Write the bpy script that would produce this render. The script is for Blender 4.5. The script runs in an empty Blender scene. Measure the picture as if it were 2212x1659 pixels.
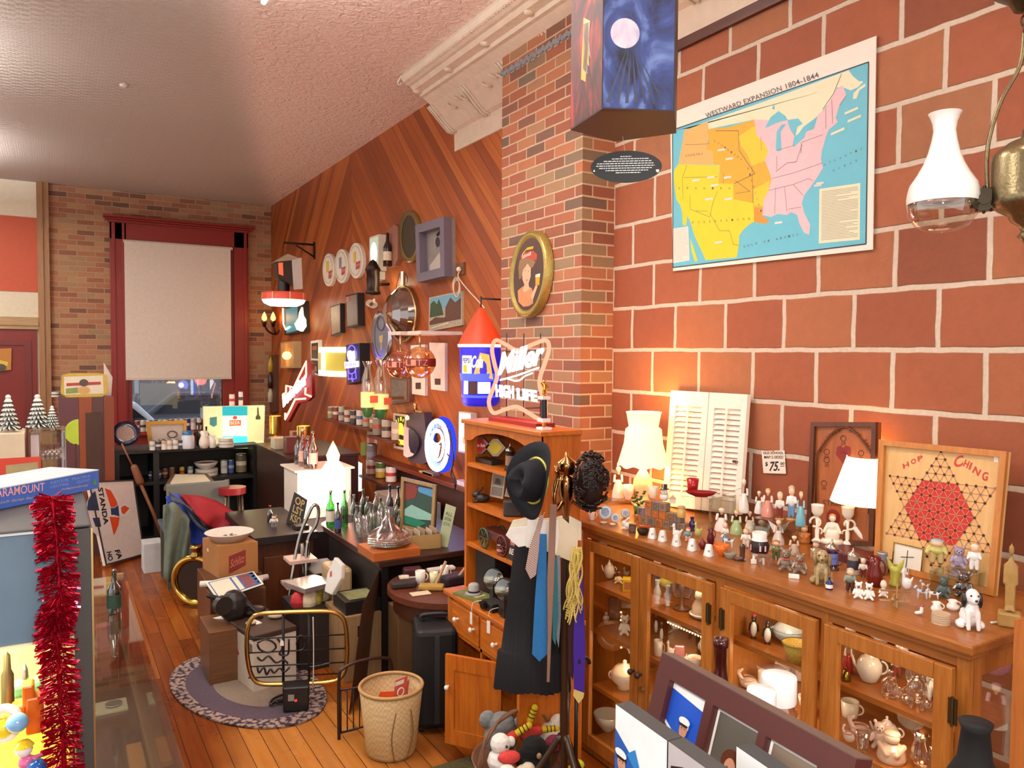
import bpy, math, random
from math import sin,cos
from mathutils import Vector as V, Matrix
SC=bpy.context.scene;COL=SC.collection
random.seed(7);PI=math.pi;rad=math.radians
F,CX,CY,H=1661.0,1106.0,829.5,1.8
def _vd(x,y): return V(((x-CX)/F,-(y-CY)/F,-1.0))
_Y=_vd(110,757).normalized();_X=_vd(3880,782);_X=(_X-_Y*_X.dot(_Y)).normalized();_Z=_X.cross(_Y)
RW=Matrix((_X,_Y,_Z))                      # photo directions -> world directions
cd=bpy.data.cameras.new('camera'); cam=bpy.data.objects.new('camera',cd); COL.objects.link(cam)
cd.sensor_width=36;cd.lens=36*F/2212;cd.clip_start=.05
cam.matrix_world=Matrix.Translation((0,0,H))@RW.to_4x4();SC.camera=cam
SC.view_settings.view_transform='Standard'; SC.view_settings.look='None'
SC.view_settings.exposure=0.12;SC.view_settings.gamma=1;SC.view_settings.use_curve_mapping=False
wd=bpy.data.worlds.new('world');SC.world=wd;wd.use_nodes=True
wd.node_tree.nodes['Background'].inputs[0].default_value=(1,.97,.95,1)
wd.node_tree.nodes['Background'].inputs[1].default_value=1.2
def lin(h):
 h=h.lstrip('#');o=[]
 for i in (0,2,4):
  c=int(h[i:i+2],16)/255;o.append(c/12.92 if c<=.04045 else ((c+.055)/1.055)**2.4)
 return (*o,1)
def light(kind,name,loc,power,hexc='#fff0dc',size=.1,size_y=None,rot=(0,0,0),parent=None):
 l=bpy.data.lights.new(name,kind);l.energy=power;l.color=lin(hexc)[:3]
 if kind=='AREA':
  l.shape='RECTANGLE';l.size=size;l.size_y=size_y or size
 else: l.shadow_soft_size=size
 o=bpy.data.objects.new(name,l);COL.objects.link(o);o.location=loc;o.rotation_euler=rot
 if parent: o.parent=parent
 return o
CEIL=3.86;XW=2.7;YB=11.18
FIX=[(.86,3.35,28,62),(1.0,.4,15,40),(-1.1,2.6,36,95),(-1.15,6.3,50,115),(-1.1,9.3,40,70),(1.0,-2.2,26,40)];FZ=3.51   # strip lights: x, y, down, up; first one seen, the rest added unseen
for _i,(x,y,p,q) in enumerate(FIX):
 light('AREA','strip_light_down',(x,y,FZ-.02),p,'#fff8f0',.2,1.15); light('AREA','ceiling_fill_up',(x,y,FZ+.09),q,'#f6f6fa',.16,1.1,(math.pi,0,0))  # upward lamps are added fill to brighten the ceiling
light('AREA','camera_flash',(0.05,-.02,1.95),17,'#fff6ea',.12,.12,(rad(82),0,rad(-31)))
_mc={}
def _mat(key):
 mt=bpy.data.materials.new(key);mt.use_nodes=True;nt=mt.node_tree;nt.nodes.clear()
 return mt,nt
def N(nt,typ,**k):
 n=nt.nodes.new('ShaderNode'+typ)
 for a,b in k.items():
  if a.startswith('i_'):
   n.inputs[int(a[2:]) if a[2:].isdigit() else a[2:].replace('_',' ')].default_value=b
  else: setattr(n,a,b)
 return n
def L(nt,a,b): nt.links.new(a,b)
def out(nt,s): L(nt,s,N(nt,'OutputMaterial').inputs[0])
def m(hexc,r=.45,me=0,em=0,nz=.10,sc=25,bump=0,coat=0,tr=0,al=1):
 if not isinstance(hexc,str): return hexc
 key=('m',hexc,r,me,em,nz,sc,bump,coat,tr)
 if key in _mc: return _mc[key]
 mt,nt=_mat('mat_'+hexc.strip('#')); p=N(nt,'BsdfPrincipled'); out(nt,p.outputs[0])
 c=lin(hexc); p.inputs['Base Color'].default_value=c; p.inputs['Roughness'].default_value=r; p.inputs['Metallic'].default_value=me
 if coat: p.inputs['Coat Weight'].default_value=coat; p.inputs['Coat Roughness'].default_value=.08
 if tr: p.inputs['Transmission Weight'].default_value=tr
 if em: p.inputs['Emission Color'].default_value=c; p.inputs['Emission Strength'].default_value=em
 if nz and not em:
  tc=N(nt,'TexCoord'); no=N(nt,'TexNoise',i_Scale=sc,i_Detail=3.0); L(nt,tc.outputs['Object'],no.inputs['Vector'])
  mx=N(nt,'MixRGB');mx.inputs[1].default_value=tuple(x*(1-nz) for x in c[:3])+(1,);mx.inputs[2].default_value=tuple(min(1,x*(1+nz)) for x in c[:3])+(1,)
  L(nt,no.outputs[0],mx.inputs[0]);L(nt,mx.outputs[0],p.inputs['Base Color'])
  if bump:
   b=N(nt,'Bump',i_Strength=.6,i_Distance=bump); L(nt,no.outputs[0],b.inputs['Height']); L(nt,b.outputs[0],p.inputs['Normal'])
 _mc[key]=mt;return mt
def cer(h): return m(h,.16,coat=.4,nz=.04)
def gloss(h): return m(h,.2,nz=.05)
def metal(h,r=.25): return m(h,r,1,nz=.05)
def emi(h,s):
 key=('e',h,s)
 if key in _mc: return _mc[key]
 mt,nt=_mat('glow_'+h.strip('#')); e=N(nt,'Emission',i_0=lin(h),i_1=s); out(nt,e.outputs[0]); _mc[key]=mt; return mt
def gl(h='#ffffff',ks=.08,rough=.02):      # thin clear or tinted glass
 key=('g',h,ks,rough)
 if key in _mc: return _mc[key]
 mt,nt=_mat('glass_'+h.strip('#')); t=N(nt,'BsdfTransparent',i_0=lin(h)); g=N(nt,'BsdfGlossy',i_1=rough); g.inputs[0].default_value=(1,1,1,1)
 lw=N(nt,'LayerWeight',i_0=.35); ma=N(nt,'Math',operation='MULTIPLY_ADD',i_1=.5,i_2=ks); L(nt,lw.outputs['Facing'],ma.inputs[0])
 mx=N(nt,'MixShader');L(nt,ma.outputs[0],mx.inputs[0]);L(nt,t.outputs[0],mx.inputs[1]);L(nt,g.outputs[0],mx.inputs[2]);out(nt,mx.outputs[0])
 _mc[key]=mt;return mt
def wood(a,b,axis=1,sc=9,r=.38,str_=14,dark=None):
 key=('w',a,b,axis,sc,r,str_)
 if key in _mc: return _mc[key]
 mt,nt=_mat('wood_'+a.strip('#')); p=N(nt,'BsdfPrincipled',i_Roughness=r); out(nt,p.outputs[0])
 tc=N(nt,'TexCoord'); mp=N(nt,'Mapping'); s=[sc*str_/6]*3; s[axis]=sc/6; mp.inputs['Scale'].default_value=s
 L(nt,tc.outputs['Object'],mp.inputs[0]); no=N(nt,'TexNoise',i_Scale=3.0,i_Detail=5.0,i_Roughness=.6,i_Distortion=.6); L(nt,mp.outputs[0],no.inputs['Vector'])
 cr=N(nt,'ValToRGB');cr.color_ramp.elements[0].position=.3;cr.color_ramp.elements[1].position=.7
 cr.color_ramp.elements[0].color=lin(a);cr.color_ramp.elements[1].color=lin(b)
 L(nt,no.outputs[0],cr.inputs[0]);L(nt,cr.outputs[0],p.inputs['Base Color'])
 bu=N(nt,'Bump',i_Strength=.15,i_Distance=.002); L(nt,no.outputs[0],bu.inputs['Height']); L(nt,bu.outputs[0],p.inputs['Normal'])
 _mc[key]=mt;return mt
def mx(x):   # colour shorthand: material or hex (hex -> glazed)
 return cer(x) if isinstance(x,str) else x
def ray(x,y): return RW@_vd(x,y)          # world direction of the photo point
def un(x,y,ax,val):
 d=ray(x,y);i='xyz'.index(ax);o=V((0,0,H));t=(val-o[i])/d[i];return o+d*t
class Pl:
 def __init__(s,o,n,u=None):
  s.o=V(o);s.n=V(n).normalized();s.u=(V(u) if u else V((0,0,1)).cross(s.n)).normalized();s.v=s.n.cross(s.u)
 def pt(s,a,b,h=0): return s.o+s.u*a+s.v*b+s.n*h
 def px(s,x,y,h=0):
  d=ray(x,y);o=V((0,0,H));p=o+d*((s.o-o).dot(s.n)/d.dot(s.n));return p+s.n*h
 def ab(s,x,y): p=s.px(x,y)-s.o;return p.dot(s.u),p.dot(s.v)
def PX(x): return Pl((x,0,0),(-1,0,0))
def PY(y): return Pl((0,y,0),(0,-1,0))
def PZ(z): return Pl((0,0,z),(0,0,1),(1,0,0))
def lean(a,b,z,deg):                      # board standing on height z on the two photo points, tipped back
 A=un(*a,'z',z); B=un(*b,'z',z); u=(B-A).normalized(); hn=V((u.y,-u.x,0));
 if hn.dot(A)>0: hn=-hn
 t=rad(deg);n=hn*cos(t)+V((0,0,1))*sin(t);return Pl(A,n,u if V((0,0,1)).cross(hn).dot(u)>0 else -u)
def st(px,pb,pt,z):                       # upright thing: base point on height z, its height, metres per photo pixel, turn towards the viewer
 p=un(px,pb,'z',z);d=ray(px,pt);t=math.hypot(p.x,p.y)/math.hypot(d.x,d.y);h=H+d.z*t-z
 k=-(RW.transposed()@(p-V((0,0,H)))).z/F
 return p,h,k,-math.atan2(p.x,p.y)
_tx={}
def text_mesh(s,shear=0,bold=0,space=1):
 k=(s,shear,bold,space)
 if k in _tx: return _tx[k]
 c=bpy.data.curves.new('lettering','FONT');c.body=s;c.shear=shear;c.offset=bold;c.space_character=space;c.resolution_u=3
 o=bpy.data.objects.new('lettering',c);COL.objects.link(o);me=bpy.data.meshes.new_from_object(o)
 vs=[v.co.copy() for v in me.vertices];fs=[tuple(p.vertices) for p in me.polygons]
 bpy.data.objects.remove(o);bpy.data.meshes.remove(me);bpy.data.curves.remove(c)
 if vs:
  x0=min(v.x for v in vs);x1=max(v.x for v in vs);y0=min(v.y for v in vs);y1=max(v.y for v in vs)
  vs=[((v.x-x0)/(x1-x0),(v.y-y0)/max(1e-6,y1-y0)) for v in vs]
 _tx[k]=(vs,fs);return _tx[k]
class G:
 def __init__(s): s.v=[];s.f=[];s.mi=[];s.sm=[];s.np=0
 def add(s,vs,fs,mi=0,sm=False):
  b=len(s.v);s.v+= [V(v) for v in vs];s.np+=1
  for f in fs: s.f.append(tuple(i+b for i in f));s.mi.append(mi);s.sm.append(sm)
  return s
 def box(s,x0,y0,z0,x1,y1,z1,mi=0):
  vs=[(x,y,z) for z in (z0,z1) for y in (y0,y1) for x in (x0,x1)]
  return s.add(vs,[(0,2,3,1),(4,5,7,6),(0,1,5,4),(2,6,7,3),(0,4,6,2),(1,3,7,5)],mi)
 def obox(s,c,u,v,w,mi=0):              # box from corner and three edge vectors
  c,u,v,w=V(c),V(u),V(v),V(w);vs=[c+u*a+v*b+w*d for d in (0,1) for b in (0,1) for a in (0,1)]
  return s.add(vs,[(0,2,3,1),(4,5,7,6),(0,1,5,4),(2,6,7,3),(0,4,6,2),(1,3,7,5)],mi)
 def prism(s,pts,vec,mi=0,sm=False,cap=True):
  n=len(pts);vec=V(vec);pts=[V(p) for p in pts];vs=pts+[p+vec for p in pts]
  fs=[(i,(i+1)%n,(i+1)%n+n,i+n) for i in range(n)]
  if cap: fs+=[tuple(range(n))[::-1],tuple(range(n,2*n))]
  return s.add(vs,fs,mi,sm)
 def lathe(s,prof,n=20,c=(0,0,0),mi=0,ax=None,sm=True,mis=None,sy=1):
  c=V(c);q=V((0,0,1)).rotation_difference(V(ax)).to_matrix() if ax else Matrix.Identity(3)
  vs=[];fs=[];rows=[];ms=[]
  for r,z in prof:
   if abs(r)<1e-7: rows.append([len(vs)]);vs.append(c+q@V((0,0,z)))
   else:
    rows.append(list(range(len(vs),len(vs)+n)))
    vs+=[c+q@V((r*cos(2*PI*i/n),sy*r*sin(2*PI*i/n),z)) for i in range(n)]
  for k in range(len(rows)-1):
   a,b=rows[k],rows[k+1];mm=mis[k] if mis else mi
   for i in range(n):
    j=(i+1)%n
    if len(a)==1 and len(b)==1: continue
    if len(a)==1: f=(a[0],b[j],b[i])
    elif len(b)==1: f=(a[i],a[j],b[0])
    else: f=(a[i],a[j],b[j],b[i])
    fs.append(f);ms.append(mm)
  b0=len(s.v);s.v+=[V(v) for v in vs];s.np+=1
  for f,mm in zip(fs,ms): s.f.append(tuple(i+b0 for i in f));s.mi.append(mm);s.sm.append(sm)
  return s
 def cyl(s,r,z0,z1,n=20,c=(0,0,0),mi=0,ax=None,r2=None):
  r2=r if r2 is None else r2;c=V(c);q=V((0,0,1)).rotation_difference(V(ax)).to_matrix() if ax else Matrix.Identity(3)
  a=[c+q@V((r*cos(2*PI*i/n),r*sin(2*PI*i/n),z0)) for i in range(n)];b=[c+q@V((r2*cos(2*PI*i/n),r2*sin(2*PI*i/n),z1)) for i in range(n)]
  s.add(a+b,[(i,(i+1)%n,(i+1)%n+n,i+n) for i in range(n)],mi,True);s.np-=1
  s.add(a,[tuple(range(n))[::-1]],mi);s.np-=1;return s.add(b,[tuple(range(n))],mi)
 def ell(s,c,r,n=14,mi=0,sm=True,rot=None):
  if not hasattr(r,'__len__'): r=(r,r,r)
  k=max(5,n//2);q=rot or Matrix.Identity(3);vs=[];fs=[];c=V(c)
  vs.append(c+q@V((0,0,-r[2])))
  for j in range(1,k):
   t=PI*j/k
   for i in range(n): vs.append(c+q@V((r[0]*sin(t)*cos(2*PI*i/n),r[1]*sin(t)*sin(2*PI*i/n),-r[2]*cos(t))))
  vs.append(c+q@V((0,0,r[2])));e=len(vs)-1
  for i in range(n):
   i2=(i+1)%n;fs.append((0,1+i2,1+i));fs.append((e,e-n+i,e-n+i2))
   for j in range(k-2): a=1+j*n;fs.append((a+i,a+i2,a+n+i2,a+n+i))
  return s.add(vs,fs,mi,sm)
 def tube(s,pts,r,n=8,mi=0,closed=False,sm=True,flat=1.0):
  pts=[V(p) for p in pts];k=len(pts);rr=r if hasattr(r,'__len__') else [r]*k;vs=[];fs=[];up=None
  for i in range(k):
   if closed: t=pts[(i+1)%k]-pts[i-1]
   else: t=pts[min(i+1,k-1)]-pts[max(i-1,0)]
   t=t.normalized() if t.length>1e-9 else V((0,0,1))
   if up is None: up=V((0,0,1)) if abs(t.z)<.9 else V((1,0,0))
   a=up-t*up.dot(t);a=a.normalized() if a.length>1e-6 else t.orthogonal().normalized();up=a;b=t.cross(a)
   vs+=[pts[i]+(a*cos(2*PI*j/n)*flat+b*sin(2*PI*j/n))*rr[i] for j in range(n)]
  for i in range(k if closed else k-1):
   p=i*n;q=((i+1)%k)*n;fs+=[(p+j,p+(j+1)%n,q+(j+1)%n,q+j) for j in range(n)]
  if not closed: fs+=[tuple(range(n))[::-1],tuple(range((k-1)*n,k*n))]
  return s.add(vs,fs,mi,sm)
 def cap(s,a,b,r0,r1,n=10,mi=0):        # rounded limb
  a,b=V(a),V(b);d=(b-a).normalized() if (b-a).length>1e-9 else V((0,0,1));pts=[];rr=[]
  for i in range(4): t=PI/2*(i/3);pts.append(a-d*r0*cos(t));rr.append(max(r0*.02,r0*sin(t)))
  for i in range(4): t=PI/2*(i/3);pts.append(b+d*r1*sin(t));rr.append(max(r1*.02,r1*cos(t)))
  return s.tube(pts,rr,n,mi)
 def flat(s,pl,pts,h=0,mi=0):           # polygon given in plane coordinates
  return s.add([pl.pt(a,b,h) for a,b in pts],[tuple(range(len(pts)))],mi)
 def fpx(s,pl,pts,h=0,mi=0):            # polygon traced on its own plane
  return s.add([pl.px(*p)+pl.n*h for p in pts],[tuple(range(len(pts)))],mi)
 def slab(s,pl,pts,th,mi=0): return s.prism([pl.px(*p) for p in pts],-pl.n*th,mi)
 def slabab(s,pl,pts,th,mi=0): return s.prism([pl.pt(*p) for p in pts],-pl.n*th,mi)
 def tx(s,P0,P1,P2,txt,h=0,mi=0,n=None,**k):   # lettering fitted between left foot, right foot and left top
  P0,P1,P2=V(P0),V(P1),V(P2);vs,fs=text_mesh(txt,**k);nn=(n or V((0,0,0)))*h
  return s.add([P0+(P1-P0)*a+(P2-P0)*b+nn for a,b in vs],fs,mi)
 def tpx(s,pl,a,b,c,txt,h=.001,mi=0,**k): return s.tx(pl.px(*a),pl.px(*b),pl.px(*c),txt,h,mi,pl.n,**k)
 def o(s,name,mats,parent=None,bevel=0,rem=0,sub=0,w=False,label=None,seg=2,off=None):
  if not isinstance(mats,(list,tuple)): mats=[mats]
  d=V(off) if off else (parent.location if (w and parent) else V((0,0,0)))
  me=bpy.data.meshes.new(name);me.from_pydata([v-d for v in s.v],[],s.f);me.update()
  for x in mats: me.materials.append(mx(x))
  me.polygons.foreach_set('material_index',s.mi); me.polygons.foreach_set('use_smooth',s.sm);
  ob=bpy.data.objects.new(name,me);COL.objects.link(ob);ob.parent=parent
  if off: ob.location=d
  if rem: r=ob.modifiers.new('remesh','REMESH'); r.mode='VOXEL'; r.voxel_size=rem; r.use_smooth_shade=True; q=ob.modifiers.new('smooth','SMOOTH'); q.iterations=2
  if bevel: b=ob.modifiers.new('bevel','BEVEL'); b.width=bevel; b.segments=seg; b.limit_method='ANGLE'; b.harden_normals=False
  if sub: b=ob.modifiers.new('sub','SUBSURF');b.levels=b.render_levels=sub
  if label: ob['label']=label
  return ob
 def thing(s,name,label,cat,mats,group=None,**k):   # the whole thing is this one mesh
  xs=[v.x for v in s.v];ys=[v.y for v in s.v];zs=[v.z for v in s.v]
  ob=s.o(name,mats,off=((min(xs)+max(xs))/2,(min(ys)+max(ys))/2,min(zs)),**k);tag(ob,label,cat,group);return ob
 def struct(s,name,mats,parent=None,**k):
  ob=s.o(name,mats,parent,**k);ob['kind']='structure';return ob
def tag(o,label,cat,group=None,kind=None):
 o['label']=label; o['category']=cat
 if group: o['group']=group
 if kind: o['kind']=kind
 return o
def T(name,label,cat,loc=(0,0,0),rz=0,group=None):
 o=bpy.data.objects.new(name,None);o.empty_display_size=.05;COL.objects.link(o);o.location=loc;o.rotation_euler=(0,0,rz);return tag(o,label,cat,group)
def arc(c,r,a0,a1,n,u=(1,0,0),v=(0,0,1),ry=None):
 c,u,v=V(c),V(u),V(v);ry=r if ry is None else ry
 return [c+u*r*cos(rad(a0+(a1-a0)*i/n))+v*ry*sin(rad(a0+(a1-a0)*i/n)) for i in range(n+1)]
def elp(cx,cy,rx,ry,n=28,rot=0):
 c,s_=cos(rad(rot)),sin(rad(rot))
 return [(cx+rx*cos(2*PI*i/n)*c-ry*sin(2*PI*i/n)*s_,cy+rx*cos(2*PI*i/n)*s_+ry*sin(2*PI*i/n)*c) for i in range(n)]
def smooth_path(pts,k=6,closed=False):
 P=[V(p) for p in pts];n=len(P);o=[]
 for i in range(n if closed else n-1):
  p0=P[i-1] if (closed or i>0) else P[i];p1=P[i];p2=P[(i+1)%n];p3=P[(i+2)%n] if (closed or i+2<n) else p2
  for j in range(k):
   t=j/k;o.append(.5*((2*p1)+(p2-p0)*t+(2*p0-5*p1+4*p2-p3)*t*t+(3*p1-p0-3*p2+p3)*t**3))
 if not closed: o.append(P[-1])
 return o
def frame4(g,pl,q,wd,th,mi=0,raise_=0):    # picture-frame ring on a plane: outer corners (photo points or plane a,b), inner inset
 Q=[pl.px(*p) if len(p)==2 else V(p) for p in q];c=sum(Q,V())/4
 I=[]
 for i in range(4):
  a,b,d=Q[i-1],Q[i],Q[(i+1)%4];e1=(a-b).normalized();e2=(d-b).normalized();sn=max(.3,e1.cross(e2).length);I.append(b+(e1+e2)*(wd/sn))
 for i in range(4):
  j=(i+1)%4;g.prism([Q[i],Q[j],I[j],I[i]],pl.n*th,mi)
 return I
# ================= the room shell
def MM(nt,op,*a):
 n=N(nt,'Math',operation=op)
 for i,x in enumerate(a):
  if isinstance(x,(int,float)): n.inputs[i].default_value=x
  else: L(nt,x,n.inputs[i])
 return n.outputs[0]
def ramp(nt,fac,els,interp='LINEAR'):
 c=N(nt,'ValToRGB');c.color_ramp.interpolation=interp;r=c.color_ramp
 while len(r.elements)<len(els): r.elements.new(.5)
 for e,(p,h) in zip(r.elements,els): e.position=p;e.color=lin(h)
 L(nt,fac,c.inputs[0]);return c.outputs[0]
def mixc(nt,f,a,b,bt='MIX'):
 n=N(nt,'MixRGB',blend_type=bt)
 for i,x in enumerate((f,a,b)):
  if isinstance(x,(int,float)): n.inputs[i].default_value=x
  elif isinstance(x,str): n.inputs[i].default_value=lin(x)
  else: L(nt,x,n.inputs[i])
 return n.outputs[0]
def brickmat(name,bw,bh,ms,cols,mortar,uoff,voff,expr='y',msm=.35,bumpd=.006,wob=.006,rough=.75,vary=.25,off=.5,sq=1.0):
 mt,nt=_mat(name);p=N(nt,'BsdfPrincipled',i_Roughness=rough);out(nt,p.outputs[0])
 tc=N(nt,'NewGeometry'); sx=N(nt,'SeparateXYZ'); L(nt,tc.outputs['Position'],sx.inputs[0])
 X,Y,Z=sx.outputs
 u={'y':Y,'x':X,'xy':MM(nt,'ADD',X,Y)}[expr]
 nz=N(nt,'TexNoise',i_Scale=7.0,i_Detail=3.0); L(nt,tc.outputs['Position'],nz.inputs['Vector'])
 sp=N(nt,'SeparateColor'); L(nt,nz.outputs['Color'],sp.inputs[0])
 du=MM(nt,'MULTIPLY_ADD',sp.outputs[0],wob*2,-wob+uoff); dv=MM(nt,'MULTIPLY_ADD',sp.outputs[1],wob*2,-wob+voff)
 uu=MM(nt,'ADD',u,du); vv=MM(nt,'ADD',Z,dv)
 cx=N(nt,'CombineXYZ');L(nt,uu,cx.inputs[0]);L(nt,vv,cx.inputs[1])
 b=N(nt,'TexBrick',offset=off,squash=sq); b.inputs['Scale'].default_value=1; b.inputs['Mortar Size'].default_value=ms; b.inputs['Mortar Smooth'].default_value=msm
 b.inputs['Brick Width'].default_value=bw; b.inputs['Row Height'].default_value=bh; b.inputs['Color1'].default_value=(0,0,0,1); b.inputs['Color2'].default_value=(1,1,1,1); b.inputs['Mortar'].default_value=(.5,.5,.5,1)
 L(nt,cx.outputs[0],b.inputs['Vector'])
 c=ramp(nt,b.outputs['Color'],cols)
 n2=N(nt,'TexNoise',i_Scale=22.0,i_Detail=6.0,i_Roughness=.65); L(nt,tc.outputs['Position'],n2.inputs['Vector'])
 c=mixc(nt,MM(nt,'MULTIPLY',n2.outputs[0],vary*2),c,mixc(nt,.5,c,'#3c1c12'))
 n3=N(nt,'TexNoise',i_Scale=60.0,i_Detail=3.0); L(nt,tc.outputs['Position'],n3.inputs['Vector'])
 mo=mixc(nt,n3.outputs[0],mortar,mixc(nt,.45,mortar,'#7a6a58'))
 c=mixc(nt,b.outputs['Fac'],c,mo); L(nt,c,p.inputs['Base Color'])
 hgt=MM(nt,'MULTIPLY_ADD',b.outputs['Fac'],-1.0,MM(nt,'MULTIPLY',n2.outputs[0],.35))
 bu=N(nt,'Bump',i_Strength=.7,i_Distance=bumpd); L(nt,hgt,bu.inputs['Height']); L(nt,bu.outputs[0],p.inputs['Normal'])
 return mt
TILE=brickmat('clay_tile',.335,.2265,.0125,[(0,'#7c4226'),(.12,'#965032'),(.55,'#a05836'),(.85,'#a86640'),(1,'#8f6644')],'#d8c6b0',-1.40,-2.276+.2265*12,'y',bumpd=.010,wob=.007,vary=.32)
CHIM=brickmat('chimney_brick',.203,.0635,.0062,[(0,'#6e5a4a'),(.12,'#925840'),(.45,'#a86446'),(.7,'#b27450'),(.9,'#a0825f'),(1,'#786854')],'#d3b597',.03,.01,'xy',bumpd=.006,wob=.004)
BACKB=brickmat('old_brick',.2,.0655,.006,[(0,'#6e5040'),(.2,'#a06848'),(.5,'#b47854'),(.8,'#bb9066'),(1,'#a4845e')],'#b99a7e',.0,.02,'x',bumpd=.005,wob=.006,vary=.35)
def chevron():
 mt,nt=_mat('chevron_boards'); p=N(nt,'BsdfPrincipled',i_Roughness=.42); out(nt,p.outputs[0])
 g=N(nt,'NewGeometry'); s=N(nt,'SeparateXYZ'); L(nt,g.outputs['Position'],s.inputs[0]); X,Y,Z=s.outputs
 P=7.2;tri=MM(nt,'PINGPONG',MM(nt,'ADD',Y,-7.76+P*4),P/2)      # folds every 2.4 m, one at Y=7.76
 sv=MM(nt,'ADD',Z,tri);
 w=.118; q=MM(nt,'DIVIDE',sv,w); idx=MM(nt,'FLOOR',q); fr=MM(nt,'FRACT',q)
 half=MM(nt,'FLOOR',MM(nt,'DIVIDE',MM(nt,'ADD',Y,-7.76+P*4),P/2))
 wn=N(nt,'TexWhiteNoise',noise_dimensions='2D'); cv=N(nt,'CombineXYZ'); L(nt,idx,cv.inputs[0]); L(nt,half,cv.inputs[1]); L(nt,cv.outputs[0],wn.inputs['Vector'])
 along=MM(nt,'SUBTRACT',tri,Z)
 gv=N(nt,'CombineXYZ'); L(nt,MM(nt,'MULTIPLY',along,1.3),gv.inputs[0]); L(nt,MM(nt,'MULTIPLY',sv,26.0),gv.inputs[1]); L(nt,wn.outputs[0],gv.inputs[2])
 no=N(nt,'TexNoise',i_Scale=1.0,i_Detail=5.0,i_Distortion=.4); L(nt,gv.outputs[0],no.inputs['Vector'])
 f=MM(nt,'ADD',MM(nt,'MULTIPLY',wn.outputs[0],.55),MM(nt,'MULTIPLY',no.outputs[0],.5))
 c=ramp(nt,f,[(.15,'#7e3a14'),(.45,'#95461a'),(.7,'#a8541e'),(.95,'#bf702e')])
 gr=MM(nt,'LESS_THAN',fr,.035); c=mixc(nt,gr,c,'#2c1006'); L(nt,c,p.inputs['Base Color'])
 bu=N(nt,'Bump',i_Strength=.5,i_Distance=.004); L(nt,MM(nt,'SUBTRACT',MM(nt,'MULTIPLY',no.outputs[0],.15),gr),bu.inputs['Height']); L(nt,bu.outputs[0],p.inputs['Normal'])
 return mt
def floormat():
 mt,nt=_mat('floor_boards'); p=N(nt,'BsdfPrincipled'); p.inputs['Specular IOR Level'].default_value=.25; out(nt,p.outputs[0])
 g=N(nt,'NewGeometry'); s=N(nt,'SeparateXYZ'); L(nt,g.outputs['Position'],s.inputs[0]); X,Y,Z=s.outputs
 w=.082; q=MM(nt,'DIVIDE',X,w); idx=MM(nt,'FLOOR',q); fr=MM(nt,'FRACT',q)
 wn=N(nt,'TexWhiteNoise',noise_dimensions='1D'); L(nt,idx,wn.inputs['W'])
 yy=MM(nt,'ADD',MM(nt,'DIVIDE',Y,2.1),MM(nt,'MULTIPLY',wn.outputs[0],7.0)); iy=MM(nt,'FLOOR',yy); fy=MM(nt,'FRACT',yy)
 w2=N(nt,'TexWhiteNoise',noise_dimensions='2D'); cv=N(nt,'CombineXYZ'); L(nt,idx,cv.inputs[0]); L(nt,iy,cv.inputs[1]); L(nt,cv.outputs[0],w2.inputs['Vector'])
 gv=N(nt,'CombineXYZ'); L(nt,MM(nt,'MULTIPLY',X,30.0),gv.inputs[0]); L(nt,MM(nt,'MULTIPLY',Y,1.6),gv.inputs[1]); L(nt,MM(nt,'MULTIPLY',w2.outputs[0],9.0),gv.inputs[2])
 no=N(nt,'TexNoise',i_Scale=1.0,i_Detail=6.0,i_Distortion=.5); L(nt,gv.outputs[0],no.inputs['Vector'])
 f=MM(nt,'ADD',MM(nt,'MULTIPLY',w2.outputs[0],.45),MM(nt,'MULTIPLY',no.outputs[0],.6))
 c=ramp(nt,f,[(.1,'#4a1f0a'),(.4,'#74340c'),(.65,'#8c4612'),(.95,'#a55f20')])
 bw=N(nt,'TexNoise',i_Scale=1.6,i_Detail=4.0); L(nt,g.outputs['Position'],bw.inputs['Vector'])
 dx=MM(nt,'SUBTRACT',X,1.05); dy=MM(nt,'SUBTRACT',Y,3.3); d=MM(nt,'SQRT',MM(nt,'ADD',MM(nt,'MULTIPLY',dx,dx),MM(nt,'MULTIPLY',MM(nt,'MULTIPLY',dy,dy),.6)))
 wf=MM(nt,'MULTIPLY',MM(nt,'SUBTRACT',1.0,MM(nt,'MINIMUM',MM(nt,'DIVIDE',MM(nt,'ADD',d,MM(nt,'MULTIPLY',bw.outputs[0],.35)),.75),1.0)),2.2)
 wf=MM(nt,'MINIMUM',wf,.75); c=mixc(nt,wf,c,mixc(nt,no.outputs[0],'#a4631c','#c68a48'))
 gr=MM(nt,'MAXIMUM',MM(nt,'LESS_THAN',fr,.035),MM(nt,'LESS_THAN',fy,.0022)); c=mixc(nt,gr,c,'#1f0c05'); L(nt,c,p.inputs['Base Color'])
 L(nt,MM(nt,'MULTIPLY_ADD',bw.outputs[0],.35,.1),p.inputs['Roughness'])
 bu=N(nt,'Bump',i_Strength=.3,i_Distance=.003); L(nt,MM(nt,'SUBTRACT',MM(nt,'MULTIPLY',no.outputs[0],.3),gr),bu.inputs['Height']); L(nt,bu.outputs[0],p.inputs['Normal'])
 return mt
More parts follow.
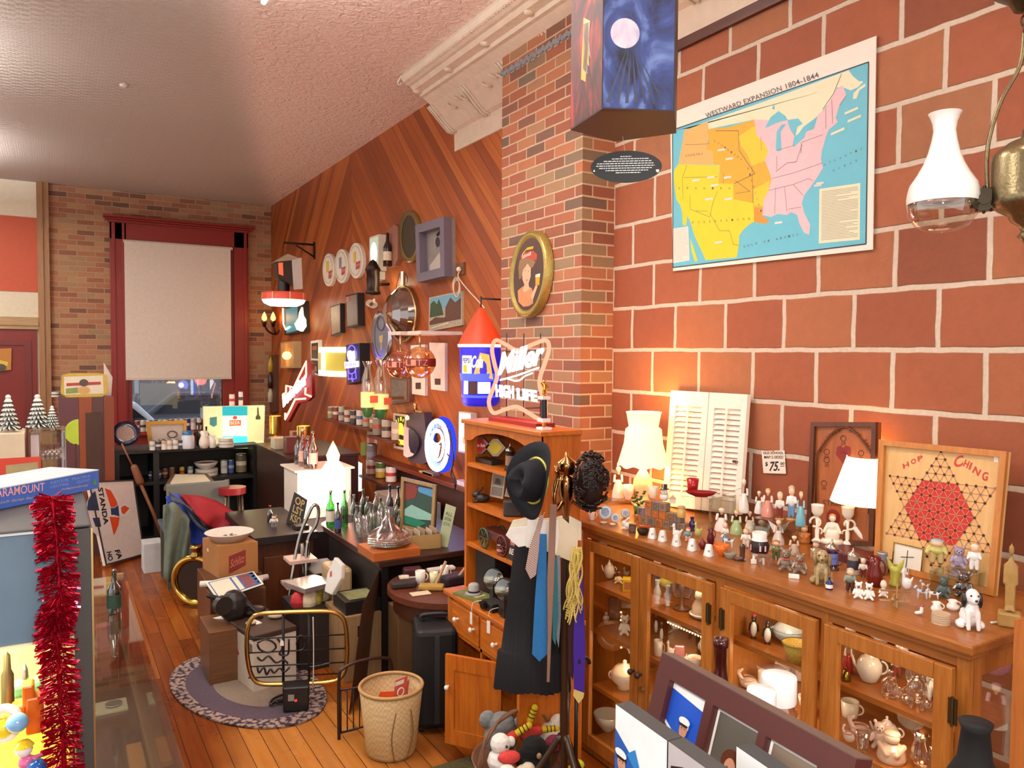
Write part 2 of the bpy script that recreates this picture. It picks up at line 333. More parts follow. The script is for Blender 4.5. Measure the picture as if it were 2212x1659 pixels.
def tinmat():
 mt,nt=_mat('pressed_tin'); p=N(nt,'BsdfPrincipled',i_Roughness=.65); out(nt,p.outputs[0])
 g=N(nt,'NewGeometry'); s=N(nt,'SeparateXYZ'); L(nt,g.outputs['Position'],s.inputs[0]); X,Y,Z=s.outputs
 A=.155; fx=MM(nt,'FRACT',MM(nt,'DIVIDE',X,A)); fy=MM(nt,'FRACT',MM(nt,'DIVIDE',Y,A))
 ax=MM(nt,'ABSOLUTE',MM(nt,'SUBTRACT',fx,.5)); ay=MM(nt,'ABSOLUTE',MM(nt,'SUBTRACT',fy,.5))
 ridge=MM(nt,'LESS_THAN',.46,ax); ridge2=MM(nt,'LESS_THAN',.465,ay)
 lens=MM(nt,'ADD',MM(nt,'MULTIPLY',ax,1.0),MM(nt,'MULTIPLY',MM(nt,'FRACT',MM(nt,'MULTIPLY',fy,2.0)),.0));
 by=MM(nt,'ABSOLUTE',MM(nt,'SUBTRACT',MM(nt,'FRACT',MM(nt,'MULTIPLY',fy,2.0)),.5))
 dd=MM(nt,'ADD',ax,MM(nt,'MULTIPLY',by,.75)); rings=MM(nt,'MULTIPLY',MM(nt,'ADD',MM(nt,'SINE',MM(nt,'MULTIPLY',dd,44.0)),1.0),.3)
 h=MM(nt,'MULTIPLY',MM(nt,'ADD',MM(nt,'MULTIPLY',MM(nt,'MAXIMUM',ridge,MM(nt,'MULTIPLY',ridge2,.6)),1.0),rings),1.6)
 n1=N(nt,'TexNoise',i_Scale=18.0,i_Detail=4.0,i_Distortion=1.2); L(nt,g.outputs['Position'],n1.inputs['Vector'])
 wr=N(nt,'MapRange',interpolation_type='SMOOTHSTEP'); L(nt,MM(nt,'ADD',X,MM(nt,'MULTIPLY',Y,-.28)),wr.inputs[0]); wr.inputs[1].default_value=-.75; wr.inputs[2].default_value=-.2
 h2=MM(nt,'ADD',MM(nt,'MULTIPLY',h,MM(nt,'MULTIPLY_ADD',wr.outputs[0],-.9,1.0)),MM(nt,'MULTIPLY',n1.outputs[0],MM(nt,'MULTIPLY_ADD',wr.outputs[0],1.5,.15)))
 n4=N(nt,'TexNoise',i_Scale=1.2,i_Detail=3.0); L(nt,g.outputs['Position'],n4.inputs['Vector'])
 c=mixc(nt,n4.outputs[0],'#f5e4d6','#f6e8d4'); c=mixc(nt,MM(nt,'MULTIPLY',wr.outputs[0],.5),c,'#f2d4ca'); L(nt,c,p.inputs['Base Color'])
 bu=N(nt,'Bump',i_Strength=1.0,i_Distance=.016); L(nt,h2,bu.inputs['Height']); L(nt,bu.outputs[0],p.inputs['Normal'])
 return mt
XC=2.48;YC0,YC1=3.41,4.28
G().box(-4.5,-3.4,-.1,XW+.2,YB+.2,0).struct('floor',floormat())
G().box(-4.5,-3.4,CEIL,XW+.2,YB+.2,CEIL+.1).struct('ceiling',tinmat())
G().box(XW,-3.4,0,XW+.2,YC0+.3,CEIL).struct('wall_right',TILE)
G().box(XW,YC0+.3,0,XW+.2,YB,CEIL).struct('wall_right_boards',chevron())
G().box(XC,YC0,0,XW+.05,YC1,CEIL-.02).struct('wall_chimney',CHIM)
wx0,wx1,wz0,wz1=.905,2.03,.80,3.40
g=G();g.box(-.12,YB,0,wx0,YB+.2,CEIL).box(wx1,YB,0,XW+.2,YB+.2,CEIL).box(wx0,YB,0,wx1,YB+.2,wz0).box(wx0,YB,wz1,wx1,YB+.2,CEIL);g.struct('wall_back',BACKB)
def bz(y): return un(40,y,'y',YB).z
g=G();g.box(-4.5,YB,0,-.12,YB+.2,CEIL,0);g.box(-4.5,YB-.02,bz(630),-.12,YB,bz(468),1);g.box(-4.5,YB-.012,bz(685),-.12,YB,bz(630),2)
g.struct('wall_back_painted',[m('#e6dcc2',.6),m('#b9502f',.6),m('#d8cdb0',.6)])
g=G(); a=un(78,400,'y',YB).x; b=un(104,400,'y',YB).x
for i in range(4): x=a+(b-a)*i/4;g.box(x,YB-.05-(.02 if i%2 else 0),0,x+(b-a)/4,YB+.01,CEIL)
g.struct('trim_1',wood('#8d6238','#a5784a',2,9))
g=G();g.box(-1.6,YB-.055,bz(711),a,YB+.0,bz(686),0);g.box(-1.6,YB-.07,bz(703),a,YB-.055,bz(693),0);g.struct('trim_2',wood('#9a7a4e','#b4915f',0,9))
d=bpy.data.objects.new('door_1',None); COL.objects.link(d); d.location=(-.6,YB,0); d['kind']='structure'
RED=m('#7a1f14',.45,bump=.001)
G().box(-.6,-.03,0,a+.6-.02,0,bz(711)).o('door_panel',RED,d)
g=G();g.box(-.6,-.045,bz(735)-.06,a+.6-.08,-.03,bz(735));g.box(a+.6-.16,-.045,.2,a+.6-.08,-.03,bz(735)-.06);g.o('door_moulding',m('#6d1a11',.4),d)
Wn=bpy.data.objects.new('window_1',None); COL.objects.link(Wn); Wn.location=(1.47,YB,wz0); Wn['kind']='structure'
def wpt(x,z): return (x-1.47,z-wz0)
fx0,fx1=.665,2.375;ft=un(380,484,'y',YB).z
RD=m('#8a2014',.4)
def wbox(g,x0,y0,z0,x1,y1,z1,mi=0): return g.box(x0-1.47,y0,z0-wz0,x1-1.47,y1,z1-wz0,mi)
g=G();wbox(g,fx0,-.06,.55,fx0+.19,.0,ft-.05);wbox(g,fx0+.02,-.075,.55,fx0+.06,-.05,ft-.05);wbox(g,fx0+.14,-.075,.55,fx0+.17,-.05,ft-.05);g.o('jamb',RD,Wn,bevel=.004)
g=G();wbox(g,fx1-.19,-.06,.55,fx1,.0,ft-.05);wbox(g,fx1-.06,-.075,.55,fx1-.02,-.05,ft-.05);g.o('jamb',RD,Wn,bevel=.004)
g=G();wbox(g,fx0,-.06,ft-.26,fx1,0,ft-.05);g.o('header',RD,Wn)
g=G();z=ft-.05
for i,(e,h_) in enumerate([(.02,.03),(.045,.025),(.075,.03)]): wbox(g,fx0-e,-.07-e,z,fx1+e,0,z+h_);z+=h_
g.o('crown_moulding',RD,Wn,bevel=.006)
g=G();wbox(g,fx0+.19,-.02,.8,wx0,.06,3.4);wbox(g,wx1,-.02,.8,fx1-.19,.06,3.4);wbox(g,wx0-.05,.02,3.33,wx1+.05,.06,3.4);wbox(g,wx0-.05,.02,.8,wx1+.05,.06,.87);wbox(g,wx0-.05,.03,2.05,wx1+.05,.07,2.1);g.o('sash',RD,Wn)
g=G();wbox(g,fx0-.03,-.17,.70,fx1+.03,.02,.74);wbox(g,fx0+.03,-.05,.55,fx1-.03,0,.70);g.o('sill',RD,Wn,bevel=.006)
g=G();wbox(g,wx0,.045,.86,wx1,.05,3.34);g.o('glass_pane',gl('#e4e9ee',.1),Wn)
G().box(-6,YB+.3,-.6,9,YB+16,-.5).struct('pavement',m('#a9a9ac',.8))
G().box(-6,YB+15,-.5,9,YB+15.4,5).struct('wall_outside',m('#7d7f86',.8))
def car(x,y,c,label):
 t=T('parked_car',label,'car',(x,y,-.5));b=m(c,.3,coat=.5)
 pr=[(-2,.25),(2.05,.25),(2.1,.7),(1.2,.85),(.7,1.38),(-.9,1.4),(-1.5,.9),(-2.05,.8)]
 G().prism([(p[0],-.8,p[1]) for p in pr],(0,1.6,0)).o('body',b,t,bevel=.06)
 G().prism([(1.05,-.81,.9),(.62,-.81,1.3),(-.85,-.81,1.32),(-1.3,-.81,.92)],(0,1.62,0)).o('side_windows',m('#25282e',.1),t)
 for q in (-1.25,1.25):
  G().cyl(.3,-.84,-.6,20,(q,0,.3),ax=(0,1,0)).o('wheel',m('#17171a',.7),t)
car(.6,YB+5,'#d9dbe0','pale grey parked car seen through the window, left'); car(3.2,YB+8,'#54545c','dark grey parked car farther out beyond the window')
light('AREA','dusk_light',(1.5,YB+7,5.5),260,'#dfe6ff',6,6)
t=T('roller_blind','white roller blind pulled two thirds down the red window','blind',(1.49,YB-.09,1.45))
zb=un(380,816,'y',YB-.09).z; zt=un(380,528,'y',YB-.09).z; x0=un(270,670,'y',YB-.09).x-1.49; x1=un(499,670,'y',YB-.09).x-1.49
g=G();nx,nz_=16,14;vs=[];fs=[]
for j in range(nz_+1):
 for i in range(nx+1):
  a_,b_=i/nx,j/nz_;vs.append((x0+(x1-x0)*a_,.008*sin(a_*5+b_*2)*b_,zb+(zt-zb)*(1-b_)-1.45))
for j in range(nz_):
 for i in range(nx): q=j*(nx+1)+i;fs.append((q,q+nx+1,q+nx+2,q+1))
g.add(vs,fs,0,True);g.o('blind_cloth',m('#e2d6c6',.8),t)
G().cyl(.022,x0-.01,x1+.03,14,(0,.02,zt-1.45),ax=(1,0,0)).o('roller',m('#cfc4b4',.5),t)
G().box(x0,-.012,zb-1.475,x1,.012,zb-1.445).o('bottom_bar',m('#d8cbb8',.5),t)
yE=5.37;prof=[(0,3.35),(-.012,3.351),(-.014,3.47),(-.02,3.49),(-.05,3.505),(-.10,3.56),(-.155,3.62),(-.215,3.67),(-.275,3.71),(-.30,3.715),(-.305,3.74),(-.36,3.75),(-.38,3.775),(-.40,3.78),(-.44,3.80),(-.455,3.83),(-.44,3.86),(0,3.86)]
pr=[V((XW+x,0,z)) for x,z in prof]
g=G();g.prism([V((p.x,yE,p.z)) for p in pr],(0,-8.5,0))
PLAS=m('#dccbb4',.5,nz=.12,sc=14,bump=.012)
g.struct('trim_3',PLAS)
g=G()   # pressed relief: ribs, scrolls, dentils
y=yE-.02;k=0
while y>-2.6:
 for dy,rr in ((0,.012),(-.035,.009),(.035,.007)):
  g.tube([V((XW+x-.004,y+dy+ .04*sin(i*.5),z-.004)) for i,(x,z) in enumerate(prof[3:8])],rr,6)
 for j in range(3):
  c=V((XW-.16,y-.24-.1*j,3.60+.03*(j%2)));g.tube([c+V((-.03*sin(a),.05*cos(a)*(1-a/9),.03*cos(a)*(1-a/9))) for a in [q*.6 for q in range(11)]],.007,6)
 g.ell((XW-.33,y,3.745),(.035,.03,.02),10);y-=.52
y=yE-.01
while y>-1.0:
 g.box(XW-.436,y-.012,3.79,XW-.40,y,3.803);y-=.03
g.o('cornice_relief',PLAS,bpy.data.objects['trim_3'])
g=G();g.box(XW-.022,-2.6,3.303,XW,2.95,3.352);g.struct('trim_4',wood('#3c1508','#54210e',1,8))
g=G();
for i in range(40): yy=YC0+.02+i*(YC1-YC0)/40;g.ell((XC-.004,yy,3.565+.008*sin(i*2.3)+(0 if i<33 else .0)),(.012,.016,.02),6)
g.struct('trim_5',m('#8d9094',.9,bump=.003))
for i,(x,y,p,q) in enumerate(FIX):  # fixtures after the first are added, out of view, for more light
 t=T('ceiling_light',['hanging white strip light at the top edge of the photo','added unseen strip light nearest the tile wall above the viewer','added unseen strip light over the left aisle nearest the viewer','added unseen strip light over the left aisle in the middle','added unseen strip light over the left aisle at the far end','added unseen strip light behind the viewer'][i],'ceiling light',(x,y,FZ))
 G().box(-.12,-.6,.01,.12,.6,.07).o('housing',m('#efece6',.4),t,bevel=.006)
 for s in (-.055,.055): G().cyl(.013,-.56,.56,10,(s,0,-.005),ax=(0,1,0)).o('tube',emi('#fff2dd',3),t)
 for s in (-.5,.5): G().cyl(.004,.07,CEIL-FZ,6,(0,s,0)).o('hanging_rod',m('#d8d4cc',.4),t)
G().tube(smooth_path([(XW-.45,yE-.005,3.845),(XW-.47,yE+.02,3.80),(XW-.455,yE+.03,3.785),(XW-.44,yE+.02,3.80)],5),.006,6).thing('wire_hook','small bent white wire hook on the end of the plaster cornice','hook',m('#e8e0d4',.4))
g=G(); P=PZ(3.859); g.add([un(px,py,'z',3.857) for px,py in [(256,180),(268,178),(276,184),(270,190),(258,188)]],[(0,1,2,3,4)]); c=un(265,184,'z',3.85); g.ell(c,(.02,.012,.006),8); g.thing('paint_flake','loose flake of paint hanging from the tin ceiling','paint flake',m('#efe6da',.7))
# ================= kinds of small things (local: x to the photo's right, y away, z up;h height, w width)
def prims(g,ps,h,w,mi=0):
 for p in ps:
  k=p[0]
  if k=='e': g.ell((p[1]*w,p[2]*w,p[3]*h),(p[4]*w,p[5]*w,p[6]*h),12,mi)
  elif k=='c': g.cap((p[1]*w,p[2]*w,p[3]*h),(p[5]*w,p[6]*w,p[7]*h),p[4]*w,p[8]*w,8,mi)
  elif k=='l': g.lathe([(r*w,z*h) for r,z in p[1]],16,(p[2]*w,p[3]*w,0) if len(p)>2 else (0,0,0),mi)
 return g
def fig(t,h,w,spec):
 for name,mt,ps in spec:
  g=prims(G(),ps,h,w);g.o(name,mt,t,rem=(max(h,w)/42 if len(ps)>1 else 0))
def lat(t,name,prof,mt,h,w,n=20,mis=None,lab=None):
 return G().lathe([(r*w,z*h) for r,z in prof],n,mis=mis).o(name,mt,t,label=lab)
def handle(t,mt,x,z0,z1,r,d,name='handle',s=1):
 zc=(z0+z1)/2;rz=(z1-z0)/2;G().tube([(x+s*d*sin(a),0,zc+rz*cos(a)) for a in [PI*i/10 for i in range(11)]],r,7).o(name,mt,t)
BOT=[(0,0),(.46,0),(.5,.03),(.5,.5),(.44,.6),(.2,.72),(.15,.8),(.14,.94),(.19,.95),(.19,1),(.12,1),(.11,.9)]
def K_bottle(t,h,w,c):
 lat(t,'body',BOT,c[0],h,w)
 if len(c)>1 and c[1]: lat(t,'label',[(.508,.14),(.508,.44)],m(c[1],.6) if isinstance(c[1],str) else c[1],h,w)
 if len(c)>2 and c[2]: lat(t,'cap',[(0,1.015),(.21,1.01),(.21,.95)],metal(c[2]),h,w)
def K_can(t,h,w,c):
 lat(t,'body',[(0,0),(.46,0),(.5,.03),(.5,.96),(.47,1),(.44,.985),(0,.98)],metal('#b9b6b0',.35),h,w)
 lat(t,'label',[(.506,.05),(.506,.4),(.506,.62),(.506,.94)],[m(x,.4) for x in (c*3)[:3]],h,w,mis=[0,1,2])
def K_jar(t,h,w,c):
 lat(t,'body',[(0,0),(.47,0),(.5,.04),(.5,.68),(.4,.78),(.38,.82),(0,.82)],c[0],h,w)
 lat(t,'lid',[(.43,.8),(.43,1),(0,1)],m(c[1],.4),h,w)
def K_cup(t,h,w,c):
 lat(t,'body',[(0,0),(.36,0),(.42,.05),(.48,1),(.44,1),(.38,.08),(0,.07)],c[0],h,w*.84)
 handle(t,mx(c[0]),.4*w*.84+.0,.2*h,.82*h,.045*w,.24*w)
def K_pot(t,h,w,c):      # cup without a handle
 lat(t,'body',[(0,0),(.34,0),(.4,.05),(.5,1),(.45,1),(.36,.1),(0,.1)],c[0],h,w)
def K_tumbler(t,h,w,c): lat(t,'body',[(0,0),(.36,0),(.38,.03),(.5,1),(.47,1),(.36,.1),(0,.1)],gl(c[0],.16),h,w)
def K_bowl(t,h,w,c):
 lat(t,'body',[(0,0),(.2,0),(.22,.08),(.4,.45),(.5,1),(.47,1),(.36,.45),(0,.16)],c[0],h,w)
 if len(c)>1: lat(t,'filling',[(.42,.7),(.3,.85),(0,.95)],m(c[1],.7,bump=.002,sc=90),h,w)
def K_plate(t,h,w,c): lat(t,'dish',[(0,0),(.3,0),(.5,.9),(.5,1),(.32,.35),(0,.3)],c[0],h,w)
def K_stack(t,h,w,c):
 n=c[1]
 for i in range(n): G().cyl(w/2,h*i/n,h*(i+.86)/n,24,(.01*w*sin(i*2.1),0,0)).o('disc',c[0] if isinstance(c[0],str) else c[0],t,bevel=.0012)
def K_plateup(t,h,w,c):  # plate on edge, leaning back a little
 r=h/2;ax=V((0,-1,.22));g=G().lathe([(0,0),(r*.62*w/h,0),(r*w/h,.1*r),(r*w/h,.14*r),(r*.62*w/h,.05*r),(0,.05*r)],28,(0,0,r),ax=ax,sy=1);g.o('dish',c[0],t)
 G().cyl(r*.6*w/h,.055*r,.06*r,24,(0,0,r),ax=ax).o('picture',m(c[1],.4,nz=.5,sc=60),t)
 if len(c)>2: G().tube([(-.2*w,-.02,0),(0,.25*w,.004),(.2*w,-.02,0)],.002,5).o('stand',metal(c[2]),t)
def K_teapot(t,h,w,c):
 lat(t,'body',[(0,0),(.2,0),(.24,.03),(.36,.28),(.36,.5),(.24,.68),(.16,.7)],c[0],h,w)
 lat(t,'lid',[(.17,.69),(.12,.8),(.03,.86),(.045,.95),(0,1)],c[1] if len(c)>1 else c[0],h,w)
 G().tube([(-.3*w,0,.3*h),(-.42*w,0,.42*h),(-.5*w,0,.66*h)],[.07*w,.045*w,.03*w],8).o('spout',c[0],t)
 handle(t,mx(c[0]),.33*w,.25*h,.6*h,.03*w,.17*w)
def K_pitcher(t,h,w,c):
 lat(t,'body',[(0,0),(.3,0),(.42,.25),(.4,.45),(.25,.72),(.3,1),(.26,1),(.2,.75),(0,.7)],c[0],h,w)
 G().add([(-.24*w,-.1*w,.9*h),(-.24*w,.1*w,.9*h),(-.45*w,0,1.02*h),(-.2*w,0,.74*h)],[(0,2,1),(0,3,2),(1,2,3)]).o('lip',c[0],t)
 handle(t,mx(c[0]),.26*w,.35*h,.9*h,.045*w,.25*w)
def K_vase(t,h,w,c): lat(t,'body',[(0,0),(.3,0),(.32,.05),(.22,.12),(.46,.42),(.46,.55),(.2,.78),(.3,.98),(.34,1),(.28,1),(.17,.8),(0,.5)],c[0],h,w)
def K_tulip(t,h,w,c):    # vase with a split, winged rim
 lat(t,'body',[(0,0),(.3,0),(.34,.06),(.24,.2),(.3,.5),(.36,.7),(0,.66)],c[0],h,w)
 g=G()
 for s in (-1,1): g.prism([(s*.36*w,-.06*w,.55*h),(s*.5*w,-.06*w,1*h),(s*.1*w,-.06*w,.72*h),(0,-.06*w,.55*h)],(0,.12*w,0))
 g.o('rim',c[0],t,bevel=.003)
def K_stein(t,h,w,c):
 lat(t,'body',[(0,0),(.42,0),(.43,.06),(.36,.1),(.34,.68),(.38,.72),(0,.72)],c[0],h,w*.85)
 lat(t,'lid',[(.39,.72),(.36,.78),(.12,.86),(.05,.92),(.06,.97),(0,1)],metal('#a9a59c'),h,w*.85);handle(t,mx(c[0]),.3*w,.15*h,.65*h,.05*w,.24*w)
 lat(t,'picture_band',[(.365,.2),(.352,.55)],m(c[1],.5,nz=.5,sc=90),h,w*.86)
HEAD=('e',0,-.02,.86,.17,.17,.1)
def K_lady(t,h,w,c):     # c: dress, bodice, hair, [skin]
 sk=c[3] if len(c)>3 else '#e9c6a8'
 fig(t,h,w,[('dress',cer(c[0]),[('l',[(0,0),(.48,0),(.5,.03),(.43,.25),(.28,.48),(.22,.56),(0,.57)])]),
  ('bodice',cer(c[1]),[('l',[(.24,.46),(.22,.55),(.29,.66),(.25,.74),(.1,.79),(0,.8)]),('c',-.27,0,.7,.11,-.34,-.18,.52,.09),('c',.27,0,.7,.11,.32,-.2,.53,.09)]),
  ('head',cer(sk),[('e',0,-.02,.875,.19,.18,.09),('c',0,0,.76,.09,0,0,.82,.09)]),('hair',cer(c[2]),[('e',0,.035,.91,.22,.19,.09),('e',0,.15,.86,.16,.14,.09)]),
  ('hands',cer(sk),[('e',-.25,-.16,.52,.06,.06,.025),('e',.23,-.18,.53,.06,.06,.025)])])
def K_kid(t,h,w,c):      # c: trousers, shirt, hair or hat, [base]
 fig(t,h,w,[('legs',cer(c[0]),[('c',-.17,0,.1,.13,-.15,0,.42,.17),('c',.17,0,.1,.13,.15,0,.42,.17)]),
  ('shirt',cer(c[1]),[('e',0,0,.54,.33,.26,.18),('c',-.3,0,.64,.12,-.42,-.14,.45,.09),('c',.3,0,.64,.12,.38,-.2,.5,.09)]),
  ('head',cer('#e8c2a2'),[('e',0,-.02,.82,.27,.25,.14),('c',0,0,.66,.1,0,0,.74,.1)]),('hair',cer(c[2]),[('e',0,.05,.88,.29,.26,.11)]),
  ('shoes',cer('#5a4636'),[('e',-.15,-.06,.035,.1,.16,.035),('e',.15,-.06,.035,.1,.16,.035)])])
 if len(c)>3: fig(t,h,w,[('base',cer(c[3]),[('l',[(0,0),(.45,0),(.45,.04),(.3,.06),(0,.06)])])])
def K_baby(t,h,w,c):
 fig(t,h,w,[('body',cer(c[0]),[('e',0,0,.3,.34,.3,.26),('c',-.25,-.1,.12,.14,-.38,-.3,.08,.1),('c',.25,-.1,.12,.14,.38,-.3,.08,.1),('c',-.28,0,.42,.1,-.4,-.2,.28,.08),('c',.28,0,.42,.1,.38,-.22,.3,.08)]),('head',cer(c[1]),[('e',0,-.02,.74,.33,.3,.24)]),('hair',cer(c[2]),[('e',0,.05,.86,.28,.28,.14)])])
def K_angel(t,h,w,c):
 K_lady(t,h,w*.62,c);g=G()
 for s in (-1,1): g.prism([(s*.05*w,.1*w,.5*h),(s*.3*w,.14*w,.55*h),(s*.5*w,.18*w,.92*h),(s*.38*w,.16*w,.86*h),(s*.05*w,.1*w,.72*h)],(0,.03*w,0))
 g.o('wings',cer(c[1]),t,bevel=.002)
def K_bust(t,h,w,c):     # c: dress, skin, hair
 fig(t,h,w,[('dress',cer(c[0]),[('l',[(0,0),(.4,0),(.46,.12),(.4,.4),(.14,.5),(0,.52)]),('c',-.35,0,.34,.1,-.48,-.1,.6,.08),('c',.35,0,.34,.1,.48,-.1,.62,.08)]),('head',cer(c[1]),[('e',0,-.02,.7,.24,.22,.2),('c',0,0,.46,.09,0,0,.55,.09)]),('hair',cer(c[2]),[('e',.03,.06,.8,.28,.24,.18)])])
def K_dogsit(t,h,w,c):   # c: body, patches, nose
 fig(t,h,w,[('body',cer(c[0]),[('e',0,.12,.3,.36,.34,.28),('e',0,-.05,.46,.27,.26,.22),('c',-.16,-.22,.42,.1,-.17,-.3,.05,.08),('c',.16,-.22,.42,.1,.17,-.3,.05,.08),('e',-.34,.05,.1,.16,.28,.1),('e',.34,.05,.1,.16,.28,.1),('e',0,-.12,.78,.25,.26,.19),('e',0,-.34,.72,.13,.16,.09),('c',.2,.42,.1,.07,.4,.3,.16,.05)]),
  ('ears',cer(c[1]),[('e',-.27,-.06,.68,.1,.16,.19),('e',.27,-.06,.68,.1,.16,.19)]),('back_patch',cer(c[1]),[('e',0,.2,.36,.34,.3,.24)]),('nose',cer(c[2]),[('e',0,-.5,.745,.055,.04,.03)]),('eye',cer('#1a1512'),[('e',-.12,-.33,.83,.04,.03,.025)]),('eye',cer('#1a1512'),[('e',.12,-.33,.83,.04,.03,.025)])])
def K_dog(t,h,w,c):      # standing, seen from the side;c: coat, patches
 fig(t,h,w,[('body',cer(c[0]),[('c',-.22,0,.55,.15,.24,0,.52,.13),('c',-.26,-.07,.5,.07,-.28,-.08,.06,.045),('c',-.26,.07,.5,.07,-.24,.08,.06,.045),('c',.26,-.07,.46,.08,.28,-.08,.06,.045),('c',.26,.07,.46,.08,.3,.08,.06,.045),('c',-.3,0,.62,.1,-.38,0,.78,.09),('e',-.4,-.02,.82,.12,.1,.15),('e',-.5,-.04,.78,.08,.06,.08),('c',.36,0,.56,.04,.48,0,.76,.025)]),
  ('ears',cer(c[1]),[('e',-.36,-.1,.8,.05,.03,.13),('e',-.36,.1,.8,.05,.03,.13)]),('patch',cer(c[1]),[('e',.05,-.06,.62,.14,.11,.1)])])
def K_bear(t,h,w,c):     # sitting bear;c: fur, muzzle, [ribbon]
 mk=(lambda x:x) if not isinstance(c[0],str) else (lambda x:cer(x) if isinstance(x,str) else x)
 fig(t,h,w,[('body',mk(c[0]),[('e',0,.04,.32,.36,.3,.3),('c',-.2,-.15,.13,.14,-.3,-.4,.1,.12),('c',.2,-.15,.13,.14,.3,-.4,.1,.12),('c',-.3,0,.48,.11,-.42,-.2,.28,.1),('c',.3,0,.48,.11,.42,-.2,.28,.1),('e',0,-.04,.74,.3,.27,.21),('e',-.24,0,.93,.1,.07,.08),('e',.24,0,.93,.1,.07,.08)]),
  ('muzzle',mk(c[1]),[('e',0,-.27,.7,.13,.11,.08)]),('nose',cer('#1b1411'),[('e',0,-.38,.73,.05,.03,.03)]),('eye',cer('#16110f'),[('e',-.11,-.29,.79,.035,.02,.022)]),('eye',cer('#16110f'),[('e',.11,-.29,.79,.035,.02,.022)])])
 if len(c)>2: fig(t,h,w,[('bow',cer(c[2]),[('e',-.1,-.26,.53,.12,.06,.06),('e',.1,-.26,.53,.12,.06,.06)])])
def K_bird(t,h,w,c):     # hen, goose or rooster;c: body, comb, beak
 fig(t,h,w,[('body',cer(c[0]),[('e',.04,0,.3,.36,.26,.28),('c',-.16,0,.4,.15,-.2,0,.78,.1),('e',-.22,0,.84,.14,.12,.12),('c',.3,0,.42,.12,.46,0,.62,.05)]),('beak',cer(c[2]),[('c',-.33,0,.83,.05,-.46,0,.8,.015)]),('comb',cer(c[1]),[('e',-.2,0,.96,.1,.03,.05)])])
def K_bunny(t,h,w,c):
 fig(t,h,w,[('body',cer(c[0]),[('e',.1,0,.3,.38,.28,.28),('e',-.22,0,.5,.2,.18,.22),('c',-.16,-.08,.66,.05,.1,-.1,.96,.05),('c',-.16,.08,.66,.05,.12,.1,.94,.05),('e',-.25,-.05,.1,.2,.14,.08)]),('eye',cer('#222222'),[('e',-.3,-.15,.56,.03,.02,.03)])])
def K_boot(t,h,w,c):
 fig(t,h,w,[('boot',cer(c[0]),[('c',.12,0,.2,.2,.12,0,.85,.24),('c',.1,-.05,.14,.18,-.3,-.2,.1,.13)]),('sole',cer(c[1]),[('e',-.05,-.1,.03,.46,.3,.035)])])
def K_bell(t,h,w,c):
 lat(t,'body',[(0,.0),(.5,0),(.49,.04),(.3,.86),(.25,.97),(0,1)],c[0],h,w,4 if len(c)>2 else 18)
 G().ell((0,-.36*w,.45*h),(.1*w,.03*w,.13*h),8).o('painted_sprig',m(c[1],.4,nz=.5,sc=200),t)
def K_block(t,h,w,c):
 G().box(-w/2,-w/2,0,w/2,w/2,h).o('cube_body',m(c[0],.6,nz=.15),t,bevel=.002)
 if len(c)>1: g=G();g.tx((-.28*w,-w/2-.0006,.2*h),(.28*w,-w/2-.0006,.2*h),(-.28*w,-w/2-.0006,.8*h),c[1]);g.o('letter',m(c[2],.5),t)
def K_box(t,h,w,c):
 d=c[2] if len(c)>2 else .7;G().box(-w/2,-w*d/2,0,w/2,w*d/2,h).o('carton',m(c[0],.5),t,bevel=.002)
 G().box(-w*.36,-w*d/2-.001,h*.2,w*.36,-w*d/2,h*.8).o('printed_label',m(c[1],.5,nz=.4,sc=120),t)
def K_penguin(t,h,w,c):
 fig(t,h,w,[('body',cer('#191a20'),[('e',0,.03,.4,.36,.32,.36),('e',0,-.02,.83,.24,.24,.16),('c',-.32,0,.6,.08,-.44,-.06,.3,.05),('c',.32,0,.6,.08,.44,-.06,.3,.05)]),('belly',cer('#f1efe9'),[('e',0,-.1,.38,.3,.26,.32)]),('beak',cer('#e0a020'),[('c',0,-.2,.82,.07,0,-.42,.8,.02)]),('feet',cer('#1c1712'),[('e',-.16,-.16,.03,.14,.2,.03),('e',.16,-.16,.03,.14,.2,.03)])]+([('hat',cer(c[0]),[('l',[(.22,.92),(.2,1),(0,1.02)])])] if c else []))
def K_snowman(t,h,w,c):
 fig(t,h,w,[('body',cer('#f4efe6'),[('e',0,0,.26,.44,.42,.27),('e',0,0,.56,.33,.32,.2)]),('hat',cer('#3b2a22'),[('l',[(0,.7),(.46,.7),(.46,.74),(.28,.76),(.3,1),(0,1)])]),('nose',cer('#e08030'),[('c',0,-.3,.57,.05,0,-.44,.55,.015)]),('scarf',cer('#b8a890'),[('l',[(.34,.38),(.37,.43),(.34,.47)])])])
def K_monk(t,h,w,c):
 fig(t,h,w,[('robe',cer(c[0]),[('l',[(0,0),(.46,0),(.5,.1),(.44,.45),(.26,.6),(0,.64)]),('c',-.38,0,.5,.12,-.16,-.4,.34,.1),('c',.38,0,.5,.12,.16,-.4,.34,.1)]),('head',cer(c[1]),[('e',0,-.05,.78,.28,.26,.19)]),('hat',cer(c[0]),[('e',0,.04,.9,.3,.3,.1)])])
def K_house(t,h,w,c):
 G().box(-w*.42,-w*.3,0,w*.42,w*.3,h*.55).o('walls',cer(c[0]),t); G().prism([(-w/2,-w*.36,h*.52),(w/2,-w*.36,h*.52),(0,-w*.36,h)],(0,w*.72,0)).o('roof',cer(c[1]),t)
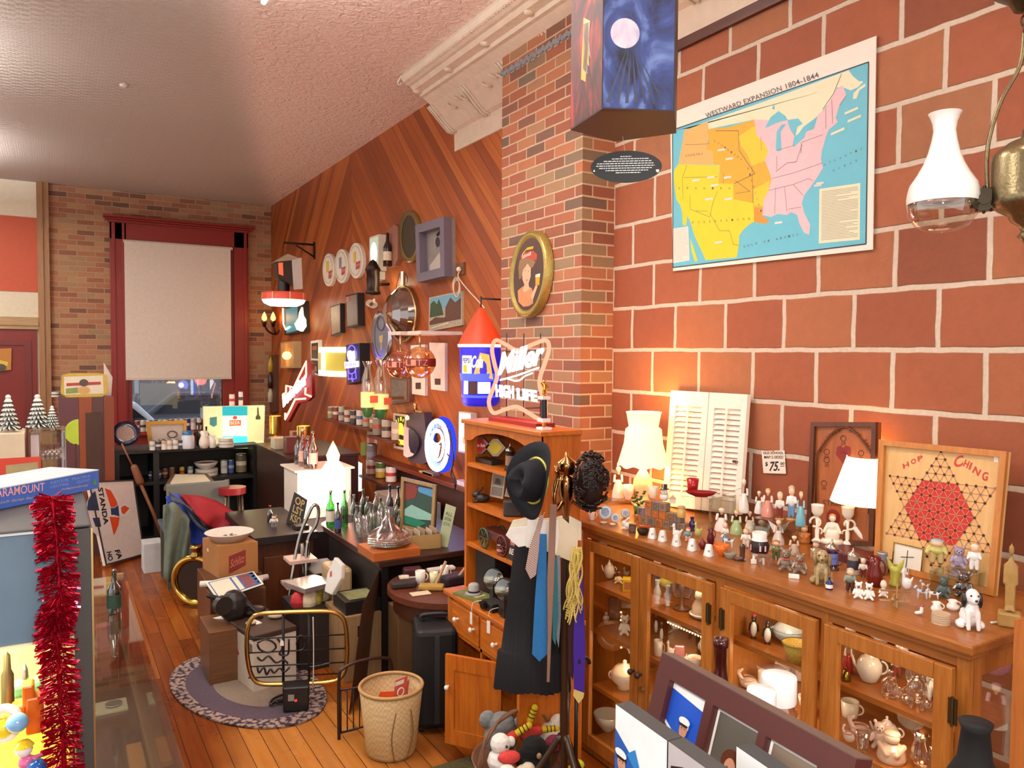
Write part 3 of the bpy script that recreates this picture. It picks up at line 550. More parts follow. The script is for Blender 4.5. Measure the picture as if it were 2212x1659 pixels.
def K_plane(t,h,w,c):
 W=m(c[0],.5); G().cap((-.1*w,-.1*w,.3*h),(.12*w,.4*w,.34*h),.07*w,.03*w).o('fuselage',W,t); G().box(-.5*w,-.1*w,.2*h,.5*w,.08*w,.24*h).o('lower_wing',W,t,bevel=.002); G().box(-.5*w,-.1*w,.6*h,.5*w,.08*w,.64*h).o('upper_wing',m(c[1],.5),t,bevel=.002)
 g=G()
 for x in (-.3,-.1,.1,.3): g.tube([(x*w,-.05*w,.22*h),(x*w,-.05*w,.62*h)],.008*w,6)
 g.o('strut',W,t); G().box(-.02*w,-.2*w,0,.02*w,-.17*w,h).o('propeller',W,t); G().ell((0,-.2*w,.35*h),.03*w,8).o('hub',m('#a03020',.4),t)
 G().box(-.08*w,-.08*w,0,.08*w,.05*w,.2*h).o('wheels',W,t)
def K_stool(t,h,w,c):
 G().box(-w/2,-w*.3,h*.8,w/2,w*.3,h).o('seat',m(c[0],.4),t,bevel=.002)
 for x in (-.4,.4):
  for y in (-.22,.22): G().box(x*w-.04*w,y*w-.04*w,0,x*w+.04*w,y*w+.04*w,h*.82).o('leg',m(c[0],.4),t)
def K_shoe(t,h,w,c):
 fig(t,h,w,[('shoe',cer(c[0]),[('c',.2,0,.3,.2,-.25,0,.2,.18),('c',.24,0,.4,.2,.26,0,.85,.17)]),('trim',cer(c[1]),[('l',[(.19,.86),(.21,.92),(.19,1)],.26,0)])])
def K_plant(t,h,w,c):
 lat(t,'pot',[(0,0),(.26,0),(.34,.36),(.3,.36),(.24,.3),(0,.3)],c[0],h,w);g=G()
 for i in range(16):
  a=i*2.4;l=(.25+.25*random.random());p=V((cos(a)*l*w,sin(a)*l*w*.7,h*(.45+.5*random.random())));g.tube([(0,0,.3*h),p*.6+V((0,0,.15*h)),p],[.012*w,.01*w,.008*w],4);g.ell(p,(.11*w,.06*w,.05*h),6)
 g.o('leaves',m('#3d5a22',.5),t)
def K_swan(t,h,w,c):
 fig(t,h,w,[('body',cer(c[0]),[('e',.08,0,.3,.4,.28,.28),('c',-.22,0,.4,.1,-.36,0,.75,.07),('c',-.36,0,.75,.07,-.22,0,.95,.06),('c',-.22,0,.95,.05,-.38,0,.88,.03)])]); lat(t,'rim',[(.3,.5),(.33,.54),(.3,.57)],c[1],h,w)
def K_tureen(t,h,w,c):
 lat(t,'bowl',[(0,0),(.24,0),(.22,.08),(.44,.3),(.46,.5),(.42,.56)],c[0],h,w); lat(t,'lid',[(.44,.56),(.3,.76),(.06,.86),(.07,.95),(0,1)],c[1],h,w)
 for s in (-1,1): handle(t,mx(c[0]),s*.42*w,.3*h,.55*h,.03*w,.09*w,s=s)
def K_dome(t,h,w,c):
 lat(t,'plate',[(0,0),(.3,0),(.5,.12),(.5,.15),(0,.1)],c[0],h,w); lat(t,'cover',[(.4,.13),(.38,.4),(.24,.62),(.3,.66),(.26,.84),(.06,.9),(.07,.97),(0,1)],c[1],h,w)
def K_tree(t,h,w,c):     # branching candlestick
 W=mx(c[0]);G().lathe([(0,0),(.42*w,0),(.36*w,.08*h),(.1*w,.14*h),(.08*w,.6*h),(.14*w,.66*h),(.13*w,1*h),(0,1*h)],14).o('stem',W,t)
 for s in (-1,1): G().tube([(0,0,.45*h),(s*.3*w,0,.4*h),(s*.42*w,0,.6*h)],.06*w,7).o('arm',W,t); G().cyl(.12*w,.58*h,.85*h,12,(s*.42*w,0,0)).o('cup',W,t)
def K_basket(t,h,w,c): lat(t,'weave',[(0,0),(.3,0),(.5,1),(.46,1),(.28,.12),(0,.1)],m(c[0],.6,nz=.6,sc=160,bump=.003),h,w); lat(t,'rim',[(.5,.96),(.53,1.0),(.5,1.05)],m(c[0],.5),h,w)
def K_ball(t,h,w,c): prims(G(),[('e',0,0,.5,.5,.5,.5)],h,w).o('weave',m(c[0],.6,nz=.8,sc=90,bump=.003),t)
def K_slab(t,h,w,c): G().box(-w/2,-w*.2,0,w/2,w*.2,h).o('body',mx(c[0]),t,bevel=min(h,w)*.12)
def K_hat(t,h,w,c): lat(t,'brim',[(0,.1),(.5,0),(.5,.06),(.32,.2)],c[0],h,w); lat(t,'crown',[(.32,.15),(.3,.85),(.2,1),(0,.98)],c[1],h,w)
def K_fisher(t,h,w,c):
 K_lady(t,h,w,c);G().tube([(-.2*w,-.1*w,.72*h),(-1.1*w,-.2*w,.62*h),(-2.1*w,-.3*w,.44*h)],[.02*w,.015*w,.008*w],5).o('rod',m('#8a6a48',.5),t)
def K_glassdog(t,h,w,c): K_dogsit(t,h,w,c)
def K_bellhang(t,h,w,c): lat(t,'body',[(0,0),(.5,0),(.45,.2),(.3,.7),(0,.85)],metal(c[0]),h,w); G().ell((0,0,.92*h),(.12*w,.12*w,.1*h),8).o('loop',metal(c[0]),t)
KN=dict(bottle='bottle',can='can',jar='jar',cup='cup',pot='pot',tumbler='drinking_glass',bowl='bowl',plate='saucer',stack='coaster_stack',plateup='display_plate',teapot='teapot',pitcher='pitcher',vase='vase',tulip='vase',stein='beer_stein',lady='lady_figurine',kid='child_figurine',baby='baby_figurine',angel='angel_figurine',bust='girl_bust',dogsit='dog_figurine',dog='dog_figurine',bear='bear_figurine',bird='bird_figurine',bunny='rabbit_figurine',boot='boot_figurine',bell='china_bell',block='letter_block',box='carton_box',penguin='penguin_figurine',snowman='snowman_figurine',monk='monk_figurine',house='china_house',plane='toy_biplane',stool='doll_stool',shoe='china_shoe',plant='potted_plant',swan='swan_dish',tureen='tureen',dome='cheese_dome',tree='candelabrum',basket='basket_dish',ball='woven_ball',slab='tablet',hat='china_hat',fisher='angler_figurine',bellhang='hand_bell',glassdog='glass_dog')
KC=dict(tumbler='glass',stack='coasters',plateup='plate',plate='saucer',slab='ornament',box='box',block='block',plant='plant',bell='bell',bellhang='bell',stool='stool',shoe='shoe',plane='toy',tureen='dish',dome='dish',swan='dish',basket='dish',tree='candle holder',house='ornament',hat='hat',jar='jar',can='can',cup='cup',pot='cup',bottle='bottle',bowl='bowl',teapot='teapot',pitcher='pitcher',vase='vase',tulip='vase',stein='mug',ball='ornament')
def put(kind,px,pb,pt,w,z,c,label,group=None,name=None,cat=None,turn=0):
 p,h,k,rz=st(px,pb,pt,z); t=T(name or KN[kind],label,cat or KC.get(kind,'figurine'),p,rz+turn,group); globals()['K_'+kind](t,h,w*k,c); return t
# ================= the glass-front cabinet along the tile wall
CX0,CX1,CY0,CY1,CZ=2.06,2.66,1.085,2.80,1.05
OAK=wood('#96561e','#b67430',2,10,.32); OAKH=wood('#8a4e1e','#a8682c',1,10,.3)
cb=T('display_cabinet','long oak cabinet with four glazed doors along the clay tile wall','cabinet',((CX0+CX1)/2,(CY0+CY1)/2,0))
def cbo(g,name,mt,**k): return g.o(name,mt,cb,w=1,**k)
YK=3.33;XK=2.41
g=G();g.prism([(CX0-.03,CY0-.02,CZ-.028),(CX0-.03,CY1+.01,CZ-.028),(XK-.02,YK+.02,CZ-.028),(CX1,YK+.02,CZ-.028),(CX1,CY0-.02,CZ-.028)],(0,0,.028));g.prism([(CX0-.018,CY0-.01,CZ-.045),(CX0-.018,CY1+.005,CZ-.045),(XK-.01,YK+.01,CZ-.045),(CX1,YK+.01,CZ-.045),(CX1,CY0-.01,CZ-.045)],(0,0,.018));cbo(g,'top',OAKH,bevel=.005)
g=G();g.prism([(CX0+.005,CY1,0),(CX0+.03,CY1-.02,0),(XK+.015,YK-.02,0),(XK,YK,0)],(0,0,CZ-.045));g.box(XK,YK-.02,0,CX1,YK,CZ-.045);cbo(g,'side_panel',OAK)
g=G();
for a,b,c_,d_ in ((CX0+.021,CY0,CX0+.06,CY0+.03),(CX1-.05,CY0,CX1,CY0+.03)): g.box(a,b,0,c_,d_,CZ-.045)
g.box(CX0+.06,CY0+.001,.0,CX1-.05,CY0+.029,.12);g.box(CX0+.06,CY0+.001,CZ-.1,CX1-.05,CY0+.029,CZ-.045);cbo(g,'side_frame',OAK)
g=G();g.box(CX0+.045,CY0+.012,.12,CX1-.05,CY0+.016,CZ-.1);cbo(g,'side_glass',gl('#f6f8f6',.03))
g=G();g.box(CX1-.012,CY0+.03,.1,CX1,YK-.02,CZ-.045);cbo(g,'back_panel',wood('#8a4a1c','#a5602a',2,9))
g=G();g.box(CX0+.02,CY0+.03,.02,CX1-.012,CY1-.03,.05);cbo(g,'bottom',OAKH)
g=G();g.box(CX0+.0,CY0,0,CX0+.03,CY1,.035);cbo(g,'plinth',OAK)
ys=[2.775,2.385,1.965,1.53,1.105];ymid=1.965
def stile(y0,y1): g=G();g.box(CX0,y0,.03,CX0+.02,y1,CZ-.045);cbo(g,'face_stile',OAK)
stile(2.765,2.80);stile(1.945,1.985);stile(1.515,1.54);stile(1.086,1.12)
g=G();g.box(CX0+.001,CY0+.036,CZ-.075,CX0+.019,CY1-.002,CZ-.0451);cbo(g,'top_rail',OAKH)
for z in (.758,.553,.295): g=G();g.box(CX0+.04,1.97,z-.018,CX1-.012,CY1-.03,z);cbo(g,'shelf',OAKH)
for z in (.775,.58,.30): g=G();g.box(CX0+.04,CY0+.03,z-.018,CX1-.012,1.955,z);cbo(g,'shelf',OAKH)
g=G();g.box(CX0+.03,1.955,.05,CX1-.012,1.97,CZ-.045);cbo(g,'divider',OAK)
for i,(ya,yb) in enumerate([(2.765,2.388),(2.384,1.985),(1.945,1.545),(1.515,1.12)]):
 dr=G();x=CX0-.022;sw=.05
 dr.box(x,ya-sw,.04,x+.02,ya,CZ-.078).box(x,yb,.04,x+.02,yb+sw,CZ-.078).box(x,yb+sw,CZ-.125,x+.02,ya-sw,CZ-.078).box(x,yb+sw,.04,x+.02,ya-sw,.1)
 d=cbo(dr,'door',OAK,bevel=.003)
 def _ch(g,nm,mt,par):
  for j,v in enumerate(g.v): g.v[j]=v-cb.location
  return g.o(nm,mt,par)
 g=G();g.box(x+.008,yb+sw,.1,x+.012,ya-sw,CZ-.125);_ch(g,'glass_pane',gl('#fafcfa',.02),d)
 hy=(yb+.012 if i==1 else ya-.012 if i==2 else yb-.006 if i==3 else ya+.003)
 if i in (1,2,3):
  g=G();
  for hz in (.86,.25): g.box(x-.004,hy-.012,hz-.035,x,hy+.012,hz+.035);g.cyl(.004,hz-.04,hz+.04,8,(x-.005,hy,0))
  _ch(g,'hinge',metal('#6b5a3a',.4),d)
 if i in (0,1): ky=yb+.02 if i==0 else ya-.02;g=G();g.cyl(.006,0,.016,10,(x,ky,.50),ax=(-1,0,0));g.ell((x-.022,ky,.50),(.012,.013,.013),10);_ch(g,'knob',m('#33241a',.3),d)
 if i==1: g=G();g.tube(arc((x-.004,ya-.028,.44),.012,-60,200,8,(0,1,0),(0,0,1)),.0022,6);_ch(g,'hook',metal('#a09070'),d)
t=T('string_lights','warm string of tiny lights under the shelf edge inside the left cabinet doors','lights',(2.12,2.36,.72));g=G();wr=[]
for i in range(14): p=V((0,.0-.2*i/13-.06,.0));g.ell(p,.0038,6);wr.append(p+V((0,0,.004)))
for i in range(10): p=V((.10,.36-.004*(i%2),-.10-.018*i));g.ell(p,.0042,6);wr.append(p)
g.o('bulb',emi('#ffcf80',9),t); G().tube(wr[:14],.0015,4).o('wire',m('#d8cfae'),t)
for p in ((2.2,2.2,.72),(2.2,2.6,.5),(2.15,2.55,.95),(2.15,2.2,.95),(2.15,1.75,.96),(2.15,1.3,.96),(2.15,1.75,.73),(2.15,1.3,.74),(2.15,1.4,.52),(2.15,2.5,.27)): light('POINT','string_glow',p,1.5,'#ffe2bc',.04)
# ================= things standing on the display cabinet
Z=CZ; GA=gl('#f6f8f6',.1); AMB=gl('#6a2a10',.14); CLR=gl('#ffffff',.12)
A=put
def B(kind,px,pb,pt,w,z,X,c,label,**k):   # stand it at depth X, width and height from the photo
 d=ray(px,(pb+pt)/2);p=V((0,0,H))+d*(X/d.x);k_=-(RW.transposed()@(p-V((0,0,H)))).z/F;rz=-math.atan2(p.x,p.y);p.z=z
 t=T(k.get('name',KN[kind]),label,k.get('cat',KC.get(kind,'figurine')),p,rz+k.get('turn',0),k.get('group')); globals()['K_'+kind](t,abs(pb-pt)*k_,w*k_,c); return t
A('cup',1278,1123,1101,18,Z,['#f0e8dc'],'white lidded cup at the far left end of the cabinet top')
A('plateup',1307,1129,1084,30,Z,['#b9c6d2','#7d93ad','#c09a50'],'souvenir plate with grey blue picture, tallest of the plate cluster')
A('plateup',1329,1129,1108,19,Z,['#c9d2da','#8494aa','#c09a50'],'small round plate in front of the tall souvenir plate')
A('plateup',1351,1118,1099,20,Z,['#b0bcc6','#93a2b4','#c09a50'],'small round plate right of the plate cluster, by white shell')
A('plate',1304,1131,1127,17,Z,['#efe7d8'],'cream saucer lying left in the plate cluster'); A('plate',1324,1135,1131,15,Z,['#f4eee2'],'cream saucer lying nearest the cabinet edge, left end')
A('bunny',1355,1143,1117,31,Z,['#f1ece4'],'white china rabbit crouching left of the brown glass cube')
A('box',1366,1150,1131,15,Z,['#4a3020','#6a4a30',1],'small dark brown cube near the front edge beside the white rabbit')
bz0=un(1437,1140,'z',Z); bw=.036; u_=(un(1484,1150,'z',Z)-un(1388,1131,'z',Z)).normalized(); rzb=math.atan2(u_.y,u_.x)
cols=['#8a7460','#7a7280','#b0692c','#8c6a48','#6f665e','#77706a']; lets='AKRBMSDEHZNGTCOW'; k=0
for row,(o,n) in enumerate([(-.045,7),(-.028,6),(.01,3)]):
 for i in range(n):
  p=bz0+u_*(-.09+o+i*(bw+.0015));p.z=Z+row*(bw+.0004);cc=['#a86428','#8a7058','#9a6030'][i%3] if (row==1 and 1<=i<=3) or (row==0 and i in(0,1,3,4)) else cols[(i*2+row)%6]
  t=T('letter_block',f"wooden letter block, {['bottom','middle','top'][row]} row, {['first','second','third','fourth','fifth','sixth','seventh'][i]} from the left",'block',p,rzb,'alphabet blocks stacked below the glowing lamp'); K_block(t,bw,bw,[cc,lets[k%16],'#d8692a' if row==1 and i in (1,2,3) else '#55402e']); k+=1
bt=lambda r:Z+r*(bw+.0004)
B('snowman',1435,1073,1036,23,bt(3),bz0.x+.02,[],'snowman in a brown top hat on top of the letter blocks')
B('pot',1411,1071,1045,22,bt(3),bz0.x+.02,['#f3dcc0'],'cream pot on the letter blocks, left of the snowman'); B('house',1453,1074,1056,16,bt(3),bz0.x+.02,['#efe0cc','#d8b490'],'tiny cream cottage right of the snowman')
B('jar',1472,1103,1079,19,bt(2),bz0.x-.03,['#c8a860','#a98a4a'],'tan lidded jar on the right end of the letter blocks')
A('plate',1389,1155,1143,28,Z,[m('#2a201c',.2)],'black ashtray on the front edge below the letter blocks'); A('slab',1393,1149,1135,24,Z,['#b04a2a'],'small red toy car behind the black ashtray')
for i,(x,b,t_,w) in enumerate([(1409,1163,1140,21),(1431,1169,1145,22),(1461,1179,1155,23),(1495,1189,1163,23),(1531,1201,1175,24)]):
 A('bell',x,b,t_,w,Z,['#f4f2ee','#8a9a7a',4],f"white four sided china bell, {['first','second','third','fourth','fifth'][i]} from the left on the front edge",'white china bells along the front edge')
A('bird',1461,1163,1131,27,Z,['#f4efe6','#e8ddd0','#d8b070'],'white china rooster behind the third bell')
A('kid',1486,1171,1139,20,Z,['#e8b0a8','#5f8f8a','#d84a40'],'tiny figure in teal shirt and red cap behind the bells'); A('vase',1495,1147,1117,16,Z,[gloss('#3a2a5a')],'small dark purple vase behind the bells')
A('bird',1507,1160,1127,20,Z,['#b6bb6a','#d8c860','#e0a030'],'yellow green china goose beside the purple vase')
A('teapot',1518,1186,1162,22,Z,[gloss('#6a1420')],'tiny maroon teapot behind the fourth bell'); A('pitcher',1535,1175,1141,19,Z,[gloss('#5a101c')],'tiny maroon jug right of the maroon teapot')
A('lady',1558,1147,1097,31,Z,['#f3e4dc','#f0dcd4','#e8d6c8'],'white china lady in a wide pale pink skirt'); A('kid',1566,1171,1128,18,Z,['#7aa0b8','#eadfd0','#d8c8b0'],'slim pale figurine with blue trousers')
A('lady',1590,1154,1101,28,Z,['#a8c08a','#b4c898','#d0a040'],'china lady in a pale green gown'); A('lady',1619,1149,1104,23,Z,['#f4ead8','#f4ead8','#f2e8d6'],'cream bonnet lady left of the dark haired girl')
A('bowl',1558,1200,1176,32,Z,[gloss('#e06a20')],'orange glazed dish on the front edge'); A('dog',1573,1184,1153,28,Z,['#d8dfe6','#4a6890'],'blue and white china dog behind the orange dish')
A('plate',1577,1207,1193,28,Z,['#9a9284'],'grey shell dish right of the orange dish'); A('kid',1611,1184,1141,23,Z,['#e6dccb','#e9e0d2','#c8a880'],'blond boy figurine with a blue scarf above brown boots')
A('boot',1600,1211,1175,27,Z,['#4a3024','#2c1c14'],'brown glazed boot on the front edge')
A('bust',1646,1156,1116,36,Z,['#b9c8c0','#eac8b0','#1c1414'],'black haired girl bust in pale green behind the patterned pot')
t=A('pot',1640,1200,1149,40,Z+.028,['#efeae2'],'white pot with black geometric band on white feet',name='patterned_pot',cat='pot')
p,h,k_,rz=st(1640,1200,1149,Z+.028)
for ch in list(t.children): bpy.data.objects.remove(ch)
w=42*k_;lat(t,'body',[(0,-.02),(.3,0),(.48,.3),(.5,.5),(.4,.68),(.36,.74),(.38,.97),(.34,1),(.32,.75),(0,.6)],cer('#f1ede6'),h,w)
lat(t,'painted_band',[(.42,.14),(.485,.3),(.505,.5),(.43,.655)],m('#2a1a20',.3),h,w);g=G()
for i in range(12):
 a=2*PI*i/12
 if i%3!=2: g.obox((.5*w*cos(a)-.0,.5*w*sin(a),h*.26),V((-sin(a),cos(a),0))*.09*w,V((cos(a),sin(a),0))*.012*w,(0,0,h*.24))
g.o('pattern_block',m('#e2b6b4',.4),t)
for a in (200,320,80): G().cap((.25*w*cos(rad(a)),.25*w*sin(rad(a)),.06*h),(.3*w*cos(rad(a)),.3*w*sin(rad(a)),-.027),.09*w,.06*w).o('foot',cer('#f1ede6'),t)
A('stool',1650,1225,1198,26,Z,['#7a5a44'],'tiny wooden doll table in front of the patterned pot'); A('slab',1628,1218,1208,12,Z,['#eee8da'],'small white tag left of the doll table')
A('angel',1681,1176,1123,44,Z,['#d9c9c2','#dfd2c6','#d8c4a8'],'pale lilac angel with spread wings'); A('kid',1676,1209,1166,28,Z,['#5a6a3c','#7c7a4a','#a8763a'],'boy figurine in olive clothes and a straw cap')
A('bear',1697,1232,1183,36,Z,['#7d6a58','#97826c','#b8453a'],'shaggy brown bear with red tag, left of a pair'); A('bear',1727,1238,1194,34,Z,['#86745e','#a08a70','#b8453a'],'shaggy brown bear with red tag, right of a pair')
A('monk',1737,1172,1134,27,Z,['#c47a3c','#e0b48c'],'little monk in an orange robe by the candelabrum'); A('lady',1715,1198,1157,26,Z,['#b8a088','#c8b096','#e6d8c4'],'grey brown lady with a large pale bonnet')
A('slab',1715,1249,1240,22,Z,['#f5f3ee'],'white oval pill shaped dish on the front edge'); A('monk',1762,1205,1168,24,Z,['#9a8468','#e0c0a0'],'small brown cloaked figure behind the gold lion dog')
def riser(px0,px1,py,X,z,name,label,dep=.14):
 a=un(px0,py,'z',z); b=un(px1,py,'z',z); y0,y1=min(a.y,b.y),max(a.y,b.y); t=T('glass_riser',label,'display riser',(X,(y0+y1)/2,Z)); w=(y1-y0)/2; h=z-Z
 G().box(-dep/2,-w,h-.005,dep/2,w,h-.0002).o('shelf_plate',gl('#eef4f0',.12),t)
 for y in (-w,w-.005): G().box(-dep/2,y,0,dep/2,y+.005,h-.005).o('side_plate',gl('#eef4f0',.12),t)
 return z-.0002
zr=riser(1592,1745,1122,2.53,1.138,'r','clear acrylic riser carrying the row of tall figurines')
A('fisher',1606,1107,1034,24,zr,['#e6e2da','#e9e5de','#dcd6cc'],'tall pale fisherman figurine holding a long rod')
A('lady',1639,1109,1060,20,zr,['#eee6e0','#f0e8e0','#d9cbb8'],'small white lady beside the fisherman'); A('lady',1658,1116,1054,28,zr,['#cf8a76','#e9d3c6','#c89a4a'],'blond lady in a salmon pink gown on the riser')
A('kid',1684,1122,1061,22,zr,['#7a3428','#e8ded4','#c9b49a','#b07a44'],'boy in dark red shorts on a wood coloured base'); A('kid',1709,1123,1047,25,zr,['#6f9dc4','#f0ece6','#b99a80','#b88a50'],'taller boy in light blue shorts and white shirt'); A('lady',1729,1136,1060,22,zr,['#6fb0c0','#8cc0cc','#d8b060'],'lady in a long turquoise gown at the riser end')
zr=riser(1490,1580,1070,2.5,1.185,'r','clear acrylic box carrying the red cup and boat dish',.16)
t=A('bowl',1514,1073,1061,68,zr,[gloss('#8a1418')],'long dark red boat shaped dish with pointed ends',name='boat_dish',cat='dish');t.scale=(1,.45,1)
A('pot',1496,1061,1034,27,zr+.012,[gloss('#a8141c')],'bright red glass cup standing in the boat dish')
zr=riser(1312,1380,1075,2.45,1.075,'r','low glass shelf at the left end under the white lady',.2)
A('lady',1335,1075,1007,27,zr,['#f6e6d6','#f6e8da','#f4e6d4'],'tall white lady figurine left of the glowing lamp'); A('bowl',1357,1079,1048,28,zr,['#f1e4d2','#5a2f1e'],'cream bowl with brown glaze on the glass shelf'); A('plant',1379,1110,1058,34,Z,[gloss('#5d7a2c')],'little trailing plant in a green pot')
def lamp(px,pb,stp,sbp,top,bot,base_prof,bm,z,label,em,power,ruffle=False,hexc='#ffc068'):
 p,h,k_,rz=st(px,pb,stp,z);t=T('table_lamp',label,'lamp',p,rz);k2=h/(pb-stp);hb=h-(sbp-stp)*k2
 base_prof(t,hb);G().cyl(.006,hb*.9,hb+.06,8).o('stem',metal('#c8a050'),t)
 n=48;pr=[];H1=h;
 if ruffle:
  prf=[(bot*k_,hb),(bot*k_*.96,hb+.012),(bot*k_*.74,hb+(H1-hb)*.42),(top*k_*1.05,hb+(H1-hb)*.68),(top*k_*.86,hb+(H1-hb)*.73),(top*k_,H1*.985),(top*k_*1.05,H1)]
 else: prf=[(bot*k_,hb),(bot*k_*.985,hb+.006),(top*k_,H1-.004),(top*k_*1.01,H1)]
 g=G();vs=[];fs=[]
 for r,zz in prf:
  for i in range(n*2):
   a=PI*i/n;q=r*(1+(.02 if i%2 else -.012));dz=.006*sin(a*9) if (ruffle and zz==hb) else 0;vs.append((q*cos(a),q*sin(a),zz+dz))
 for j in range(len(prf)-1):
  for i in range(2*n): i2=(i+1)%(2*n);fs.append((j*2*n+i,j*2*n+i2,(j+1)*2*n+i2,(j+1)*2*n+i))
 g.add(vs,fs,0,True); g.o('lamp_shade',em,t); g=G(); g.ell((0,0,(hb+H1)/2),.03,10); g.o('bulb',emi('#ffe2b0',12),t)
 light('POINT','lamp_light',(0,0,(hb+H1)/2),power,hexc,.05,parent=t); light('POINT','lamp_light',(0,0,hb-.02),power*.4,hexc,.04,parent=t); light('POINT','lamp_light',(0,0,H1+.03),power*.45,hexc,.04,parent=t); return t
def shade(h,base,strg):   # lit cloth: glows, brighter where the bulb sits
 key=('sh',h,strg)
 mt,nt=_mat('lit_shade'); p=N(nt,'BsdfPrincipled',i_Roughness=.8); p.inputs['Base Color'].default_value=lin(base); out(nt,p.outputs[0]); p.inputs['Emission Color'].default_value=lin(h); p.inputs['Emission Strength'].default_value=strg
 w=N(nt,'TexNoise',i_Scale=40.0); L(nt,mixc(nt,w.outputs[0],h,mixc(nt,.25,h,'#e8a040')),p.inputs['Emission Color']); return mt
def b1(t,hb): G().lathe([(0,0),(.055,0),(.06,.015),(.03,.03),(.025,.045),(.05,hb*.45),(.045,hb*.65),(.015,hb*.9),(0,hb*.92)],20).o('base',m('#f2dcae',.3),t)
lamp(1388,1090,890,1005,36,55,b1,0,Z,'glowing table lamp with gathered cream shade in the wall corner',shade('#ffd98a','#f4e2bc',1.5),9,True)
def b2(t,hb):
 G().lathe([(0,0),(.045,0),(.048,.02),(.034,.05),(.042,hb*.35),(.04,hb*.5),(.022,hb*.72),(.03,hb*.84),(.052,hb*.97),(.047,hb*.97),(.02,hb*.82),(0,hb*.8)],24).o('base',m('#c9b48c',.18,nz=.25,sc=12,coat=.6),t)
 G().tube(smooth_path([(.03,0,hb*.78),(.075,0,hb*.55),(.085,0,hb*.3),(.04,0,hb*.08)],6),.008,8).o('handle',m('#b89660',.2),t); G().tube(smooth_path([(-.035,-.03,hb*.5),(0,-.046,hb*.3),(.03,-.035,hb*.12)],5),.012,8).o('leaf',cer('#efe8da'),t)
lamp(1868,1193,986,1084,40,71,b2,0,Z,'lit table lamp with white pleated shade and glazed jug base',shade('#fff0cc','#fbf2dc',1.15),7)
def board3(name,label,cat,q,z,mats,th,extra=None,X=2.63,tip=.06):
 """flat board traced by its four corners, foot on height z in front of the wall, head on the wall"""
 A0=un(*q[3],'z',z); B0=un(*q[2],'z',z);
 return A0,B0
pl=Pl(un(1432,1092,'x',2.60),V((-1,0,.10)).normalized())
sh=T('window_shutter','white louvred folding shutter leaning on the tile wall between lamp and price sign','shutter',(2.60,2.5,Z))
def inq(q,a,b): # bilinear point inside traced quad TL,TR,BR,BL
 x=(q[0][0]*(1-a)+q[1][0]*a)*(1-b)+(q[3][0]*(1-a)+q[2][0]*a)*b;y=(q[0][1]*(1-a)+q[1][1]*a)*(1-b)+(q[3][1]*(1-a)+q[2][1]*a)*b;return (x,y)
Q=[(1449,843),(1615,852),(1597,1112),(1430,1092)]
WH=m('#efe6d8',.5)
for lf,(a0,a1) in enumerate([(0,.495),(.505,1)]):
 g=G();
 def qd(x0,x1,y0,y1): return [inq(Q,x0,y0),inq(Q,x1,y0),inq(Q,x1,y1),inq(Q,x0,y1)]
 sw=.075
 for r in ((a0,a0+sw,0,1),(a1-sw,a1,0,1),(a0+sw,a1-sw,0,.13),(a0+sw,a1-sw,.9,1)): g.slab(pl,qd(*r),.022)
 lf_=g.o('leaf_frame',WH,sh,w=1,bevel=.001)
 g=G();n=17
 for i in range(n):
  y0=.13+.77*i/n;q=qd(a0+sw,a1-sw,y0,y0+.77/n*.92);P=[pl.px(*p) for p in q];P[0]-=pl.n*.016;P[1]-=pl.n*.016;P[2]-=pl.n*.003;P[3]-=pl.n*.003;g.prism(P,-pl.n*.003)
 for j,v in enumerate(g.v): g.v[j]=v-sh.location
 g.o('louvres',WH,lf_)
 g=G();g.slab(pl,qd((a0+a1)/2-.012,(a0+a1)/2+.012,.12,.9),.002);
 for j,v in enumerate(g.v): g.v[j]=v+pl.n*.006-sh.location
 g.o('tilt_rod',WH,lf_)
g=G();c=pl.px(1588,997);g.cyl(.006,0,.012,10,c,ax=pl.n);g.cyl(.006,0,.012,10,c+pl.u*.012,ax=pl.n);g.o('knob',metal('#8a8a90'),sh,w=1)
pl=PX(2.693);Q=[(1645,974),(1694.5,973),(1697.6,1023.5),(1649,1022)]
t=T('price_sign','small white hand lettered paper price sign pinned to the tile wall','sign',pl.px(1671,1020)); g=G(); g.slab(pl,Q,.001); g.o('paper',m('#efe2cf',.8),t,w=1)
g=G()
def ln(g,txt,a,b,c,**k): g.tpx(pl,a,b,c,txt,.0012,**k)
ln(g,'OLD SCHOOL',(1649,981),(1693,981),(1648.5,975.5),bold=.012); ln(g,'MAP 2-SIDED',(1651,990.5),(1692.5,990.5),(1651,984.5),bold=.01); ln(g,'$',(1653,1008),(1659,1007.5),(1653,998),bold=.02); ln(g,'75.',(1662,1018),(1684,1017),(1663,997.5),shear=.2,bold=.02); ln(g,'00',(1686,1004.5),(1695,1004),(1686,998.5),bold=.02); g.fpx(pl,[(1686,1006.5),(1695,1006),(1695,1007.3),(1686,1007.8)],.0012)
g.o('lettering',m('#1d1a1c',.7),t,w=1)
G().ell(pl.px(1671,974.5)+pl.n*.004,.004,8).o('push_pin',m('#c08a70',.4),t,w=1)
pl=Pl(un(1750,1170,'x',2.60),V((-1,0,.09)).normalized());Q=[(1756,912),(1897,912),(1890,1180),(1745,1170)]
t=T('bagatelle_board','dark wooden bagatelle game board leaning behind the candelabrum and right lamp','game board',(2.6,1.9,Z)); g=G(); g.slab(pl,Q,.02); g.o('panel',wood('#8a4a22','#a35c2c',2,8),t,w=1)
g=G();frame4(g,pl,Q,.018,.014);g.tube([pl.px(x,y,.008) for x,y in [(1765,1100)]+[(1765+ (1888-1765)*i/14, 985-62*sin(PI*i/14)) for i in range(15)]+[(1880,1110)]],.004,6);g.o('rim',wood('#4a2512','#5e3218',2,9),t,w=1)
g=G();INK=m('#4a1c10',.6)
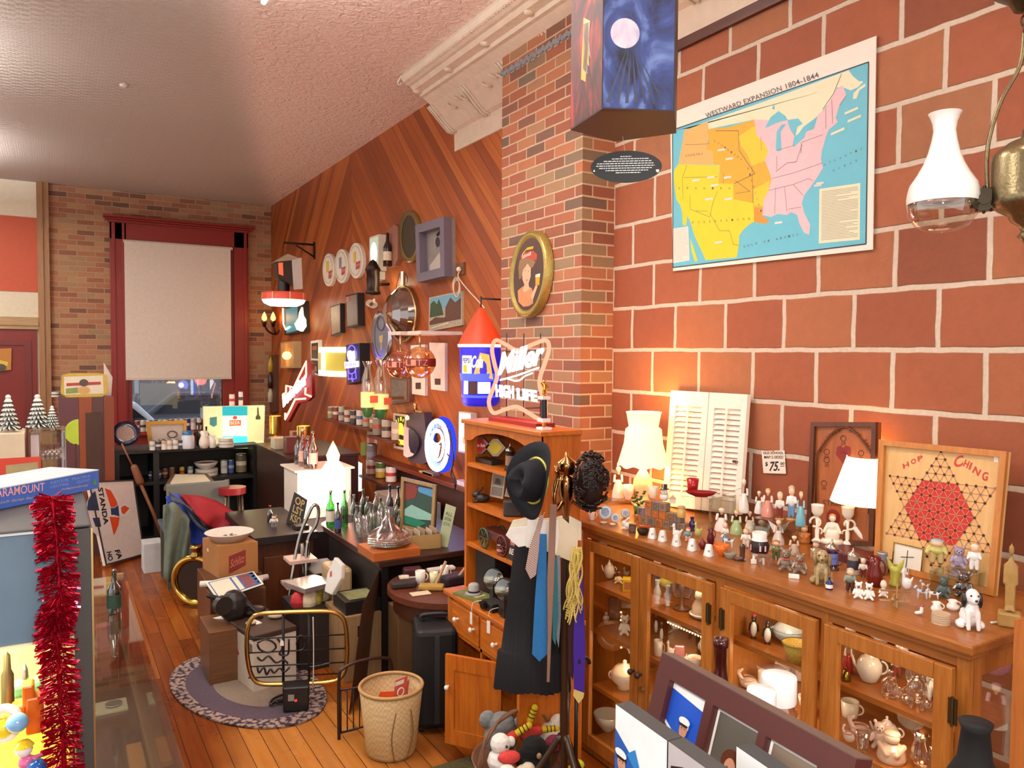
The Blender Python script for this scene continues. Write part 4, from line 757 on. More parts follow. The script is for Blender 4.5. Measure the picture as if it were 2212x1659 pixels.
def arctext(g,pl,txt,f,size,h=.0015,**k):
 n=len(txt)
 for i,ch in enumerate(txt):
  if ch==' ': continue
  (x,y),(dx,dy)=f(i/(n-1));l=math.hypot(dx,dy);dx,dy=dx/l,dy/l;a=(x-dx*size*.4,y-dy*size*.4);b=(x+dx*size*.4,y+dy*size*.4);c=(a[0]+dy*size*1.1,a[1]-dx*size*1.1);g.tpx(pl,a,b,c,ch,h,**k)
def fa(s): a=PI*(1-s)*.86+PI*.07;return ((1826-52*cos(PI-a)*1 if False else 1826+52*cos(a), 985-52*sin(a)),(sin(a),cos(a)))
arctext(g,pl,'BAGATELLE  BASE BALL',fa,6.2)
hs=[(1822,1002),(1806,982),(1808,966),(1816,962),(1822,968),(1828,962),(1837,966),(1838,982)];g.fpx(pl,hs,.0013,1);g.tpx(pl,(1815,980),(1829,980),(1815,975),'200',.002,0)
for x,y,s in [(1786,982,'50'),(1786,1000,'25'),(1780,1050,'100'),(1860,985,'50'),(1822,953,'25')]: g.tube([pl.px(a,b,.001) for a,b in elp(x,y-6,6,6,12)],.0012,4,closed=True);g.tpx(pl,(x-5,y+8),(x+5,y+8),(x-5,y+2),s,.0015)
g.tpx(pl,(1778,1092),(1828,1094),(1778,1080),'STRIKE',.0015);g.fpx(pl,elp(1800,1118,15,18,20),.0013,1)
g.o('painted_numbers',[INK,m('#7a1a14',.5)],t,w=1)
pl=Pl(un(2151,1287,'x',2.53),V((-1,0,.15)).normalized());Q=[(1904,950),(2180,976),(2151,1288),(1893,1222)]
t=T('chinese_checkers_board','pale wooden star game board with red hexagon leaning at the cabinet end','game board',(2.53,1.45,Z))
g=G();g.slab(pl,Q,.012);g.o('panel',wood('#d3a566','#dfb678',2,6,.4),t,w=1)
g=G();frame4(g,pl,Q,.02,.016);g.o('rim',wood('#b06a28','#c88440',2,8),t,w=1)
def c3(x,y): return (1700+.3135*x,880+.3135*y)
tips=[(1063,305),(1445,565),(1410,1000),(1000,1180),(655,860),(745,478)]     # six star points traced, the lowest hidden by figurines
C0=V((0,0));P6=[V(pl.ab(*c3(*q))) for q in tips];C0=sum(P6,V((0,0)))/6
e1=(P6[1]-P6[5])/12;e2=(P6[0]-C0)/4 ;
S0=(P6[0]+P6[3])/2;S0=(P6[1]+P6[5]+P6[2]+P6[4])/4
up=(P6[0]-S0)/8;ri=(P6[1]-P6[5]+P6[2]-P6[4])/4/6
holes=[]
for r in range(-8,9):
 for c2 in range(-12,13):
  if (r+c2)%2: continue
  x=c2/2;inA= r<=4 and abs(x)<= (r+8)/2 ;inB= r>=-4 and abs(x)<=(8-r)/2
  if inA or inB: holes.append((x,r))
def sp(x,r,h=0): p=S0+ri*x+up*r;return pl.pt(p.x,p.y,h)
g=G();g.add([sp(*q,.0008) for q in [(-2,4),(2,4),(4,0),(2,-4),(-2,-4),(-4,0)]],[(5,4,3,2,1,0)]);g.o('red_hexagon',m('#b8281c',.5),t,w=1)
g=G();hs=set(holes)
for x,r in holes:
 for dx,dr in ((1,0),(.5,1),(-.5,1)):
  if (x+dx,r+dr) in hs:
   a,b=sp(x,r,.0013),sp(x+dx,r+dr,.0013);d=(b-a).normalized().cross(pl.n)*.0007;inn=abs(r)<=4 and abs(x)+abs(r)/2<=4 and abs(x+dx)+abs(r+dr)/2<=4 and abs(r+dr)<=4
   g.add([a-d,b-d,b+d,a+d],[(0,1,2,3)],0 if inn else 1)
g.o('star_lines',[m('#d8a06a',.5),m('#a8442c',.5)],t,w=1)
g=G();random.seed(3)
for x,r in holes:
 c=sp(x,r,.0015);g.add([c+pl.u*.0048*cos(a)+pl.v*.0048*sin(a) for a in [2*PI*i/10 for i in range(10)]],[tuple(range(10))],0 if random.random()<.8 else 1)
g.o('peg_holes',[m('#3a1d12',.6),m('#8a6a58',.6)],t,w=1)
g=G()
for s,a,b,c in [('H',(804,425),(843,405),(797,392)),('O',(858,395),(893,382),(852,362)),('P',(905,375),(940,362),(898,340)),
 ('C',(1150,420),(1215,400),(1152,345)),('H',(1213,405),(1242,420),(1232,358)),('I',(1250,425),(1262,432),(1268,378)),('N',(1275,447),(1318,475),(1298,405)),('G',(1340,500),(1380,510),(1352,440))]: g.tpx(pl,c3(*a),c3(*b),c3(*c),s,.001,bold=.03)
g.o('lettering',m('#c03a2c',.5),t,w=1); g=G(); g.fpx(pl,[c3(*q) for q in [(1428,338),(1460,342),(1458,380),(1426,374)]],.001); g.o('price_sticker',m('#f2efe8',.6),t,w=1)
zb=1.083
G().obox(un(1750,1196,'z',Z),(0,-.30,0),(.12,0,0),(0,0,zb-Z-.0005)).thing('plinth_box','low dark red wooden box under the white candelabrum','box',m('#5a1c16',.4),bevel=.003)
p,h,k_,rz=st(1797,1172,1092,zb);t=T('candelabrum','white china double candle holder with a seated red haired boy','candle holder',p,rz);w=82*k_
for s in (-1,1):
 g=G();x=s*.37*w;g.lathe([(0,0),(.14*w,0),(.12*w,.04*h),(.05*w,.1*h),(.06*w,.3*h),(.03*w,.4*h),(.05*w,.62*h),(0,.63*h)],14,(x,0,0));g.tube(arc((x+s*.05*w,0,.52*h),.13*h,-120,200,12),.012*h+.003,7);g.tube(arc((x-s*.05*w,0,.28*h),.08*h,-60,200,10),.01*h+.002,6);g.o('scroll_arm',cer('#f4ead8'),t)
 g=G();g.lathe([(0,.68*h),(.09*w,.69*h),(.15*w,.8*h),(.16*w,.97*h),(.17*w,1*h),(.13*w,.99*h),(.12*w,.82*h),(0,.78*h)],16,(x,0,0));g.cyl(.04*w,.6*h,.7*h,10,(x,0,0));g.o('candle_cup',cer('#f4ead8'),t)
fig(t,h,w,[('boy',cer('#f2e6d2'),[('e',0,0,.2,.2,.16,.2),('e',0,0,.42,.12,.1,.16),('c',-.1,0,.5,.05,-.2,-.1,.3,.04),('c',.1,0,.5,.05,.2,-.1,.3,.04)]),('head',cer('#f0dcc4'),[('e',0,-.01,.66,.09,.09,.09)]),('hair',cer('#d8803c'),[('e',0,.02,.71,.095,.09,.07)]),('base',cer('#f4ead8'),[('l',[(0,0),(.3,0),(.26,.1),(0,.12)])])])
t=A('stein',1796,1230,1164,44,Z,[gl('#c9b8d8',.14),'#6a7ac0'],'clear mug of dark red liquid with a wire handle',name='glass_mug',cat='mug'); p,h,k_,rz=st(1796,1230,1164,Z); G().cyl(.36*44*k_*.85,.03*h,.42*h,18).o('red_liquid',m('#4a0810',.1),t)
A('stein',1842,1240,1183,38,Z,['#b9ad98','#3a3a44'],'grey beer stein with a dark crest and metal lid'); A('dogsit',1775,1262,1183,52,Z,[m('#a08a5c',.2,nz=.5,sc=90,bump=.003,coat=.5),m('#8a744a',.25,nz=.5,sc=90),'#2a2018'],'gold curly coated dog figurine sitting on the front edge')
A('bottle',1791,1273,1247,15,Z,[gloss('#23306a'),'#f2f0ec'],'tiny navy bottle with white label in front of the gold dog'); A('kid',1836,1279,1226,28,Z,['#4a2c22','#77806e','#b8a890'],'boy in grey green coat sitting on a brown barrel')
A('kid',1864,1248,1205,20,Z,['#6a2420','#e0d6c8','#d8d2c4'],'small pale clown behind the maroon jug'); A('pitcher',1889,1266,1202,40,Z,[gloss('#6a1812')],'maroon glazed parrot shaped jug'); A('can',1905,1240,1192,22,Z,['#8a5a3a','#9a8468','#7a8290'],'tan painted canister behind the maroon jug')
A('bear',1854,1292,1255,24,Z,['#f2eeea','#8a6048'],'white bear pair, left one with brown face'); A('bear',1877,1295,1258,24,Z,['#f4f1ec','#a08058'],'white bear pair, right one with straw hat')
A('baby',1908,1290,1253,21,Z,['#f2ede8','#efd4c0','#e8c8ac'],'kneeling white china baby near the front edge'); A('tulip',1933,1265,1203,36,Z,[gloss('#b8b84e')],'yellow green winged tulip vase')
A('bird',1957,1274,1228,28,Z,['#f2efec','#f2efec','#e8c070'],'white stretched neck goose'); A('plane',1933,1309,1256,62,Z,['#b08a58','#8a6236'],'little wooden biplane with a red hub on the front edge',turn=.3)
A('dog',1992,1294,1264,30,Z,['#c8ccd4','#55606e'],'grey spotted china puppy, left of three'); A('dog',2017,1293,1272,28,Z,['#eceae6','#3a3e44'],'white spotted china puppy lying by the green cat'); A('dog',1998,1276,1252,20,Z,['#d6cfc8','#8a3a30'],'tiny china puppy with red collar behind the others')
A('bear',2038,1292,1243,30,Z,[m('#4a5a58',.3),m('#5a6a66',.3)],'slate green stone cat figurine'); A('bear',2081,1289,1232,42,Z,[AMB,gl('#5a200c',.14)],'amber glass bear behind the spaniel')
A('dogsit',2096,1358,1266,58,Z,['#f3f0ee','#1c1a1c','#171314'],'large black and white cocker spaniel figurine at the cabinet corner',turn=.35)
A('shoe',1985,1329,1306,20,Z,['#f2ece4','#b8403a'],'tiny white shoe with red trim on the front edge'); A('pitcher',2023,1322,1300,28,Z,['#f5f2ea'],'small white cream jug behind the coasters'); A('pitcher',2058,1317,1296,30,Z,['#f3f0ea'],'small white cream jug with blue foot left of the spaniel')
A('stack',2032,1346,1323,36,Z,[m('#c2ab8c',.7),5],'stack of five tan round coasters on the front edge')
zr=riser(1985,2125,1236,2.47,1.118,'r','clear acrylic riser in front of the star game board')
A('kid',2023,1218,1163,46,zr,['#c8b070','#c8c070','#9ac0c8'],'child figurine in a wide pale blue hat and yellow dress'); A('bear',2071,1226,1178,36,zr,['#9a8aa0','#b0a0b4'],'lilac knitted bear on the right riser'); A('kid',2104,1234,1174,30,zr,['#efece8','#f1eeea','#e6e0d8'],'plain white china boy on the right riser')
pl=Pl(un(1926,1240,'x',2.50),V((-1,-.25,.12)).normalized());Q=[(1931,1170),(1996.5,1185),(1990,1252),(1925,1240)]
t=T('framed_card','small gilt framed white card with a thin black cross','framed card',(2.5,1.55,Z)); g=G(); g.slab(pl,Q,.006); g.o('card',m('#f6f0e0',.6),t,w=1); g=G(); frame4(g,pl,Q,.004,.004); g.o('frame',metal('#c9a24a'),t,w=1)
g=G()
for a,b in (((1961,1189),(1957,1226)),((1946,1203),(1974,1204))): g.tube([pl.px(*a,.001),pl.px(*b,.001)],.0012,5)
g.tpx(pl,(1958,1236),(1966,1238),(1959,1227),'$5',.001); g.o('cross',m('#2a2420',.5),t,w=1)
p,h,k_,rz=st(2180,1352,1168,Z);t=T('carved_figure','carved honey coloured wooden man on a block at the right cabinet end','figurine',p,rz);w=44*k_
WD=m('#a98448',.5,nz=.3,sc=30)
G().box(-.5*w,-.4*w,0,.5*w,.4*w,.17*h).o('block_base',WD,t,bevel=.006)
fig(t,h,w*.9,[('man',WD,[('c',-.14,0,.2,.12,-.12,0,.5,.15),('c',.14,0,.2,.12,.12,0,.5,.15),('e',0,0,.64,.28,.2,.17),('c',-.26,0,.72,.1,-.3,-.1,.5,.08),('c',.26,0,.72,.1,.3,-.1,.5,.08),('e',0,-.02,.9,.15,.16,.08),('c',0,0,.8,.07,0,0,.86,.07),('e',-.14,-.1,.19,.14,.22,.025),('e',.14,-.1,.19,.14,.22,.025)])])
c=[un(x,y,'z',Z+.004) for x,y in [(2140,1345),(2160,1343),(2178,1335),(2182,1320),(2176,1305)]];c[-1].z+=.03;c[-2].z+=.01
G().tube(smooth_path(c,6),.0035,7).thing('cord','white electric cord curling by the carved figure','cord',m('#e8e0d0',.4))
S1,S2,S3,S4=.7582,.5532,.2952,.0502;R1,R2,R3,R4=.7752,.5802,.3002,.0502
CHK=['#efeae0']
B('plateup',1300,1215,1188,26,S1+.001,2.45,['#f4f2ec','#e9e6de'],'round white china lid standing left behind the first glass door'); B('plateup',1331,1217,1189,26,S1+.001,2.42,['#f4f2ec','#e9e6de'],'round white china lid standing right behind the first glass door')
B('teapot',1316,1252,1212,32,S1,2.22,['#efe8dc'],'cream teapot on the top shelf behind the first door'); B('baby',1336,1266,1236,20,S1,2.2,['#e8dcb0','#2a1c18','#1a1210'],'dark headed baby figurine on the top shelf behind the first door'); B('box',1357,1282,1255,24,S1,2.17,['#c8a820','#a06838',1],'yellow framed box on the top shelf behind the first door'); B('vase',1370,1262,1218,14,S1,2.3,['#c8b070'],'tan vase at the first door edge, top shelf'); B('bird',1352,1254,1234,18,S1,2.3,['#7a7a72','#9a8a80','#c09040'],'grey bird figurine on the top shelf behind the first door')
B('slab',1327,1354,1304,26,S2,2.25,[gloss('#3a261c')],'dark brown upright block with gold top, second shelf'); B('slab',1352,1340,1296,26,S2,2.4,[gloss('#2e1c16')],'dark red brown book shaped box behind the pig, second shelf'); B('bear',1349,1379,1334,26,S2,2.17,['#ece6da','#d8c0b0'],'cream pig shaped jug on the second shelf'); B('vase',1369,1372,1310,18,S2,2.28,['#b0b4d0'],'pale lilac figurine vase at the first door edge, second shelf'); B('kid',1309,1372,1340,14,S2,2.17,['#d8c8b8','#e6dcd0','#a89878'],'tiny pale figurine at the left of the second shelf')
B('plateup',1321,1487,1404,68,S3,2.4,['#a8784c','#8a5c34'],'large brown picture plate standing on the third shelf'); B('tureen',1349,1502,1440,66,S3,2.2,['#eae6d6','#f3e6c8'],'cream covered dish with yellow leaf on the third shelf'); B('slab',1345,1465,1402,50,S3,2.52,['#e8d4c0'],'pink cream tray leaning behind the brown plate')
B('bowl',1312,1612,1576,62,S4,2.2,['#d6d8cc'],'pale green white bowl, lowest shelf behind the first door'); B('bowl',1342,1600,1520,40,S4,2.35,['#d8dcd8'],'tall pale bowl, lowest shelf behind the first door')
B('vase',1420,1314,1262,17,S1,2.16,['#dfe6ec'],'white and blue vase, left of a pair, behind the second door'); B('vase',1442,1318,1274,18,S1,2.18,['#d6dfe8'],'white and blue vase, right of a pair, behind the second door'); B('tree',1473,1325,1262,46,S1,2.2,[m('#6e4a32',.4)],'brown carved branching candle holder behind the second door'); B('dome',1517,1342,1275,56,S1,2.2,['#f0ebe0','#e0c8a8'],'tiered cream dish with orange domed lid behind the second door')
B('ball',1443,1290,1262,38,S1+.0,2.35,['#d8c020'],'bright yellow woven ball, top shelf behind the second door'); B('kid',1464,1290,1240,20,S1,2.42,['#3a6a30','#4a7a38','#3a5a2a'],'green frog like figure at the back behind the second door'); B('kid',1419,1300,1232,18,S1,2.4,['#c06050','#e0c8b8','#c8a888'],'small red and cream figure at the back behind the second door'); B('bear',1492,1300,1250,30,S1,2.45,['#e8ccc8','#e8d4d0'],'pink white ornament at the back behind the second door'); B('tureen',1512,1290,1246,30,S1,2.5,['#f2efec','#f2efec'],'white lidded dish at the back behind the second door')
B('bowl',1459,1378,1350,46,S2+.04,2.35,['#f0ece8'],'white footed bowl, second shelf behind the second door'); B('penguin',1417,1380,1336,14,S2,2.3,['#8a7a50'],'tall dark bottle shaped figure, left of a pair, second shelf') ; B('penguin',1429,1384,1342,14,S2,2.26,['#8a7a50'],'tall dark bottle shaped figure, right of a pair, second shelf'); B('bird',1448,1404,1366,22,S2,2.17,['#f0eae2','#c08080','#d0a060'],'white hen figurine on the second shelf'); B('slab',1468,1404,1376,22,S2,2.2,['#d8808a'],'pink ornament beside the white hen'); B('bowl',1501,1436,1402,32,S2,2.15,['#eee2cc','#b86a5a'],'cream basket bowl with red flowers, second shelf'); B('teapot',1483,1425,1392,30,S2,2.15,['#f0e4d4'],'cream teapot with flowers, second shelf'); B('tureen',1522,1412,1360,26,S2,2.3,['#e4e2da','#d8d6ce'],'grey white lidded jar at the second door edge'); B('cup',1422,1410,1376,24,S2,2.14,['#d8d0c4'],'grey white mug at the left edge of the second shelf')
B('tureen',1440,1500,1440,40,S3,2.3,['#e0d6c8','#e0d6c8'],'cream lidded dish, third shelf behind the second door'); B('bowl',1505,1500,1440,50,S3,2.3,['#d8d0c8'],'grey bowl, third shelf behind the second door')
B('penguin',1628,1391,1338,24,R1,2.17,['#b8302a'],'penguin figurine with a red cap behind the third door'); B('penguin',1658,1399,1347,26,R1,2.17,[],'bare headed penguin figurine behind the third door'); B('tureen',1706,1396,1338,78,R1,2.24,['#aab8c0','#b6c0c4'],'large blue grey covered dish behind the third door'); B('basket',1722,1424,1384,62,R1,2.13,['#b89a40'],'yellow woven basket dish behind the third door'); B('vase',1606,1378,1318,20,R1,2.25,['#cfc6b8'],'pale vase at the left edge of the third door'); B('bottle',1622,1345,1290,14,R1,2.4,['#b0a890'],'slim pale bottle at the back behind the third door'); B('lady',1634,1340,1290,20,R1,2.5,['#e8e2da','#e8e2da','#d8c8b0'],'white lady figurine at the back behind the third door'); B('teapot',1682,1352,1312,40,R1,2.5,['#d8d4c8'],'pale teapot at the back behind the third door'); B('bowl',1716,1345,1316,44,R1+.01,2.55,['#c8a860'],'gold trimmed bowl at the back behind the third door'); B('cup',1737,1380,1340,18,R1,2.3,['#9aa8b0'],'blue grey cup at the right edge of the third door')
B('bowl',1611,1456,1412,46,R2,2.25,[gloss('#2c5a38')],'green cabbage leaf bowl on the lower shelf behind the third door'); B('bowl',1668,1458,1422,74,R2,2.3,['#eae4dc','#c89a94'],'white floral bowl on the lower shelf behind the third door'); B('swan',1615,1497,1454,54,R2,2.17,['#ead8cc','#d8b8a8'],'cream shell dish on the lower shelf behind the third door'); B('cup',1648,1490,1446,28,R2,2.2,['#e8dcd0'],'cream cup on the lower shelf behind the third door'); B('slab',1737,1500,1440,36,R2,2.4,['#e4c8ba'],'pink beaded lamp base on the lower shelf behind the third door'); B('bowl',1742,1505,1470,34,R2,2.2,['#eadfd2'],'cream bowl at the right edge behind the third door')
B('teapot',1878,1490,1412,70,R1,2.2,['#e6e0d4','#e9e4dc'],'stacked floral white teapot behind the fourth door'); B('lady',1832,1470,1398,22,R1,2.2,['#b8282a','#efeae4','#f1ece4'],'red and white figure at the left edge of the fourth door'); B('bellhang',1827,1474,1446,22,R1,2.14,['#8a7432'],'brass hand bell behind the fourth door'); B('tureen',1905,1424,1394,44,R1+.035,2.45,['#dfe4e8','#dfe4e8'],'white covered dish at the back behind the fourth door'); B('hat',1948,1418,1393,42,R1+.06,2.35,['#8a98ac','#e6e6da'],'white china hat with blue brim behind the fourth door'); B('kid',1938,1480,1420,26,R1,2.3,['#a04a38','#e8d8b8','#c8983c'],'blond figurine in a checked dress behind the fourth door'); B('glassdog',1981,1525,1424,62,R1,2.16,[CLR,CLR,'#d0d4d4'],'large clear glass dog behind the fourth door',name='glass_dog',cat='figurine'); B('bottle',1922,1508,1450,34,R1,2.15,[CLR],'clear glass decanter behind the fourth door'); B('bird',1940,1500,1452,34,R1,2.16,[CLR,'#a03028','#d8d0c0'],'clear glass bird with a red foot behind the fourth door'); B('dogsit',2018,1515,1447,44,R1,2.25,['#e9ebe8','#e9ebe8','#2a2a2e'],'round white puppy behind the fourth door'); B('bowl',1985,1420,1395,44,R1+.05,2.5,['#b8b45a'],'yellow green bowl at the back behind the fourth door'); B('bottle',1836,1425,1350,22,R1,2.4,['#e6e8ea'],'white patterned bottle at the back left of the fourth door'); B('vase',1860,1400,1362,24,R1+.05,2.5,['#8a86b4'],'violet vase at the back behind the fourth door'); B('bowl',1888,1398,1372,50,R1+.05,2.5,['#c9b888'],'tan sauce boat at the back behind the fourth door')
B('cup',1836,1545,1510,46,R2,2.3,['#e8e0cc'],'cream mug with a green leaf on the lower shelf behind the fourth door'); B('teapot',1916,1584,1526,66,R2,2.25,['#e2d2cc'],'pale pink white teapot on the lower shelf behind the fourth door'); B('swan',1858,1585,1538,60,R2,2.2,['#dcc6c2','#d0a8a8'],'pink swan dish with a long spout on the lower shelf'); B('swan',1832,1600,1560,30,R2,2.14,['#e6dcd8','#c88a8a'],'small white swan at the left edge of the lower shelf'); B('tumbler',1863,1634,1590,28,R2,2.13,['#f4f6f4'],'clear drinking glass near the fourth door pane'); B('monk',1926,1650,1586,60,R2,2.16,['#d6b8a4','#dcc0aa'],'peach coloured seated figure dish on the lower shelf'); B('bear',1900,1640,1580,40,R2,2.2,['#d6c0b8','#e0ccc4'],'pinkish seated bear on the lower shelf'); B('pitcher',1990,1635,1556,52,R2,2.2,[gl('#efe8dc',.16)],'clear glass jug with a paper tag on the lower shelf'); B('tureen',1966,1690,1625,60,R3,2.2,['#eee6da','#e8dccc'],'cream dish with a red stripe, lowest visible shelf'); B('tumbler',2020,1625,1565,22,R2,2.2,['#e8dccb'],'tall clear glass at the right edge of the lower shelf')
B('lady',2152,1545,1450,50,.70,2.4,['#e9e6de','#c8a0b0','#b890a8'],'white skirted lady seen through the cabinet end glass'); B('plateup',2150,1460,1380,60,.80,2.5,['#a06a90','#b48aa4'],'violet plate seen through the cabinet end glass')
# ================= wall map, hanging things, chimney picture
def pline(g,pl,pts,w,h,mi=0):
 P=[pl.px(*p)+pl.n*h for p in pts]
 for a,b in zip(P,P[1:]):
  d=(b-a);
  if d.length<1e-6: continue
  d=d.normalized().cross(pl.n)*w/2;g.add([a-d,b-d,b+d,a+d],[(0,1,2,3)],mi)
ra=lambda x,y:(1440+.2125*x,70+.2125*y)
rb=lambda x,y:(1440+.2125*x,320+.2125*y)
pl=PX(XW-.012);t=T('school_map','large school wall map of North America with white margins on the clay tile wall','map',(XW,2.4,2.3))
g=G();q=[(1447,245),(1892.6,77.4),(1885,539),(1454,585.6)];g.slab(pl,q,.004);g.o('paper',m('#e9e2d4',.6,nz=.05,sc=4),t,w=1)
Bd=[(1453,281),(1876.7,134),(1871,527),(1454,578)]
g=G();g.fpx(pl,Bd,.0004)
def pg(s,h,mi):
 pts=[]
 for tok in s.split():
  f=ra if tok[0]=='a' else rb; x,y=tok[1:].split(','); pts.append(f(float(x),float(y)))
 g.fpx(pl,pts,h,mi)
pg('a90,1000 a190,985 a1000,700 a1760,420 a1850,385 a1890,440 a2000,505 a1940,560 a1870,590 a1800,560 a1730,560 a1680,680 a1560,830 a1500,880 a1390,960 a1340,1030 a1300,1060 a1300,960 a1200,880 a1020,900 a890,885 a420,985 a300,960',.0006,1)
pg('a1895,680 a1900,620 a1960,560 a2020,520 a2020,548 a1960,590 a1932,672',.0006,1)
pg('a178,1000 a420,905 a430,1090 a400,1190 a470,1210 b480,165 b120,162 b140,60 a172,1060',.0008,2)
pg('a420,985 a640,960 a830,905 a890,885 a905,960 a920,1050 a1000,1130 a1035,1210 b1030,40 b1000,130 b1040,230 b1065,310 b1040,430 b990,520 b980,600 b975,690 b1050,740 b1000,770 b890,750 b885,560 b680,520 b680,360 b530,360 b545,175 b480,160 a470,1210 a400,1190 a435,1100',.0008,3)
pg('a735,1060 a880,960 a905,960 a920,1050 a1000,1130 a1035,1210 b1030,40 b1000,130 b870,180 b820,60 b760,-20',.001,4)
pg('b885,420 b1045,330 b1040,430 b990,520 b985,590 b890,580',.001,4); pg('b890,600 b980,610 b975,690 b1050,740 b1000,770 b890,750',.001,9)
pg('b120,165 b540,172 b530,360 b680,360 b680,520 b885,560 b890,750 b850,770 b780,830 b740,890 b735,990 b715,1110 b400,1140 b340,1010 b280,880 b240,740 b210,690 b200,790 b165,780 b160,660 b140,580 b100,520 b75,330 b80,220',.0008,5)
pg('b238,910 b270,990 b318,1150 b290,1155 b255,1050',.0008,5)
pg('a890,885 a1020,890 a1230,880 a1300,1060 a1280,1150 a1420,1010 a1500,980 a1540,840 a1620,770 a1720,580 a1790,540 a1830,640 a1760,740 a1720,870 a1740,910 a1650,990 a1620,1060 a1600,1140 b1580,20 b1570,110 b1590,200 b1530,300 b1460,400 b1400,480 b1375,560 b1400,660 b1460,780 b1450,880 b1400,860 b1350,760 b1330,680 b1270,650 b1220,680 b1130,670 b1060,700 b970,680 b985,600 b990,520 b1040,430 b1065,310 b1040,230 b1000,130 b1030,40 a1035,1210 a1000,1130 a920,1050 a905,960',.0008,6)
for s in ('a1000,970 a1060,860 a1140,800 a1210,850 a1230,890 a1120,920 a1040,960','a1110,1180 a1120,1010 a1170,940 a1220,930 a1160,1010 a1170,1200 a1130,1210','a1230,890 a1340,875 a1385,930 a1330,960 a1310,1060 a1270,1010 a1240,940','a1280,1150 a1320,1080 a1420,1010 a1400,1070 a1300,1160','a1390,980 a1430,940 a1520,880 a1500,930 a1420,990','a1890,440 a1900,380 a2020,325 a2035,470 a1960,500','a1075,780 a1080,745 a1100,745 a1100,785'): pg(s,.0011,0)
pg('b1555,415 b1970,355 b1965,930 b1548,970',.0009,1); pg('b60,820 b220,795 b235,1140 b65,1170',.0009,7)
for s,w in (('b1110,400 b1100,670',1),('b1200,390 b1225,640',1),('b1290,370 b1390,480',1),('b1040,430 b1290,370 b1440,310 b1490,330',1),('b1070,310 b1300,250 b1590,150',1),('b1110,240 b1230,150 b1320,140 b1380,-40',1.4),('b1120,80 b1120,220',1),('b1240,620 b1370,600',1),('a1370,1120 a1590,1040',1),('a1620,780 a1620,980',1),('a1680,680 a1690,930',1),('a1110,1200 a1300,1150',1),('b210,170 b160,300 b170,520',1),('b170,300 b520,290',1),('b240,480 b240,620 b440,700 b470,560 b520,440',1),('b440,660 b540,840 b640,840 b680,980 b735,990',1),('b300,640 b420,640',1),('a960,1060 a965,1200',1),('a1370,1120 a1370,1230',1),('a440,1130 a330,1140 a190,1140',1),('a500,1000 a730,1000 a740,1200 b900,260 b690,360',1.6),('b580,250 b580,360',1),('b870,180 b880,560',1.2),('b700,330 b850,440 b700,460',1.2),('a1830,640 a1760,740',1),('a1780,420 a1700,620 a1590,780',1.6)):
 pline(g,pl,[(ra if k[0]=='a' else rb)(*map(float,k[1:].split(','))) for k in s.split()],.0016*w,.0014,8)
def mt_(f,p0,p1,p2,s,**k): g.tpx(pl,f(*p0),f(*p1),f(*p2),s,.0015,8,**k)
mt_(ra,(405,872),(1555,455),(392,826),'WESTWARD EXPANSION 1804-1844',bold=.012,space=1.05)
for f,txt,a,b_ in ((ra,'LOUISIANA',(495,1105),(760,1290)),(rb,'COUNTRY',(200,80),(360,60)),(rb,'MISSOURI',(830,210),(960,640)),(rb,'SPANISH',(130,410),(640,410)),(rb,'POSSESSIONS',(270,760),(840,720)),(rb,'GULF OF MEXICO',(790,1000),(1330,880)),(rb,'ATLANTIC',(1610,170),(1980,10)),(rb,'OCEAN',(1700,230),(1930,130))):
 n=len(txt)
 for i,ch in enumerate(txt):
  if ch!=' ': s_=i/(n-1);x=a[0]+(b_[0]-a[0])*s_;y=a[1]+(b_[1]-a[1])*s_;mt_(f,(x-8,y+10),(x+9,y+8),(x-8,y-12),ch)
def lines(q,n,mi,w,h,seed,lo=.8,m0=.06):
 random.seed(seed)
 for i in range(n):
  v=m0+(1-2*m0)*i/(n-1);e=1-m0*.8 if random.random()<lo else .4+.5*random.random();pline(g,pl,[inq(q,m0,v),inq(q,e,v)],w,h,mi)
lines([rb(1555,415),rb(1970,355),rb(1965,930),rb(1548,970)],34,8,.0013,.0014,5);lines([rb(60,820),rb(220,795),rb(235,1140),rb(65,1170)],18,9,.0009,.0014,6)
random.seed(9)
for x,y in ((560,20),(640,110),(620,300),(450,300),(300,330),(490,380),(430,520),(630,520),(530,960),(1140,760),(1540,380),(1560,360)): pg(f'b{x-40},{y+14} b{x+38},{y+2} b{x+40},{y-18} b{x-36},{y-8}',.0016,7)
for x,y in ((1880,800),(1910,880),(1740,1010)): pg(f'a{x-70},{y+40} a{x+70},{y-20} a{x+68},{y-45} a{x-66},{y+14}',.0016,1)
for a,b_ in zip(Bd,Bd[1:]+Bd[:1]): pline(g,pl,[a,b_],.005,.0012,10);
g.o('printed_map',[m(c,.55,nz=.05) for c in ('#62b4c6','#e6dfbc','#d6a85e','#d9a21e','#e6c024','#d8c81e','#e3b9be','#e8d9cf','#57504a','#e08a20','#22262a')],t,w=1)
zb=2.55;P5=[un(x,y,'z',zb) for x,y in [(1232,281),(1301,235),(1457,241),(1461,288),(1328,306)]];hb=.50
t=T('hanging_carton','hanging dark display carton with a red panel and a cloudy blue moon panel','display carton',(P5[1].x,P5[1].y,zb))
g=G();g.prism(P5,(0,0,hb));g.o('carton',m('#2a0d0e',.5),t,w=1)
